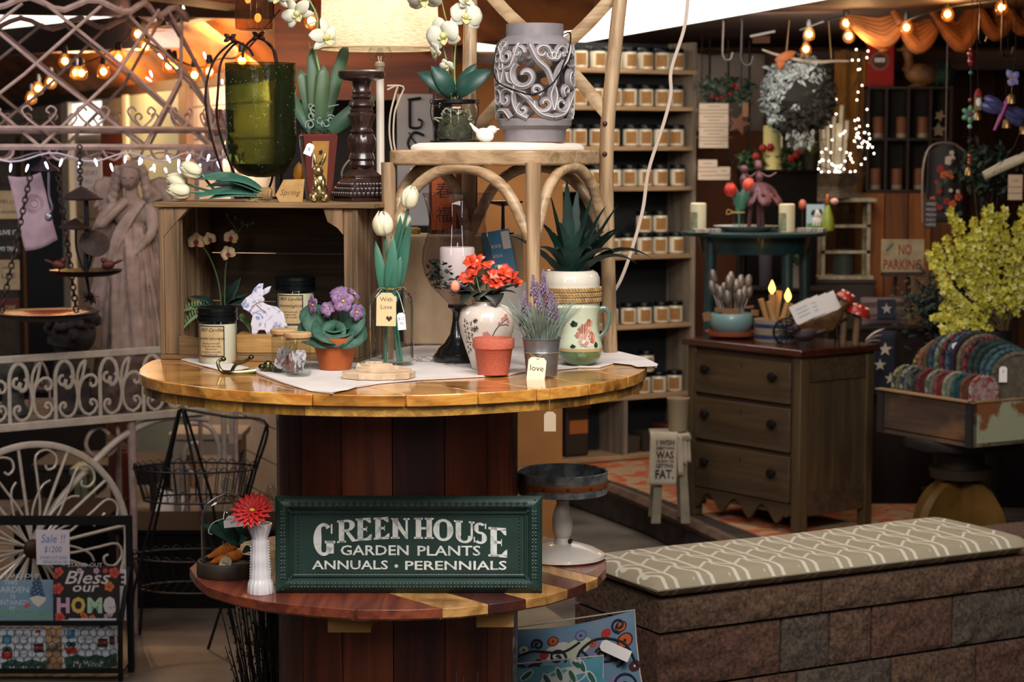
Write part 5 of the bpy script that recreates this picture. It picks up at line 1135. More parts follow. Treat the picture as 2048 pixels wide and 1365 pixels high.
b = B(); xl = V(268,900)[0]; b.tube([(xl, .02, zbt),(xl+.004,.02,.5),(xl, .02,0)], lambda t: .018-.007*t, 0,10); b.build('leg', wid, ct)
b = B(); b.tube([(x0+.05,.5, zbt),(x0+.05,.5,0)], .014,0,8); b.build('leg', wid, ct); b = B(); b.tube([(.6,.5, zbt),(.6,.5,0)], .014,0,8); b.build('leg', wid, ct)
b = B(); cv(b, [(230,872),(212,858),(192,870),(184,894),(198,914),(228,914),(248,890),(246,850)], .008,24, y=.05); b.build('bracket_scroll', wid, ct)
# canopy (in cart-local space)
cen = Vector((-1.834,7.8,0)); IM = (Matrix.Translation(hub) @ RZ(th)).inverted(); cl_ = IM @ cen; Rb, Rt, z1_, z2_, z3_ = .78,.585,1.865,1.80,2.30
def cp(a, r, z): return Vector((cl_.x+r*cos(a), cl_.y+r*sin(a), z))
for nm, r, z, rr_ in (('upper_ring', Rt, z3_, .012),('band_ring', Rb-.01, z1_, .009),('lower_ring', Rb, z2_, .012)):
    b = B(); b.tube([cp(2*pi*i/90, r+(.02*sin(8*2*pi*i/90) if nm[0] == 'u' else 0), z+(.02*cos(16*2*pi*i/90) if nm[0] == 'u' else 0)) for i in range(90)], rr_, 0,6, True); b.build(nm, wid, ct)
NB = 13
for i in range(NB):
    for s in (-1,1):
        a = 2*pi*i/NB; b = B(); b.tube([cp(a, Rb, z2_), cp(a+s*.42,(Rb+Rt)/2-.01,(z2_+z3_)/2), cp(a+s*.9, Rt, z3_)], .0065,0,6); b.build('lattice_bar', wid, ct)
for i in range(26):
    a = 2*pi*i/26; b = B(); pts = []
    for (da, dz) in ((0,0),(.05,.03),(.075,.06),(.05,.075),(.03,.06),(.045,.05)): pts.append(cp(a+da, Rb-.01, z1_+dz))
    b.tube(bez(pts, 12),.004,0,5); b.tube(bez([cp(a-(q.x*0)-d_, Rb-.01, z1_+z_) for q, d_, z_ in ((Vector(),0,0),(Vector(),.05,.03),(Vector(),.075,.06),(Vector(),.05,.075),(Vector(),.03,.06))], 12),.004,0,5)
    b.tube(bez([cp(a+.03, Rb, z2_), cp(a+.05, Rb, z2_-.03), cp(a+.085, Rb, z2_-.045), cp(a+.12, Rb, z2_-.03), cp(a+.13, Rb, z2_)], 10),.005,0,5); b.build('canopy_scroll', wid, ct)
for a in (.05-th, 1.6,3.1,4.4-th*0+2):
    b = B(); b.tube([cp(a, Rb-.01, z2_), cp(a, Rb-.01,.0)], .009,0,8); b.build('canopy_post', wid, ct)
# white icicle lights round the canopy
icg = glow('icicle_glow', 'e4e2ff', 9); icw = mat('icicle_wire', 'bfb3c4', .6)
t = thing('string_lights', 'cool white icicle string lights draped along the cart canopy ring', 'lights', (cen.x, cen.y, z2_))
b = B(); b.tube([Vector(((Rb+.03)*cos(a),(Rb+.03)*sin(a),-.035+.015*sin(a*19))) for a in [2*pi*i/160 for i in range(160)]], .003,0,5, True); b.build('wire', icw, t)
b = B(); b.lathe([(.0025,0),(.0035,.005),(.0035,.016),(.0015,.026),(0,.028)], 0,8, X=RX(pi)); b0 = None
for i in range(44):
    a = -2.6+i*.07*1.0 if i < 36 else rnd(0,3); 
    loc = ((Rb+.03)*cos(a),(Rb+.03)*sin(a),-.045+rnd(-.02,.02))
    if b0 is None: b0 = b.build('bulb', icg, t); b0.location = loc
    else: o = pcopy(b0, t, loc); o.rotation_euler = (rnd(-.5,.5), rnd(-.5,.5),0)
for x, y, Y in ((366,12,8.2),(333,44,8.1),(353,56,8.1),(367,85,8.1),(317,108,8.1),(300,142,8.1),(408,105,8.1),(292,155,8.2),(308,335,8.6),(330,337,8.6),(357,337,8.6),(444,160,8.0)):
    o = pcopy(b0, t, P(x, y, Y)-t.location); o.rotation_euler = (rnd(-1,1), rnd(-1,1),0)
point('icicle_fill', (-1.8,6.9,1.6),2.0,(.82,.76,1),.3)
# warm festoon bulbs
fb = glow('festoon_glow', 'ffcf8e', 24); fg = glass('festoon_glass', 'ffdca8', .6,.02,.05, 'ffc070'); sk_ = mat('bulb_socket', '120d0b', .5)
def festoon(name, label, wires, bulbs):
    t = thing('string_lights', label, 'lights', P(*bulbs[0])); L0 = t.location
    for w in wires: b = B(); b.tube(bez([P(*q)-L0 for q in w], 30),.004,0,5); b.build('wire', sk_, t)
    b = B(); b.sph((0,0,-.045),.014,0,10); core = b.build('filament', fb, None)
    b = B(); b.lathe([(.012,-.012),(.022,-.03),(.028,-.048),(.024,-.066),(.012,-.076),(0,-.078)], 0,16); glb = b.build('bulb', fg, None)
    b = B(); b.lathe([(.013,-.014),(.014,.0),(.009,.02),(0,.022)], 0,12); so = b.build('socket', sk_, None)
    for i, q in enumerate(bulbs):
        loc = P(*q)-L0+Vector((0,0,.045)); g = glb if i == 0 else glb.copy(); f = core if i == 0 else core.copy(); s_ = so if i == 0 else so.copy()
        if i: COL.objects.link(g); COL.objects.link(f); COL.objects.link(s_)
        g.parent = t; g.location = loc; f.parent = g; s_.parent = g; f.location = (0,0,0); s_.location = (0,0,0)
    return t
LB = [(62,196,9.6),(76,177,9.5),(101,164,9.4),(130,122,8.8),(152,145,9.3),(163,146,9.2),(207,143,9.0),(237,116,8.6),(276,68,8.2),(291,93,8.3),(338,131,8.5),(349,133,8.6),(389,150,8.4),(419,143,8.2),(484,122,7.4)]
festoon('string_lights', 'warm globe string lights hung along the orange slope left of the green vase', [[(40,175,9.7),(90,150,9.5),(160,130,9.2),(225,100,8.8),(276,55,8.2)], [(291,80,8.3),(345,115,8.5),(400,135,8.4),(440,118,8.0),(484,108,7.4),(560,20,7.2)]], LB)
RB = [(1618,68,9.4),(1612,98,9.8),(1692,46,9.2),(1698,72,9.3),(1740,75,9.2),(1765,90,9.4),(1813,55,9.0),(1895,28,8.8),(2003,15,8.6),(623,42,7.3)]
festoon('string_lights', 'warm globe string lights strung below the ceiling above the red tin', [[(1600,60,9.4),(1690,33,9.2),(1740,60,9.2),(1765,78,9.4),(1812,42,9.0),(1895,15,8.8),(2003,0,8.6),(2080,-10,8.5)]], RB[:9])
festoon('string_lights', 'single warm globe bulb on a cord between the orchid and the lampshade', [[(610,-40,7.3),(623,28,7.3)]], RB[9:])
for x, y, Y, pw in ((150,150,11.5,40),(276,110,10.2,24),(400,120,9.2,9),(1720,85,9.1,4),(1900,45,8.7,4),(620,70,7.1,3),(560,100,7.3,2),(1700,300,9.5,2.5),(1000,200,7.9,2.5)): point('festoon_fill', P(x, y, Y), pw)  # added warm fill points for wall glow, not all beside a bulb

# ================================================================ THINGS ON / IN THE CART
TRZ = zbt+.006
def ont(px, Y): return Vector(((px-1024)*Y/F, Y, TRZ))
sto = mat('statue_stone', 'ab9287', .8, c2='8c766b', ns=18, bump=.3); stod = mat('dark_stone', '3f3836', .9, c2='2c2726', ns=25, bump=.6)
Y = 7.72; p = ont(250, Y); k = K(Y); by = 300+(CZ-TRZ)/k
t = thing('angel_statue', 'weathered pinkish stone angel statue with hand on chest, standing in the white cart', 'statue', p)
def z(y): return by-y
b = B(k)
b.sph((13,-4, z(352)),(21,22,28),0,20); b.sph((13,-20, z(362)),(14,10,16),0,14); b.sph((13,-27, z(356)),(3.5,5,7),0,8)
b.tube([(14,0, z(372)),(15,2, z(400))], [13,15], 0,12)
b.sph((14,4, z(425)),(40,22,34),0,20); b.sph((14,4, z(465)),(32,22,36),0,18)
b.tube(bez([(-18,0, z(408)),(-38,-12, z(436)),(-44,-20, z(448)),(-20,-30, z(428)),(4,-28, z(406)),(12,-26, z(402))], 16), [12,12,12,12,12,12,11,11,10,9,9,8,8,8,8,8,8], 0,10)
b.tube(bez([(46,2, z(410)),(56,-4, z(440)),(54,-12, z(468)),(38,-24, z(490)),(26,-26, z(506))], 16), [15,15,14,14,14,13,12,10,10,9,9,8,8,8,7,7,6], 0,10)
fold = lambda a, j, zz: 1+.09*cos(7*a+.014*zz)+.05*cos(17*a+.03*zz)
prof = [(56, z(706)),(60, z(700)),(56, z(660)),(50, z(600)),(44, z(550)),(40, z(510)),(34, z(480)),(30, z(455))]
i0 = len(b.v); b.lathe(prof, 0,80, c=(12,4,0), fn=fold)
for i in range(12): x = -26+i*7; b.tube(bez([(x*.5+20+8*sin(i),-20-3*cos(i), z(480)),(x*.8+14,-34-4*sin(i*2), z(560)),(x+10+6*sin(i*1.3),-46+abs(x)*.35, z(640)),(x*1.25+8,-48+abs(x)*.4, z(702))], 14), [2+1.6*j/14 for j in range(15)], 0,6)
for i in range(7): b.tube(bez([(44-i*3,-14, z(402)),(20-i*6,-28+i, z(440+i*4)),(-12-i*3,-28+i*2, z(500+i*5)),(-24,-20, z(540+i*4))], 14),3.2,0,6)
b.build('figure', sto, t, remesh=.0032)
b = B(k)
for i in range(30):
    s = -1 if i % 2 else 1; a = i/30; x = 13+s*(24+a*14+4*sin(i*2.1)); b.sph((x, -2+4*sin(i), z(336+a*70)),(9,9,9),0,8)
for i in range(10): b.sph((13-16+i*3.6,-8-8*sin(pi*i/9), z(330)-abs(i-4.5)*1.2),(6,8,7),0,8)
b.sph((13,7, z(340)),(23,21,21),0,14); b.tube(bez([(46,0, z(372)),(64,4, z(386)),(72,0, z(400))], 8),8,0,8); b.build('hair', sto, t, remesh=.005)
b = B(k)
for s in (-1,1): b.sph((13+s*7,-26.5, z(355)),(4,2,1.6),0,8)
b.sph((13,-28, z(370)),(6,2,1.6),0,8); b.build('face', mat('carved_face', '6b574f', .8), t)
for s, cx in ((-1,-34),(1,66)):
    b = B(k)
    for r_ in range(6):
        for i in range(7): b.leaf((cx+s*(4+i*1.5)-s*20,20, z(385)-r_*24+10),(cx+s*(2+r_*3)+(i-3)*10,22, z(440)-r_*46+(abs(i-3))*8),10,0,(0,-1,0),6,.2,5)
    b.sph((cx+s*2,22, z(384)),(30,12,30),0,14, j=.2); b.sph((cx, 24, z(470)),(24,8,90),0,12); b.build('wing', sto, t, solid=.004)
b = B(k); b.lathe([(78,0),(80,10),(74,40),(66,70),(60, z(703)),(0, z(703))], 0,24, fn=lambda a, j, z_: 1+.04*sin(a*5+j)); b.build('plinth', mat('rocky_plinth', '6d5852', .9, c2='4c3c38', ns=30, bump=.8), t)
# head planter
Y = 7.55; p = ont(143, Y); k = K(Y); by = 300+(CZ-TRZ)/k
t = thing('head_planter', 'dark stone head-shaped planter with curly hair rim, facing left in the cart', 'planter', p)
b = B(k); b.lathe([(42,0),(44,6),(34,30),(32,60),(36,90)], 0,24, c=(-4,0,0)); b.sph((0,0, z(668)),(46,44,44),0,20); b.sph((-38,-8, z(662)),(12,14,18),0,12); b.sph((-52,-10, z(656)),(6,6,9),0,10); b.sph((-40,-10, z(684)),(11,12,9),0,10); b.sph((-44,-10, z(676)),(9,8,3),0,8)
b.sph((10,-42, z(668)),(9,6,12),0,10); b.tube(bez([(-6,0, z(690)),(-8,0, z(720)),(-6,0, z(760))], 6), [40,34,30,30,34,38,40], 0,16); b.build('head', stod, t, remesh=.004)
b = B(k)
for i in range(60): a = rnd(0,6.28); r = rnd(34,52); b.sph((r*cos(a), r*sin(a)*.9, z(640)+rnd(-14,18)), rnd(7,11),0,8)
b.build('curly_hair', stod, t, remesh=.0045)
Y = 7.42; p = ont(20, Y); k = K(Y); by = 300+(CZ-TRZ)/k
t = thing('stone_urn', 'mossy grey stone urn in the cart beside the small wire arch', 'planter', p)
b = B(k); b.lathe([(30,0),(34,6),(22,24),(20,50),(32,66),(40,90),(42,112),(38,118),(32,116),(28,90),(0,88)], 0,28, fn=lambda a, j, z_: 1+.05*sin(a*9+j)); b.build('urn_body', mat('mossy_stone', '4a4d48', .95, c2='303230', ns=30, bump=.8), t)
# small white arch trinket in the cart
Y = 7.5; p = ont(72, Y); k = K(Y); t = thing('wire_arch', 'small white wire arch ornament standing between the stone urn and the head planter', 'ornament', p)
b = B(k); b.tube(bez([(-18,0,0),(-17,0,70),(-10,0,98),(0,0,106),(12,0,96),(20,0,64),(22,0,0)], 24),3,0,8); b.build('arch', wid, t)
b = B(k); b.tube(spiral(4,60,3,12,0,7,20),1.6,0,6); b.tube([(-18,0,30),(22,0,30)], 1.6,0,6); b.build('curl', wid, t)

# hanging things left
def chain(b, a, c, n, r=.011, m=0):
    a = Vector(a); c = Vector(c)
    d = (c-a).normalized(); L_ = (c-a).length/n
    for i in range(n):
        X = aim(a+(c-a)*((i+.5)/n), d, pi/2*(i % 2)); b.tube([X @ Vector((r*.55*cos(q),0, L_*.68*sin(q))) for q in [j*2*pi/10 for j in range(10)]], r*.2, m, 5, True)
p = P(172,548,7.0); k = K(7.0); t = thing('mushroom_feeder', 'black iron hanging bird feeder with mushroom caps, round tray and two birds', 'bird feeder', p)
b = B(k); b.tube(bez([(2,0,170),(3,0,100),(0,0,0)], 10),5,0,8); b.tube(bez([(-18,0,96),(-18,0,50),(-4,0,6)], 10),2.6,0,6); b.tube(bez([(16,0,56),(8,0,20),(2,0,4)], 10),2.6,0,6); b.tube([(0,0,0),(8,0,-50)], 3,0,6); b.build('stems', blackm, t)
for x, z_, w, h, tl_ in ((-6,148,42,28,0),(-20,90,32,22,.05),(18,60,30,10,.5)):
    b = B(k); b.lathe([(w*.2,-2),(w, 0),(w*1.02,3),(w*.6, h*.5),(w*.25, h*.8),(0, h)], 0,20, X=TR(x, 0, z_) @ RY(tl_) @ (RX(.9) if tl_ > .3 else RX(0))); b.build('mushroom_cap', iron, t)
b = B(k); b.lathe([(0,-6),(50,-4),(68,2),(72,8),(68,8),(48,1),(0,0)], 0,32); b.build('round_tray', blackm, t)
for x, s in ((-52,1),(46,-1)):
    b = B(k); b.sph((x, -6,18),(14,8,9),0,12, RY(.2*s)); b.sph((x-s*-9,-6,27),(6,5,6),0,10); b.sph((x-s*18,-6,24),(13,4,3),0,8, RY(.4*s)); b.tube([(x, -6,4),(x, -6,12)], 2,0,5); b.build('iron_bird', mat('bird_rust', '5a2620', .6,.4), t)
b = B(k); b.tube([(-8,0,176),(-6,0,190)], 3,0,6); chain(b, (-8*k/k, 0,186),(-8,0,256),9,9); b.build('chain', iron, t)
for i in range(1):
    b = B(k)
    for j in range(26): a = rnd(0,6.28); b.leaf((8,0,-50),(8+22*cos(a),14*sin(a),-50+rnd(-14,16)),4,0,(0,0,1),2,.2,4)
    b.build('leaf_cluster', iron, t)
p = P(95,630,7.15); k = K(7.15); t = thing('hanging_dish', 'dark hanging metal dish with glossy red inside, held by chains under a small hood', 'hanging dish', p)
b = B(k); b.lathe([(0,-14),(60,-10),(98,0),(104,6),(98,6),(60,-4),(0,-8)], 0,40); b.build('dish', blackm, t)
b = B(k); b.lathe([(97,5.6),(60,-3.6),(0,-7.6)], 0,40, cap=False); b.lathe([(70,-6),(101,4)], 0,40, cap=False); b.build('red_inside', mat('dish_red', '8c1f1c', .2, coat=.6), t)
b = B(k); b.lathe([(30,288),(28,292),(12,302),(4,314),(0,318)], 0,20); b.tube(bez([(0,0,316),(3,0,330),(-2,0,340),(-4,0,362)], 8),1.6,0,6); b.build('hood', mat('purple_iron', '3a2b38', .5,.4), t)
b = B(k)
chain(b, (-26,0,290),(-92,0,6),26,9); b.build('chain', iron, t); b = B(k); chain(b, (26,0,290),(58,0,6),26,9); b.build('chain', iron, t)
b = B(k); b.tube(bez([(10,-6,286),(10,-8,240),(16,-8,214),(8,-8,200)], 12),2.4,0,6); b.sph((8,-8,196),(8,3,9),0,8); b.build('dangling_hook', mat('hook_silver', '8d8790', .3,.9), t)
p = P(58,352,7.3); k = K(7.3); t = thing('linen_hanging', 'pale pink linen tea towel printed with a round motif, hanging from the canopy', 'towel', p)
b = B(k)
def fn(u, v): 
    x = -42+u*66+(v*20)*(1-u*.1)+u*v*2; return (x+v*10,3*sin(u*5+v*2)+2*sin(v*7),8*u-6*sin(u*3)-v*(150-16*u))
b.grid(fn, 12,16); b.build('cloth', mat('linen_pink', 'b39aa0', .9, c2='a58c94', ns=20, sheen=.2), t, solid=.003)
b = B(k)
for r in (8,14,18): b.tube([(10+r*cos(a),-4.2,-55+r*sin(a)) for a in [i*2*pi/24 for i in range(24)]], .7,0,4, True)
b.build('printed_motif', mat('motif_rose', '96707c', .9), t)
# plaques and notices on the left wall
def plaque(px, py, w, h, lines, label, m=None, Y=8.6, name='wall_plaque', cat='sign', rot=0, im=None, group=None, tilt=0):
    p = P(px, py+h/2, Y); k = K(Y); t = thing(name, label, cat, p, group=group); t.rotation_euler = (tilt, rot, 0)
    b = B(k); b.box(-w/2, w/2,-1.5,1.5,0, h); b.build('board', m or whitecard, t, bevel=.001)
    if lines:
        b = B(k)
        for (s, z_, hh, wd) in lines: b.fit(s, -wd*w/2, wd*w/2, z_*h, hh, -1.9)
        b.build('lettering', im or ink, t)
    return t
crm = mat('plaque_cream', 'b9a583', .8, c2='a08c6c', ns=20)
plaque(18,410,44,56, [('HELLO', .55,8,.8),('sunshine', .2,7,.7)], 'cream wall plaque lettered hello at the picture edge, topmost of the stack', crm)
plaque(18,462,44,30, [('LIVE IT', .25,9,.8)], 'black wall plaque with white letters, upper of the two black ones', mat('plaque_black', '16140f', .6), im=whitecard)
plaque(18,496,44,26, [('MY TRIBE', .25,9,.8)], 'black wall plaque with white letters, lower of the two black ones', mat('plaque_black', '16140f', .6), im=whitecard)
plaque(18,550,44,60, [('what a', .7,6,.6),('LIFE', .4,10,.6)], 'cream wall plaque below the black ones, lettered life', crm)
plaque(18,614,40,34, [('HOME', .3,10,.7)], 'dark red wall plaque near the hanging dish', mat('plaque_red', '5a1f1c', .7), im=crm)
plaque(178,352,54,72, [('BAGS', .76,9,.5),('LASENRT', .52,9,.7),('ALL', .3,8,.3),('SALES', .08,8,.4)], 'white printed notice with red edge above the angel statue', Y=9.2, im=mat('notice_brown', '8a6a58', .8))
plaque(420,330,50,60, [('HO HO', .6,10,.7),('&', .3,10,.2)], 'white sign with dark lettering hanging below the red-hatted figure sign', Y=8.9, m=mat('sign_lilac', 'a59aa8', .7))
p = P(432,262,8.8); k = K(8.8); t = thing('santa_sign', 'round painted wooden face sign with red cap and white beard on the pale wall', 'sign', p)
b = B(k); b.prism([(24*cos(a),30*sin(a)) for a in [i*2*pi/24 for i in range(24)]], -2,2,0); b.build('face_board', mat('sign_beard', 'a89c96', .8, c2='8c807c', ns=40), t)
b = B(k); b.prism([(-24,12),(-18,28),(-6,40),(10,44),(24,36),(32,16),(34,-4),(28,0),(22,18),(0,24)], -4,-2.1); b.build('red_cap', mat('cap_red', '8d1f1a', .7), t)
b = B(k); b.sph((-8,-3,6),2,0,6); b.sph((8,-3,6),2,0,6); b.tube(bez([(-12,-3,-4),(0,-3,-8),(12,-3,-4)], 8),1.5,0,5); b.tube([(0,0,-28),(-6,0,-84)], .8,0,4); b.build('painted_face', ink, t)

# ================================================================ MAGAZINE RACK
Y = 6.86; k = K(Y); gz = 300+CZ/k; t = thing('wire_rack', 'black metal garden flag rack with a chicken wire front pocket', 'rack', (P(110,1300, Y).x, Y, 0))
def q_(px, py, y=0): return ((px-110), y, gz-py)
b = B(k)
b.box(-230,152,34,42, gz-1064, gz-1045); b.build('top_bar', blackm, t)
for x in (-226,148): b = B(k); b.box(x-6, x+6,30,44,0, gz-1045); b.build('rear_post', blackm, t)
for x in (-226,140): b = B(k); b.tube([(x, -40,0),(x+2,-40, gz-1250),(x+8,30, gz-1150)], 5,0,8); b.build('front_post', blackm, t)
for y_ in (1250,1348): b = B(k); b.box(-230,146,-46,-38, gz-y_-4, gz-y_+5); b.build('pocket_rail', blackm, t)
b = B(k); b.box(-230,146,-40,36, gz-1352, gz-1346); b.build('pocket_floor', blackm, t)
b = B(k); hs = 9.5; rows = int(100/(hs*1.5))+1
for r_ in range(-1, rows+1):
    for c_ in range(-14,10):
        cx = c_*hs*1.74+(hs*.87 if r_ % 2 else 0)-4; cz = gz-1340+r_*hs*1.5
        pts = [(cx+hs*sin(a), cz+hs*cos(a)) for a in [q*pi/3 for q in range(4)]]
        for (a_, c2_) in zip(pts[:-1], pts[1:]):
            if min(a_[1], c2_[1]) > gz-1348 and max(a_[1], c2_[1]) < gz-1250 and max(a_[0], c2_[0]) < 142: b.tube([(a_[0], -42, a_[1]),(c2_[0], -42, c2_[1])], .75,0,4)
b.build('chicken_wire', iron, t)
def card(name, label, cat, px, py, w, h, y, mats, fn, tilt=0, roll=0, Yc=6.86):
    t = thing(name, label, cat, (P(px, py, Yc+y*k).x, Yc+y*k, P(px, py+h/2, Yc+y*k).z)); t.rotation_euler = (tilt, roll, 0)
    b = B(k); b.box(-w/2, w/2,-1,1,0, h); b.build('card', mats[0], t); b = B(k); fn(b); b.build('printed_design', mats[1:], t); return t
wc_ = mat('note_white', 'c4b8c0', .8); bi = mat('ink_blue', '4a74a0', .8)
def f(b): b.fit('Sale !!', -24,26,46,17,-1.4, shear=.2); b.fit('$1200', -18,18,26,12,-1.4, shear=.2); b.fit('STAND OUT SIGNS', -27,28,12,6,-1.4); b.fit('VENDOR # 145', -22,28,3,6,-1.4)
card('price_note', 'handwritten white sale note taped to the top bar of the black rack', 'note', 106,1094,68,72,26, [wc_, bi], f, Yc=6.86)
gw_ = mat('gnome_white', 'b6b0a4', .8); ggr = mat('letter_green', '5f8a68', .8); lt = mat('letter_pale', 'a8b6bc', .8); rd = mat('flower_red', 'b04034', .8); org = mat('flower_orange', 'b8642c', .8); navy = mat('hat_navy', '2d4260', .8); pk = mat('flower_pink', 'a8707e', .8)
def dots(b, L, m, s=1):
    for x, z_, r in L: 
        for q in range(5): a = q*1.257; b.prism([(x+s*(r*.6*cos(a)+r*.5*cos(j*1.05)), z_+s*(r*.6*sin(a)+r*.5*sin(j*1.05))) for j in range(6)], -1.35,-1.15, m)
def f(b):
    b.fit('STAND-OUT', -44,34,96,8,-1.3,0); b.fit('THIS', -38,-10,82,9,-1.3,0); b.fit('GARDEN', -58,12,66,12,-1.3,0); b.fit('IS', -24,-14,54,8,-1.3,0); b.fit('MAINTAINED', -64,10,41,10,-1.3,0); b.fit('BY', -26,-14,31,7,-1.3,0); b.fit('gnomes', -56,58,12,20,-1.6,1, shear=.2, bold=.01)
    b.prism([(14,56),(18,74),(20,88),(30,94),(38,88),(42,72),(46,56)], -1.5,-1.2,2); b.prism([(14,56),(20,46),(32,36),(46,48),(48,56),(30,60)], -1.6,-1.25,3); b.prism([(2,40),(12,46),(16,40),(6,34)], -1.5,-1.2,4)
    for i in range(14): b.sph((18+(i*7) % 26,-1.6,60+(i*5) % 28),1.0,0,5)
    for i in range(9): b.prism([(-50+i*13,0),(-46+i*13,10),(-42+i*13,0)], -1.5,-1.2,1)
card('garden_flag', 'blue-grey garden flag reading this garden is maintained by gnomes, in the rack', 'flag', 44,1205,124,92,-6, [mat('flag_blue', '5f7a90', .8, c2='6d8496', ns=15), lt, ggr, navy, gw_, rd], f, -.12)
hp_, ho_, hm_, he_ = mat('h_pink', 'b08a9c', .8), mat('o_gold', 'b89a4a', .8), mat('m_mint', '8fb094', .8), mat('e_white', 'b9b0b0', .8)
def f(b):
    b.fit('STAND-OUT', -38,32,110,8,-1.4,0); b.fit('Bless', -44,48,76,26,-1.4,0, shear=.3, bold=.01); b.fit('our', -28,26,60,13,-1.4,0, shear=.2, bold=.015)
    b.fit('H', -60,-34,18,30,-1.4,1, bold=.05); b.fit('O', -31,-2,18,31,-1.4,2, bold=.05); b.fit('M', 2,32,18,30,-1.4,3, bold=.05); b.fit('e', 34,60,18,32,-1.4,4, bold=.05)
    dots(b, [(-56,100,9),(-62,92,6),(-58,66,11),(56,98,11),(-54,8,10),(-64,60,5),(38,102,5)], 5); dots(b, [(46,70,10),(-4,8,7),(12,6,7),(-8,14,5)], 6); dots(b, [(-14,102,6),(20,102,6),(48,14,6),(40,10,5)], 1)
card('garden_flag', 'black garden flag reading bless our home with bright flowers, in the rack', 'flag', 172,1187,134,112,-14, [mat('flag_black', '17100f', .8), he_, hp_, ho_, hm_, he_, rd, org], f, -.10)
card('garden_flag', 'white sign with a big black letter edge showing behind the bless our home flag', 'flag', 222,1190,60,104,-2, [wc_, ink], lambda b: b.fit('E', 16,27,72,24,-1.3,0, bold=.03),-.08)
def f(b):
    for x in (-16,20): b.prism([(x, 24),(x+1,24),(x+1,90),(x, 90)], -1.3,-1.1,0)
    b.prism([(-42,0),(48,0),(48,28),(38,24),(20,30),(0,24),(-20,30),(-42,22)], -1.4,-1.1,1); b.prism([(-40,30),(-20,30),(-18,44),(-42,44)], -1.5,-1.1,2); b.prism([(-40,62),(-22,62),(-20,80),(-38,80)], -1.5,-1.1,3); dots(b, [(-34,50,6),(-26,50,6)], 1)
    b.prism([(24,44),(44,44),(44,62),(24,62)], -1.5,-1.1,0); b.prism([(26,51),(42,51),(42,56),(26,56)], -1.7,-1.3,2); b.prism([(28,84),(38,84),(38,90),(28,90)], -1.5,-1.1,2)
    for i, s in enumerate(('GROW', 'LOVE', 'GARDEN', 'PLANT', 'RAINWATER')): b.fit(s, -12+i, 14-i, 78-i*10,5,-1.3,0)
    b.fit('My Word!', -26,34,5,11,-1.7,4, bold=.02)
pcm = [mat('pack_white', 'b9c0cc', .7), ink, mat('pack_green', '1f4a3c', .8), mat('pack_red', 'a02c22', .8), mat('pack_blue', '4a7c9c', .8), he_]
card('sign_pack', 'white packaged porch sign reading My Word below the gnome flag, behind the wire', 'sign', 44,1300,96,96,-34, pcm, f)
card('sign_pack', 'white packaged porch sign reading My Word below the home flag, front of its pair', 'sign', 172,1288,96,100,-34, pcm, f)
card('sign_pack', 'second white packaged porch sign just behind the front one, edge showing', 'sign', 186,1284,96,98,-24, pcm, f)

# ================================================================ BLACK WIRE CART AND BACK THINGS, LEFT
Y = 7.35; k = K(Y); gz = 300+CZ/k; t = thing('wire_plant_stand', 'black folding wire stand with two oval baskets behind the white cart leg', 'stand', (P(400,1200, Y).x, Y, 0))
def bk_(cx, zt_, rx, ry, h, n_=34):
    b = B(k)
    for z_ in (zt_, zt_-h): b.tube([(cx+rx*cos(a)*(1 if z_ == zt_ else .85), ry*sin(a)*(1 if z_ == zt_ else .85), z_) for a in [i*2*pi/40 for i in range(40)]], 2.2,0,6, True)
    for i in range(n_): a = 2*pi*i/n_; b.tube([(cx+rx*cos(a), ry*sin(a), zt_),(cx+rx*.85*cos(a), ry*.85*sin(a), zt_-h)], 1,0,4)
    for i in range(-5,6): x = cx+i*rx*.15; w = ry*.85*sqrt(max(0,1-(i*.15/.85)**2)); b.tube([(x, -w, zt_-h),(x, w, zt_-h)], 1,0,4)
    for i in range(n_): a = 2*pi*i/n_; b.tube([(cx+rx*cos(a+q*.046), ry*sin(a+q*.046), zt_+9*sin(pi*q/4)) for q in range(5)], 1,0,4)
    return b
bk_(-5, gz-940,125,70,64).build('upper_basket', blackm, t); bk_(-10, gz-1120,130,70,66).build('lower_basket', blackm, t)
for s in (-34,34):
    b = B(k); b.tube([(-35, s*.3, gz-820),(-124, s*1.6, gz-1180),(-135, s*1.8,0)], 3,0,8); b.build('leg', blackm, t); b = B(k); b.tube([(-28, s*.3, gz-820),(10, s, gz-1000),(55, s*1.4, gz-1200),(24, s*1.8,0)] if s < 0 else [(-28, s*.3, gz-820),(20, s, gz-1000),(60, s*1.8,0)], 3,0,8); b.build('leg', blackm, t)
b = B(k); b.tube(bez([(-32,0, gz-820),(60,0, gz-836),(140,0, gz-850),(118,0, gz-940)], 16),2.8,0,8); b.tube([(140,0, gz-850),(92,0, gz-1004)], 2.6,0,8); b.build('handle', blackm, t)
Y = 8.6; k = K(Y); gz = 300+CZ/k; t = thing('white_scroll_stand', 'white iron plant stand with big spiral scroll seen past the black wire stand', 'stand', (P(430,1000, Y).x, Y, 0))
b = B(k); b.tube([(20,0,0),(20,0, gz-830)], 6,0,10); b.build('post', wi, t); b = B(k); b.box(30,40,-4,4, gz-890, gz-825); b.build('post_tab', wi, t)
b = B(k); b.tube(bez([(-50,0, gz-850),(-10,0, gz-856),(10,0, gz-900),(0,0, gz-945),(-36,0, gz-956),(-60,0, gz-930),(-54,0, gz-896),(-32,0, gz-890),(-26,0, gz-908)], 34),5,0,8); b.build('scroll', wi, t)
b = B(k); b.tube([(-62,20,0),(-58,0, gz-950)], 4,0,8); b.build('leg', wi, t)
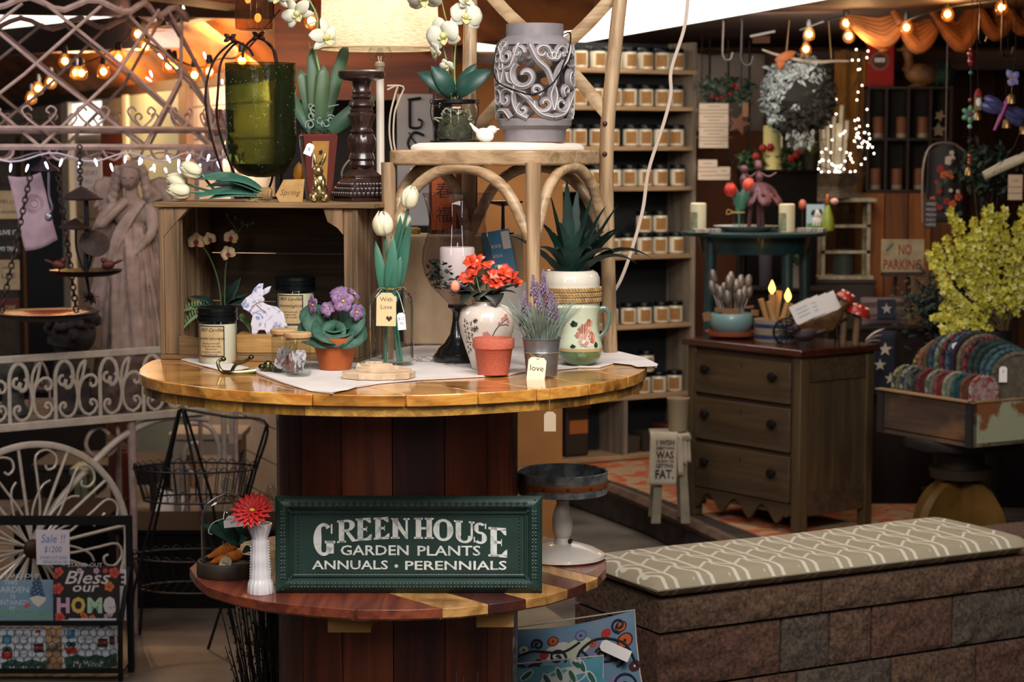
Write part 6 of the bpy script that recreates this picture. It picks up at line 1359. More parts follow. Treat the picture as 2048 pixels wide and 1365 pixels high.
# leaning frame, crate-like boxes, pots on the floor
p = P(322,1056,9.4); t = thing('picture_frame', 'white picture in a dark frame leaning behind the black wire stand', 'frame', Vector((p.x, p.y, .0))); t.rotation_euler = (-.25,.28,0); k = K(9.4)
b = B(k); b.box(-34,34,-3,3,0,98); b.build('frame', iron, t); b = B(k); b.box(-28,28,-4,-3,6,92); b.build('picture', whitecard, t)
p = P(365,880,10.2); k = K(10.2); b = B(k); b.box(-90,110,-4,4,0,10); b.box(-90,110,0,90,-60,8)
def solidthing(name, label, cat, px, py, Y, w, h, d, m, bev=.004, zbase=0, group=None, rz=0, legs=False):
    """box-like furniture standing on the floor; py is its top"""
    p = P(px, py, Y); t = thing(name, label, cat, (p.x, Y, zbase), rz, group); H = p.z-zbase; w *= K(Y)
    if legs:
        b = B(); b.box(-w/2, w/2,0, d, H-.03, H); b.build('top', m, t, bevel=bev); 
        for x in (-w/2+.02, w/2-.05):
            for y_ in (.01, d-.04): b = B(); b.box(x, x+.03, y_, y_+.03,0, H-.03); b.build('leg', m, t)
        b = B(); b.box(-w/2+.02, w/2-.02,.015, d-.015, H-.1, H-.03); b.build('apron', m, t)
    else:
        b = B(); b.box(-w/2, w/2,0, d, 0, H-.02); b.build('body', m, t, bevel=bev); b = B(); b.box(-w/2-.012, w/2+.012,-.012, d+.012, H-.02, H); b.build('top', m, t, bevel=bev)
    return t
solidthing('side_table', 'long pale painted table far behind the black wire stand', 'table', 410,868,9.2,150,0,.3, mat('pale_table', '8f8375', .7), legs=True)
solidthing('side_table', 'dark wooden table behind the cart wheel', 'table', 190,930,9.6,260,0,.45, mat('dark_table', '1b1412', .6), legs=True)
solidthing('green_stand', 'small pale green painted stand seen through the cart wheel', 'stand', 160,938,9.0,44,0,.2, mat('pale_green_paint', '8f9c7e', .7, c2='7c8a6c', ns=20), legs=True)
solidthing('dark_cabinet', 'black cabinet standing below the wall plaques', 'cabinet', 60,780,10.4,240,0,.4, mat('cab_black', '100c0c', .8, spec=.15))
solidthing('dark_block', 'long low black block added to darken the floor behind the black wire stand', 'bench', 400,1060,7.9,330,0,.4, mat('cab_black', '100c0c', .8, spec=.15))  # added black box standing in for the dark zone on the floor
solidthing('dark_block', 'short low black block added to darken the floor behind the cart wheel', 'bench', 120,1030,8.25,190,0,.4, mat('cab_black', '100c0c', .8))  # second added box, darkens the floor seen past the wheel
for i, (px, py, Y, r, h, c_, lab) in enumerate(((242,985,8.9,24,80, '6b3128', 'dark red glazed pot on the floor behind the cart leg'),)):
    p = P(px, py, Y); k = K(Y); t = thing('plant_pot', lab, 'pot', (p.x, Y, 0)); h = CZ/k-(py-300-h); b = B(k); b.lathe([(r*.7,0),(r*.95, h*.8),(r*1.05, h*.82),(r*1.05, h),(r*.9, h),(r*.85, h*.8),(0, h*.78)], 0,28); b.build('pot', mat('potc%d' % i, c_, .4, coat=.3), t)
    b = B(k); b.lathe([(r*.84, h*.79),(0, h*.8)], 0,16, cap=False); b.build('soil', mat('soil', '1a120c', .95), t)
# ================================================================ CANDLE SHELF UNIT
PZ = .17
gsh = wood('shelf_greywood', 'b08e6a', '86684a', 'X', 5,.7); gsv = wood('shelf_greyside', '968674', '6d6154', 'Z', 5,.7); sbk = mat('shelf_back', '14191d', .8)
s0 = Vector((.231,10.41, PZ)); sh = radians(29); SWid = .82
t = thing('shelf_unit', 'tall grey wooden shelf unit filled with kraft-labelled jar candles', 'shelf', s0, sh)
lev = [2.204,2.014,1.808,1.600,1.245,.881,.512,.20]
b = B(); b.box(-.018,.0,0,.25,0,2.18); b.build('side_panel', gsv, t); b = B(); b.box(SWid, SWid+.022,0,.25,0,2.18); b.build('side_panel', gsv, t)
b = B(); b.box(0, SWid, .24,.25,0,2.18); b.build('back_panel', sbk, t)
for z_ in lev:
    zz = z_-PZ; b = B(); b.box(0 if z_ < 2.1 else -.02, SWid if z_ < 2.1 else SWid+.024,-.004,.24, zz-.022, zz); b.build('shelf_board', gsh, t, bevel=.002)
b = B(); b.box(.40,.425,0,.24,.03,.512-PZ-.022); b.build('divider', gsv, t)
XS = Matrix.Translation(s0) @ RZ(sh)
def onsh(x, y, z): q = XS @ Vector((x, y, 0)); return Vector((q.x, q.y, z+.0008))
c_wax = mat('shelf_wax', 'd6cdb8', .25, coat=.4); c_lab = mat('shelf_label', 'a3763f', .75, c2='94683a', ns=80); c_lab2 = mat('label_print', '6d4a26', .8)
b = B(); R1, H1 = .041,.088
jar = thing('jar_candle', '', 'candle', (0,0,0)); 
b.lathe([(R1*.85,0),(R1,.006),(R1, H1*.93),(R1*.93, H1)], 0,20); b.build('glass_jar', c_wax, jar)
b = B(); b.lathe([(R1*.93, H1),(R1*1.02, H1+.002),(R1*1.02, H1+.02),(R1*.95, H1+.024),(0, H1+.024)], 0,20); b.build('lid', lidm, jar)
b = B(); patch(b, R1+.0006,-.023,.036,.014,.077,0,0, nu=8)
for i in range(6): patch(b, R1+.0011,-.012-.003*(i % 2),.018,.066-i*.009,.068-i*.009,1,0, nu=4)
b.build('label', [c_lab, c_lab2], jar)
first = [True]
def putjar(loc, rz, label, group):
    if first[0]:
        first[0] = False; jar.location = loc; jar.rotation_euler = (0,0, rz); jar['label'] = label; jar['group'] = group; return jar
    return subcopy(jar, loc, rz, label, group)
rows = [(lev[0], 8,0, 'along the top of the shelf unit'),(lev[1], 8,0, 'on the highest inner shelf board'),(lev[2], 8,0, 'on the second inner shelf board'),(lev[3], 8,0, 'on the third inner shelf board'),
        (lev[4], 8,0, 'on the fourth inner shelf board'),(lev[5], 8,0, 'on the fifth inner shelf board'),(lev[6], 5,3, 'on the lowest candle board')]
ORD = ['nearest the notes end', 'second from the notes end', 'third from the notes end', 'fourth from the notes end', 'fifth from the notes end', 'sixth from the notes end', 'seventh from the notes end', 'farthest from the notes']
for z_, n_, sk_n, where in rows:
    for i in range(sk_n, sk_n+n_):
        x = .062+i*.099+rnd(-.006,.006); putjar(onsh(x, .055+rnd(-.01,.01), z_), sh-.55+rnd(-.3,.3), 'jar candle %s, %s' % (where, ORD[sk_n+n_-1-i]), 'jar candles '+where)
for i in (5,6): putjar(onsh(.062+i*.099,.06, lev[4]+.1135), sh-.5, 'jar candle stacked above the fourth board row, %s' % ('nearer the notes' if i == 6 else 'nearer the chair'), 'stacked jar candles on the fourth board')
for i in (5,): putjar(onsh(.062+i*.099+.02,.06, lev[6]+.1135), sh-.5, 'single jar candle stacked above the flickering candle shelf row', None)
b = B(); b.lathe([(.014,0),(.014,.11),(0,.112)], 0,14); t = thing('flameless_candle', 'slim taper candle with glowing amber tip on the lower shelf board', 'candle', onsh(.50,.03, lev[6])); b.build('taper', mat('amber_wax', '7a4a20', .5), t)
b = B(); b.lathe([(.003,.112),(.009,.122),(.006,.136),(0,.15)], 0,10); b.build('flame', glow('flame_glow', 'ff9a2a', 6), t)
# bottom things: bottle bag, boxes
t = thing('coffee_bag', 'brown paper bag with orange label on the bottom shelf', 'bag', onsh(.17,.08, lev[7]), sh); b = B(); b.box(-.07,.07,0,.09,0,.25); b.build('bag_body', mat('bag_dark', '2b1d14', .7), t, bevel=.012); b = B(); b.box(-.05,.06,-.003,.0,.12,.19); b.build('label', mat('bag_label', 'a05a26', .7), t); b = B(); b.box(-.07,.075,-.005,.06,.25,.275); b.build('folded_top', mat('bag_fold', '6b4526', .7), t, bevel=.004)
for x, w, h, c_, lab in ((.50,.08,.08, '3a2f24', 'small brown box on the bottom shelf beside the divider'),(.62,.12,.10, '2f241b', 'dark wide box on the bottom shelf behind the towel stool'),(.74,.09,.13, '5d2018', 'dark red box at the far end of the bottom shelf')):
    t = thing('storage_box', lab, 'box', onsh(x, .06, lev[7]), sh); b = B(); b.box(-w/2, w/2,0,.12,0, h); b.build('box', mat('sbox'+c_, c_, .8), t, bevel=.003); b = B(); b.box(-w/2-.002, w/2+.002,-.002,.122, h-.018, h+.002); b.build('box_lid', mat('sbox'+c_, c_, .8), t)
# notes pinned to the shelf side
def note(px, py, w, h, Y, n_, label, name='paper_note', tail=''):
    p = P(px, py+h, Y); k = K(Y); t = thing(name, label, 'note', p); b = B(k); b.box(-w/2, w/2,-.8,.8,0, h); b.build('sheet', mat('note_paper', 'cdb9a4', .85), t)
    b = B(k)
    for i in range(n_): L_ = w*(.2+.15*((i*7) % 4)); z_ = h*(1-(i+1)/(n_+1)); b.box(-L_, L_, -1.2,-.9, z_, z_+1.4)
    b.build('handwriting', mat('note_ink', '8a6a5c', .8), t); return t
note(1427,208,58,88,10.62,12, 'large cream paper note with a long handwritten list beside the shelf unit')
note(1415,320,38,40,10.6,4, 'small cream card with four written lines under the large note')
note(1447,334,26,26,10.6,2, 'smallest cream card, partly behind the four-line card')

# ================================================================ DRESSER
dw = wood('dresser_wood', '4f3d26', '392a19', 'X', 5,.6,0,.3); dwz = wood('dresser_side', '57442a', '3c2d1a', 'Z', 5,.6,0,.3); dtop = wood('dresser_top', '4a2018', '32120d', 'X', 6,.2,.6)
d0 = Vector((.1417*8.5,8.5, PZ)); dl_ = Vector((.0919*8.5,1.065*8.5, PZ)); dr_ = Vector((.1867*8.5,1.026*8.5, PZ))
vf_ = (dl_-d0); Wd = vf_.length; thd = atan2(-vf_.y, -vf_.x); Dd = .44; Hd = 1.79-.83-PZ
t = thing('dresser', 'antique brown wooden dresser with three drawers, round knobs and a scalloped apron', 'dresser', dl_, thd)
b = B(); b.box(.02, Wd-.02,.015, Dd, .08, Hd-.03); b.build('carcass', dw, t)
b = B(); b.box(-.02, Wd+.025,-.025, Dd+.02, Hd-.03, Hd); b.build('top', dtop, t, bevel=.006)
for x in (0, Wd-.05): b = B(); b.box(x, x+.05,-.0,.05,0, Hd-.03); b.build('corner_post', dwz, t, bevel=.003)
for x in (0, Wd-.045): b = B(); b.box(x, x+.045, Dd-.04, Dd+.005,0, Hd-.03); b.build('corner_post', dwz, t, bevel=.003)
b = B(); b.box(Wd-.03, Wd-.003,.05, Dd-.04, Hd-.14, Hd-.03); b.build('side_rail', dw, t); b = B(); b.box(Wd-.03, Wd-.003,.05, Dd-.04,.08,.18); b.build('side_rail', dw, t)
b = B(); b.box(Wd-.028, Wd-.012,.05, Dd-.04,.18, Hd-.14); b.build('side_panel', dwz, t)
knobm = mat('knob_dark', '15100c', .8, spec=.15)
zs_ = [(.135,.335),(.35,.54),(.555,.735)]
for z0, z1 in zs_:
    b = B(); b.box(.055, Wd-.055,-.008,.014, z0, z1-.006); o = b.build('drawer', dw, t, bevel=.003)
    for x in (.14, Wd-.14): b = B(); b.lathe([(.008,0),(.009,.01),(.02,.018),(.023,.026),(.018,.034),(0,.037)], 0,20, X=TR(x, -.008,(z0+z1)/2+.02) @ RX(pi/2)); b.build('knob', knobm, o)
    b = B(); b.box(Wd/2-.002, Wd/2+.002,-.0085,-.0078,(z0+z1)/2+.04,(z0+z1)/2+.065); b.build('keyhole', knobm, o)
b = B(); po = [(.05,.13)]; n_ = 40
for i in range(n_+1): x = .05+(Wd-.1)*i/n_; u_ = i/n_; po.append((x, .055+.035*abs(sin(u_*pi*3.5))*(1 if 0.05 < u_ < .95 else .2)-.02*(cos(u_*pi*7))))
po.append((Wd-.05,.13)); b.prism(po[::-1], .0,.015); b.build('scalloped_apron', dw, t)
XD = Matrix.Translation(dl_) @ RZ(thd); DZ = PZ+Hd
def dpos(px, py, zz=None): p = onplane(px, py, zz if zz else DZ); return Vector((p.x, p.y, DZ+.0005))
# bowl of plant markers
p = dpos(1462,676); k = K(p.y); t = thing('marker_bowl', 'pale blue bowl on a terracotta saucer, full of stamped silver spoon plant markers', 'bowl', p)
b = B(k); b.lathe([(30,0),(50,6),(52,14),(48,14),(46,8),(0,6)], 0,32); b.build('terracotta_saucer', mat('saucer_terra', '8a4526', .7), t)
b = B(k); b.lathe([(20,7),(36,14),(44,30),(42,46),(40,50),(38,46),(40,30),(0,26)], 0,32); b.build('bowl', mat('pale_blue_glaze', '6f9092', .4, coat=.3), t)
sm = mat('tarnished_silver', '8f857c', .4,.7, c2='6b625c', ns=30); km_ = mat('kraft_dark', '7d583a', .8)
b0 = None
for i in range(22):
    a = rnd(0,6.28); r = rnd(.2,1); x = 48*r*cos(a); y_ = 26*sin(a)*r; h = rnd(62,112); 
    b = B(k); b.tube([(x*.4, y_*.4,24),(x, y_, h)], 1.3,0,5); b.sph((x*1.05, y_, h+12),(8,3,15),0,10, RY(x*.006)); b.build('spoon_marker', sm, t)
for i in range(7): a = rnd(3.3,6.1); b = B(k); x = 44*cos(a); b.box(x-8, x+8,24*sin(a)-6,24*sin(a)-5,30+rnd(0,26),60,0, RY(rnd(-.2,.2))); b.build('kraft_tag', km_, t)
# striped crock with flame candles
p = dpos(1550,684); k = K(p.y); t = thing('striped_crock', 'cream crock with blue stripes holding tan wax candles with flickering tips', 'crock', p)
b = B(k); b.lathe([(40,0),(42,3),(42,42),(43,46),(40,46),(38,42),(0,36)], 0,32); b.build('crock', mat('crock_cream', '8f8474', .4, coat=.3), t)
b = B(k)
for z_ in (8,30): b.lathe([(42.4, z_),(42.6, z_+1),(42.6, z_+7),(42.4, z_+8)], 0,32, cap=False)
b.build('blue_stripes', mat('stripe_blue', '1d2c4c', .4), t)
for i, (x, y_, tx, h, lit) in enumerate(((-12,-6,-8,60,1),(22,-6,24,44,1),(-26,0,-30,50,0),(4,6,8,66,0),(30,4,34,40,0),(-4,-14,-16,46,0))):
    b = B(k); b.tube([(x*.5, y_, 36),(tx, y_, 36+h)], 6,0,10); o = b.build('wax_taper', mat('tan_wax', 'a07a4c', .5), t)
    if lit: b = B(k); b.lathe([(1.5,0),(6,6),(7,12),(3,22),(0,28)], 0,12, c=(tx, y_, 37+h)); b.build('flame', glow('flame_glow_2', 'ffb84a', 7), o)
# wheelbarrow planter
p = dpos(1640,690); p = Vector((p.x, p.y+.02, p.z)); k = K(p.y); t = thing('wheelbarrow_planter', 'small rusty ochre metal wheelbarrow planter holding white cards', 'planter', p)
och = mat('ochre_rust', '6b4a1c', .6,.3, c2='3d2a12', ns=20)
b = B(k); vs = [(-46,-30,40),(30,-38,72),(56,-30,92),(-46,30,40),(30,38,72),(56,30,92),(-30,-18,22),(24,-20,30),(-30,18,22),(24,20,30)]
b.add(vs, [(0,1,7,6),(1,2,7),(3,8,9,4),(4,9,5),(0,6,8,3),(6,7,9,8),(2,5,9,7), ]); b.build('tray', och, t, solid=.003)
b = B(k); b.tube([(26*cos(a)-66,0,26+26*sin(a)) for a in [i*2*pi/30 for i in range(30)]], 2.4,0,6, True)
for i in range(6): a = i*pi/6; b.tube([(-66-26*cos(a),0,26-26*sin(a)),(-66+26*cos(a),0,26+26*sin(a))], 1.2,0,5)
b.build('wheel', blackm, t)
for s in (-1,1): b = B(k); b.tube([(-66, s*8,26),(0, s*16,30),(60, s*22,60),(84, s*24,66)], 2,0,6); b.tube([(30, s*20,44),(36, s*22,0)], 2.2,0,6); b.build('handle', iron, t)
for i, (x, z_) in enumerate(((-26,56),(-8,62),(10,66),(26,70))): 
    b = B(k); b.box(-22,22,-1,1,0,40,0, TR(x, -6+i*6, z_-8) @ RY(-.45)); o = b.build('white_card', whitecard, t)
    if i < 2: b = B(k); [b.box(-12,12,-1.6,-1.1,12+j*8,13+j*8,0, TR(x, -6+i*6, z_-8) @ RY(-.45)) for j in range(3)]; b.build('card_writing', mat('blue_ink', '6a7390', .8), o)
# iron bird on the dresser
p = dpos(1610,698); p = Vector((p.x, p.y-.02, p.z)); k = K(p.y); t = thing('iron_bird', 'dark rusty iron bird figurine in front of the wheelbarrow planter', 'figurine', p)
b = B(k); b.sph((0,0,28),(24,12,13),0,14, RY(-.15)); b.sph((-20,0,42),(9,8,9),0,12); b.sph((-30,0,42),(7,2.5,2.5),0,8); b.sph((28,0,34),(18,5,4),0,10, RY(-.3)); b.build('body', mat('bird_iron', '2a1a20', .6,.3), t, remesh=.002)
for x in (-4,6): b = B(k); b.tube([(x, 0,18),(x+2,0,0)], 1.2,0,5); b.build('leg', iron, t)
# red mushrooms
p = dpos(1712,690); k = K(p.y); t = thing('mushroom_ornament', 'red spotted toadstool ornament pair at the back of the dresser', 'ornament', p)
mr = mat('toadstool_red', '9c2014', .35, coat=.4)
for j, (x, z_, r, tl_) in enumerate(((2,62,26,.35),(-22,92,20,.5))):
    b = B(k); b.tube([(x-4, j*8,0),(x, j*8, z_)], 7,0,10); b.build('stalk', mat('stalk_tan', '6d5236', .7), t)
    b = B(k); b.lathe([(r*.3,-3),(r, -2),(r, 2),(r*.8, r*.5),(r*.4, r*.75),(0, r*.82)], 0,24, X=TR(x, j*8, z_) @ RY(tl_)); o = b.build('red_cap', mr, t)
    b = B(k)
    for i in range(8): a = i*.9; q = TR(x, j*8, z_) @ RY(tl_) @ Vector((r*.62*cos(a), r*.62*sin(a), r*.62)); b.sph(q, 2.6,0,6)
    b.build('white_spots', whitecard, o)
p = dpos(1745,690); k = K(p.y); t = thing('feather_bundle', 'small bundle of striped feathers and orange leaf at the far corner of the dresser', 'ornament', p); b = B(k)
for i in range(7): b.leaf((-14,0,3+i),(16+i*1.5,-4+i*2,8+i*4),5, i % 3,(0,0,1),3,.2,5)
b.build('feathers', [whitecard, ink, mat('leaf_rust', '8a4a1e', .7)], t, solid=.001)

# ================================================================ TEAL TABLE
Yt = 9.45; tz = P(1500,462, Yt).z; k = K(Yt); teal = mat('teal_paint', '17393c', .45, c2='0f2a2d', ns=12, coat=.3)
tcx = P(1508,462, Yt).x; t = thing('teal_table', 'small dark teal painted round table set with a plate and candles', 'table', (tcx, Yt, PZ))
hz_ = tz-PZ
b = B(); b.lathe([(.33,-.02),(.335,-.012),(.335,-.003),(.33,0),(0,0)], 0,48, c=(0,0, hz_), fn=lambda a, j, z_: 1); b.build('tabletop', teal, t)
b = B(); b.lathe([(.24,-.10),(.26,-.021)], 0,24, c=(0,0, hz_)); b.build('apron', teal, t)
for x, y_ in ((-.21,-.12),(-.03,.2),(.13,-.17),(.24,.06)): b = B(); b.tube([(x, y_, hz_-.03),(x*1.03, y_*1.03, hz_-.4),(x*1.15, y_*1.15,0)], lambda q: .028-.008*q, 0,12); b.build('leg', teal, t)
def ontt(px, dy=0): return Vector(((px-1024)*(Yt+dy)/F, Yt+dy, tz+.0006))
pillar = mat('pillar_wax', 'c9c0a4', .4, sss=.2); pict = mat('candle_picture', '5f6a50', .6, c2='8d8a70', ns=40)
for px, h, dy, lab in ((1396,54,-.02, 'cream pillar candle with a printed landscape at the shelf end of the teal table'),(1573,54,-.12, 'cream pillar candle with a printed landscape, right beside the scalloped plate')):
    p = ontt(px, dy); k = K(p.y); t = thing('pillar_candle', lab, 'candle', p); b = B(k); b.lathe([(16,0),(16, h),(13, h+2),(12, h-3),(0, h-4)], 0,24, fn=lambda a, j, z_: 1+.03*sin(3*a)*(j > 0)); b.build('wax', pillar, t)
    b = B(k); patch(b, 16.3,-18,2,2, h*.7,0,-.3); b.build('printed_band', pict, t)
p = ontt(1492,-.06); k = K(p.y); t = thing('plate', 'white scalloped plate on the teal table', 'plate', p)
b = B(k); b.lathe([(40,0),(44,2),(62,9),(66,11),(60,10),(40,4),(0,3)], 0,60, fn=lambda a, j, z_: 1+.025*cos(18*a)*(j > 2)); b.build('plate', mat('plate_white', 'd2d0c8', .3, coat=.5), t)
pz_ = Vector((0,0,.010))
p = ontt(1476,-.10)+pz_; k = K(p.y); t = thing('tulip_glass', 'two red tulips in a small clear glass tied with twine on the scalloped plate', 'flowers', p)
b = B(k); b.lathe([(11,0),(12,2),(12,40),(11.5,41)], 0,24, cap=False); b.lathe([(0,1),(11,0)], 0,20, cap=False); b.build('glass', jglass, t)
rt = mat('tulip_red', 'bf2a1c', .5, c2='a31e14', ns=30)
b = B(k); tulip(b, (-14,-4,66),(-.2,-.2,1),12,28,0); b.tube(bez([(2,0,6),(-2,-2,44),(-14,-4,68)], 8),1.6,1,6); b.build('tulip', [rt, tleaf], t, solid=.001); b = B(k); tulip(b, (14,-4,78),(.4,-.2,1),10,26,0); b.tube(bez([(2,0,6),(4,-2,44),(14,-4,80)], 8),1.6,1,6); b.build('tulip', [mat('tulip_coral', 'c4483a', .5), tleaf], t, solid=.001)
b = B(k); b.leaf((0,-3,30),(16,-6,94),8,0,(0,-1,0),4,.3,6); b.leaf((0,3,30),(-4,-2,84),6,0,(0,-1,0),3,.3,6); b.leaf((2,3,30),(22,2,74),6,0,(0,-1,0),3,.3,6); b.build('leaves', tleaf, t, solid=.001)
b = B(k); b.tube([(12.6*cos(a),12.6*sin(a),34) for a in [i*2*pi/16 for i in range(16)]], 1.3,0,4, True); b.tube(bez([(-10,-8,34),(-22,-10,40),(-24,-10,30),(-12,-9,34)], 8),1,0,4); b.build('twine_bow', twine, t)
p = ontt(1515,-.02)+pz_; k = K(p.y); t = thing('fairy_figurine', 'mauve metal fairy pair figurine with a ruffled petal skirt standing behind the red tulips', 'figurine', p)
mv = mat('mauve_metal', '5f3840', .55,.2, c2='4a2a32', ns=30)
b = B(k)
for ring, (r0, z0, r1, z1) in enumerate(((8,86,50,46),(8,92,38,60))):
    for i in range(9): a = 2*pi*i/9+ring*.35; b.leaf((r0*cos(a), r0*sin(a), z0),(r1*cos(a), r1*sin(a), z1),14,0,(cos(a), sin(a),1),5,.2,6, lambda q: .25+.75*sin(pi*min(1, q*.7))**.8 if q < .98 else .5)
b.build('petal_skirt', mv, t, solid=.002)
b = B(k); b.tube(bez([(0,0,84),(2,0,100),(0,0,116)], 8), [7,6,5.5,6,8,8,6,4,4], 0,12); b.sph((0,0,124),(8,8,9),0,12); b.sph((0,3,130),(8,8,7),0,10); b.tube(bez([(4,0,112),(20,-2,104),(36,-2,112)], 8),2,0,6); b.tube(bez([(-4,0,112),(-16,-2,104),(-26,-2,110)], 8),2,0,6); b.build('larger_fairy', mv, t)
b = B(k); b.tube(bez([(-26,2,70),(-28,2,92),(-28,2,110)], 8), [6,6,6,7,8,9,8,5,4], 0,10); b.sph((-28,2,118),(9,8,9),0,12); b.sph((-22,6,96),(14,3,10),0,8); b.build('smaller_fairy', mv, t)
for x in (-18,2,10): b = B(k); b.tube([(x*.7,0,60),(x, 0,2)], [5,4], 0,8); b.build('leg', mv, t)
b = B(k); b.lathe([(24,0),(24,3),(0,4)], 0,20); b.build('base', mv, t)
for px, dy, rz_, lab in ((1410,-.2,.3, 'folded striped napkin at the shelf end of the teal table'),(1622,-.1,-.3, 'folded striped napkin beside the dog card on the teal table')):
    p = ontt(px, dy); k = K(p.y); b = B(k)
    for j in range(3): b.slab([(-28,-16+j*3),(26,-20),(30,10-j*2),(-22,16)], j*2.6, j*2.6+2.2)
    o = b.build('napkin', mat('napkin_stripe', '9a938c', .9, c2='6d6a70', ns=20, stretch=(6,.2,1), rng=(.5,.55)), loc=p, rz=rz_, bevel=.001); tag(o, lab, 'napkin')
p = ontt(1630,.04); k = K(p.y); t = thing('dog_card', 'upright card with a small black and white dog on green grass', 'card', p); b = B(k); b.box(-18,18,-1,1,0,52); b.build('card', mat('card_sky', '8fa6ae', .7), t)
b = B(k); b.prism([(-17,0),(17,0),(17,16),(-17,14)], -1.4,-1.1,0); b.sph((2,-2,20),(9,1,7),1,10); b.sph((4,-2.4,33),(7,1,8),1,10); b.sph((-5,-2.8,36),(4,1,6),2,8, RY(.5)); b.sph((10,-2.8,38),(3,1,6),2,8, RY(-.4))
for x in (-4,2,8): b.tube([(x, -2,16),(x, -2,9)], 1.8,1,5)
b.sph((4,-3.4,31),1.4,2,6); b.build('dog_picture', [mat('card_grass', '4c7a34', .8), mat('dog_white', 'c4bcb4', .8), ink], t)
p = ontt(1655,.02); k = K(p.y); t = thing('green_figurine', 'green and orange figurine holding a pink egg beside the dog card', 'figurine', p)
b = B(k); b.lathe([(12,0),(13,10),(10,30),(5,46),(3,52),(0,54)], 0,16); b.build('green_body', mat('fig_green', '6f7a1e', .5), t); b = B(k); b.sph((-2,-3,62),(4,4,12),0,8); b.build('orange_top', mat('fig_orange', '8a4c22', .5), t); b = B(k); b.sph((12,-4,58),(9,7,7),0,10); b.build('pink_egg', mat('egg_pink', 'b0837c', .5), t)
p = ontt(1604,.1); k = K(p.y); t = thing('egg_ornament', 'coral pink egg on a thin stem behind the printed pillar candle', 'ornament', p); b = B(k); b.tube([(0,0,0),(0,0,40)], 1.2,0,5); b.lathe([(6,0),(6,2),(0,2)], 0,12); b.build('stem', iron, t); b = B(k); b.sph((0,0,50),(8,8,11),0,12); b.build('egg', mat('egg_coral', 'a0503e', .5), t)
# under / behind the teal table
def lowbox(name, label, cat, px, topy, Y, wpx, d, m, zb_=PZ, bev=.004):
    p = P(px, topy, Y); w = wpx*K(Y); t = thing(name, label, cat, (p.x, Y, zb_)); b = B(); b.box(-w/2, w/2,0, d, 0, p.z-zb_-.015); b.build('body', m, t, bevel=bev); b = B(); b.box(-w/2-.008, w/2+.008,-.008, d+.008, p.z-zb_-.015, p.z-zb_); b.build('top', m, t, bevel=.003); return p.z
zb1 = lowbox('display_bench', 'low dark bench standing behind the dresser and under the teal table', 'bench', 1575,578,9.95,150,.26, mat('bench_dark', '1d1411', .8, spec=.2))
p = Vector((P(1531,572,10.05).x, 10.05, zb1+.0005)); k = K(10.2); t = thing('metal_vase', 'tall grey metal vase of white sprigs under the teal table', 'vase', p); b = B(k); b.lathe([(11,0),(12,2),(14,74),(15,76),(12,74),(0,70)], 0,20); b.build('vase', mat('vase_grey', '55525e', .5,.3), t); b = B(k)
for i in range(40): a = rnd(0,6.28); b.leaf((4*cos(a),4*sin(a),72),(22*cos(a),16*sin(a),80+rnd(0,22)),3,0,(0,0,1),2,.2,3)
b.build('white_sprigs', mat('sprig_white', '9c9a8c', .8), t, solid=.001)
p = Vector((P(1596,590,10.05).x, 10.05, zb1+.0005)); k = K(10.15); t = thing('potted_plant', 'small leafy plant in a grey-white bucket under the teal table', 'plant', p); b = B(k); b.lathe([(18,0),(22,44),(24,46),(20,44),(0,40)], 0,24); b.build('pot', mat('pot_offwhite', '7d776c', .6), t); b = B(k)
for i in range(60): a = rnd(0,6.28); r = rnd(.2,1); b.leaf((4*cos(a),4*sin(a),44),(28*r*cos(a),20*r*sin(a),58+rnd(0,34)),4,0,(0,0,1),3,.2,3)
b.build('foliage', mat('dull_leaf', '3d4a32', .7), t, solid=.001)

# ================================================================ WEATHERED LANTERN, PLANTER, LIGHTS, MOSS WREATH
ww = mat('weathered_white', 'b5a98e', .8, c2='85775e', ns=25, bump=.4); Yl = 10.7; k = K(Yl)
zl = lowbox('display_chest', 'dark wooden chest behind the teal table carrying the weathered lantern', 'chest', 1675,562,10.6,150,.27, wood('chest_wood', '2e1b10', '1c0f08', 'X', 5,.6))
t = thing('cabinet_lantern', 'weathered white glass-sided cabinet lantern on the dark chest', 'lantern', Vector((P(1690,555, Yl).x, Yl+.06, zl+.0006))); Hh = 555-392
for x in (-48,42): 
    for y_ in (-26,22): b = B(k); b.box(x, x+7, y_, y_+6,8, Hh-8); b.build('post', ww, t)
b = B(k); b.box(-56,56,-34,34,0,8); b.build('base', ww, t, bevel=.003); b = B(k); b.box(-60,60,-36,36, Hh-8, Hh); b.build('roof', ww, t, bevel=.003)
for z_ in (52,104): b = B(k); b.box(-48,49,-26,-21, z_, z_+6); b.build('crossbar', ww, t)
b = B(k); b.box(-44,44,-24,-23,10, Hh-10); b.build('glass_front', clear, t)
b = B(k); b.lathe([(20,8),(20,60),(0,60)], 0,20); b.build('inner_candle', mat('candle_grey', '4a4a48', .6), t)
zl2 = zl+Hh*k
t = thing('flared_planter', 'flared weathered grey metal planter on top of the cabinet lantern', 'planter', Vector((P(1672,390, Yl).x, Yl+.04, zl2+.0008))); pm = mat('planter_grey', '8a7a66', .7,.1, c2='63574a', ns=20)
b = B(k); X4 = RZ(pi/4); b.lathe([(50,0),(58,0),(56,6),(40,16),(38,22),(60,46),(64,50),(60,50),(54,46),(0,44)], 0,4, X=X4); b.build('planter_body', pm, t, ang=20)
t2 = thing('birch_bundle', 'bundle of pale birch branches standing in the flared planter', 'branches', t.location+Vector((-.02,0,44*k+.0005))); k = K(Yl)
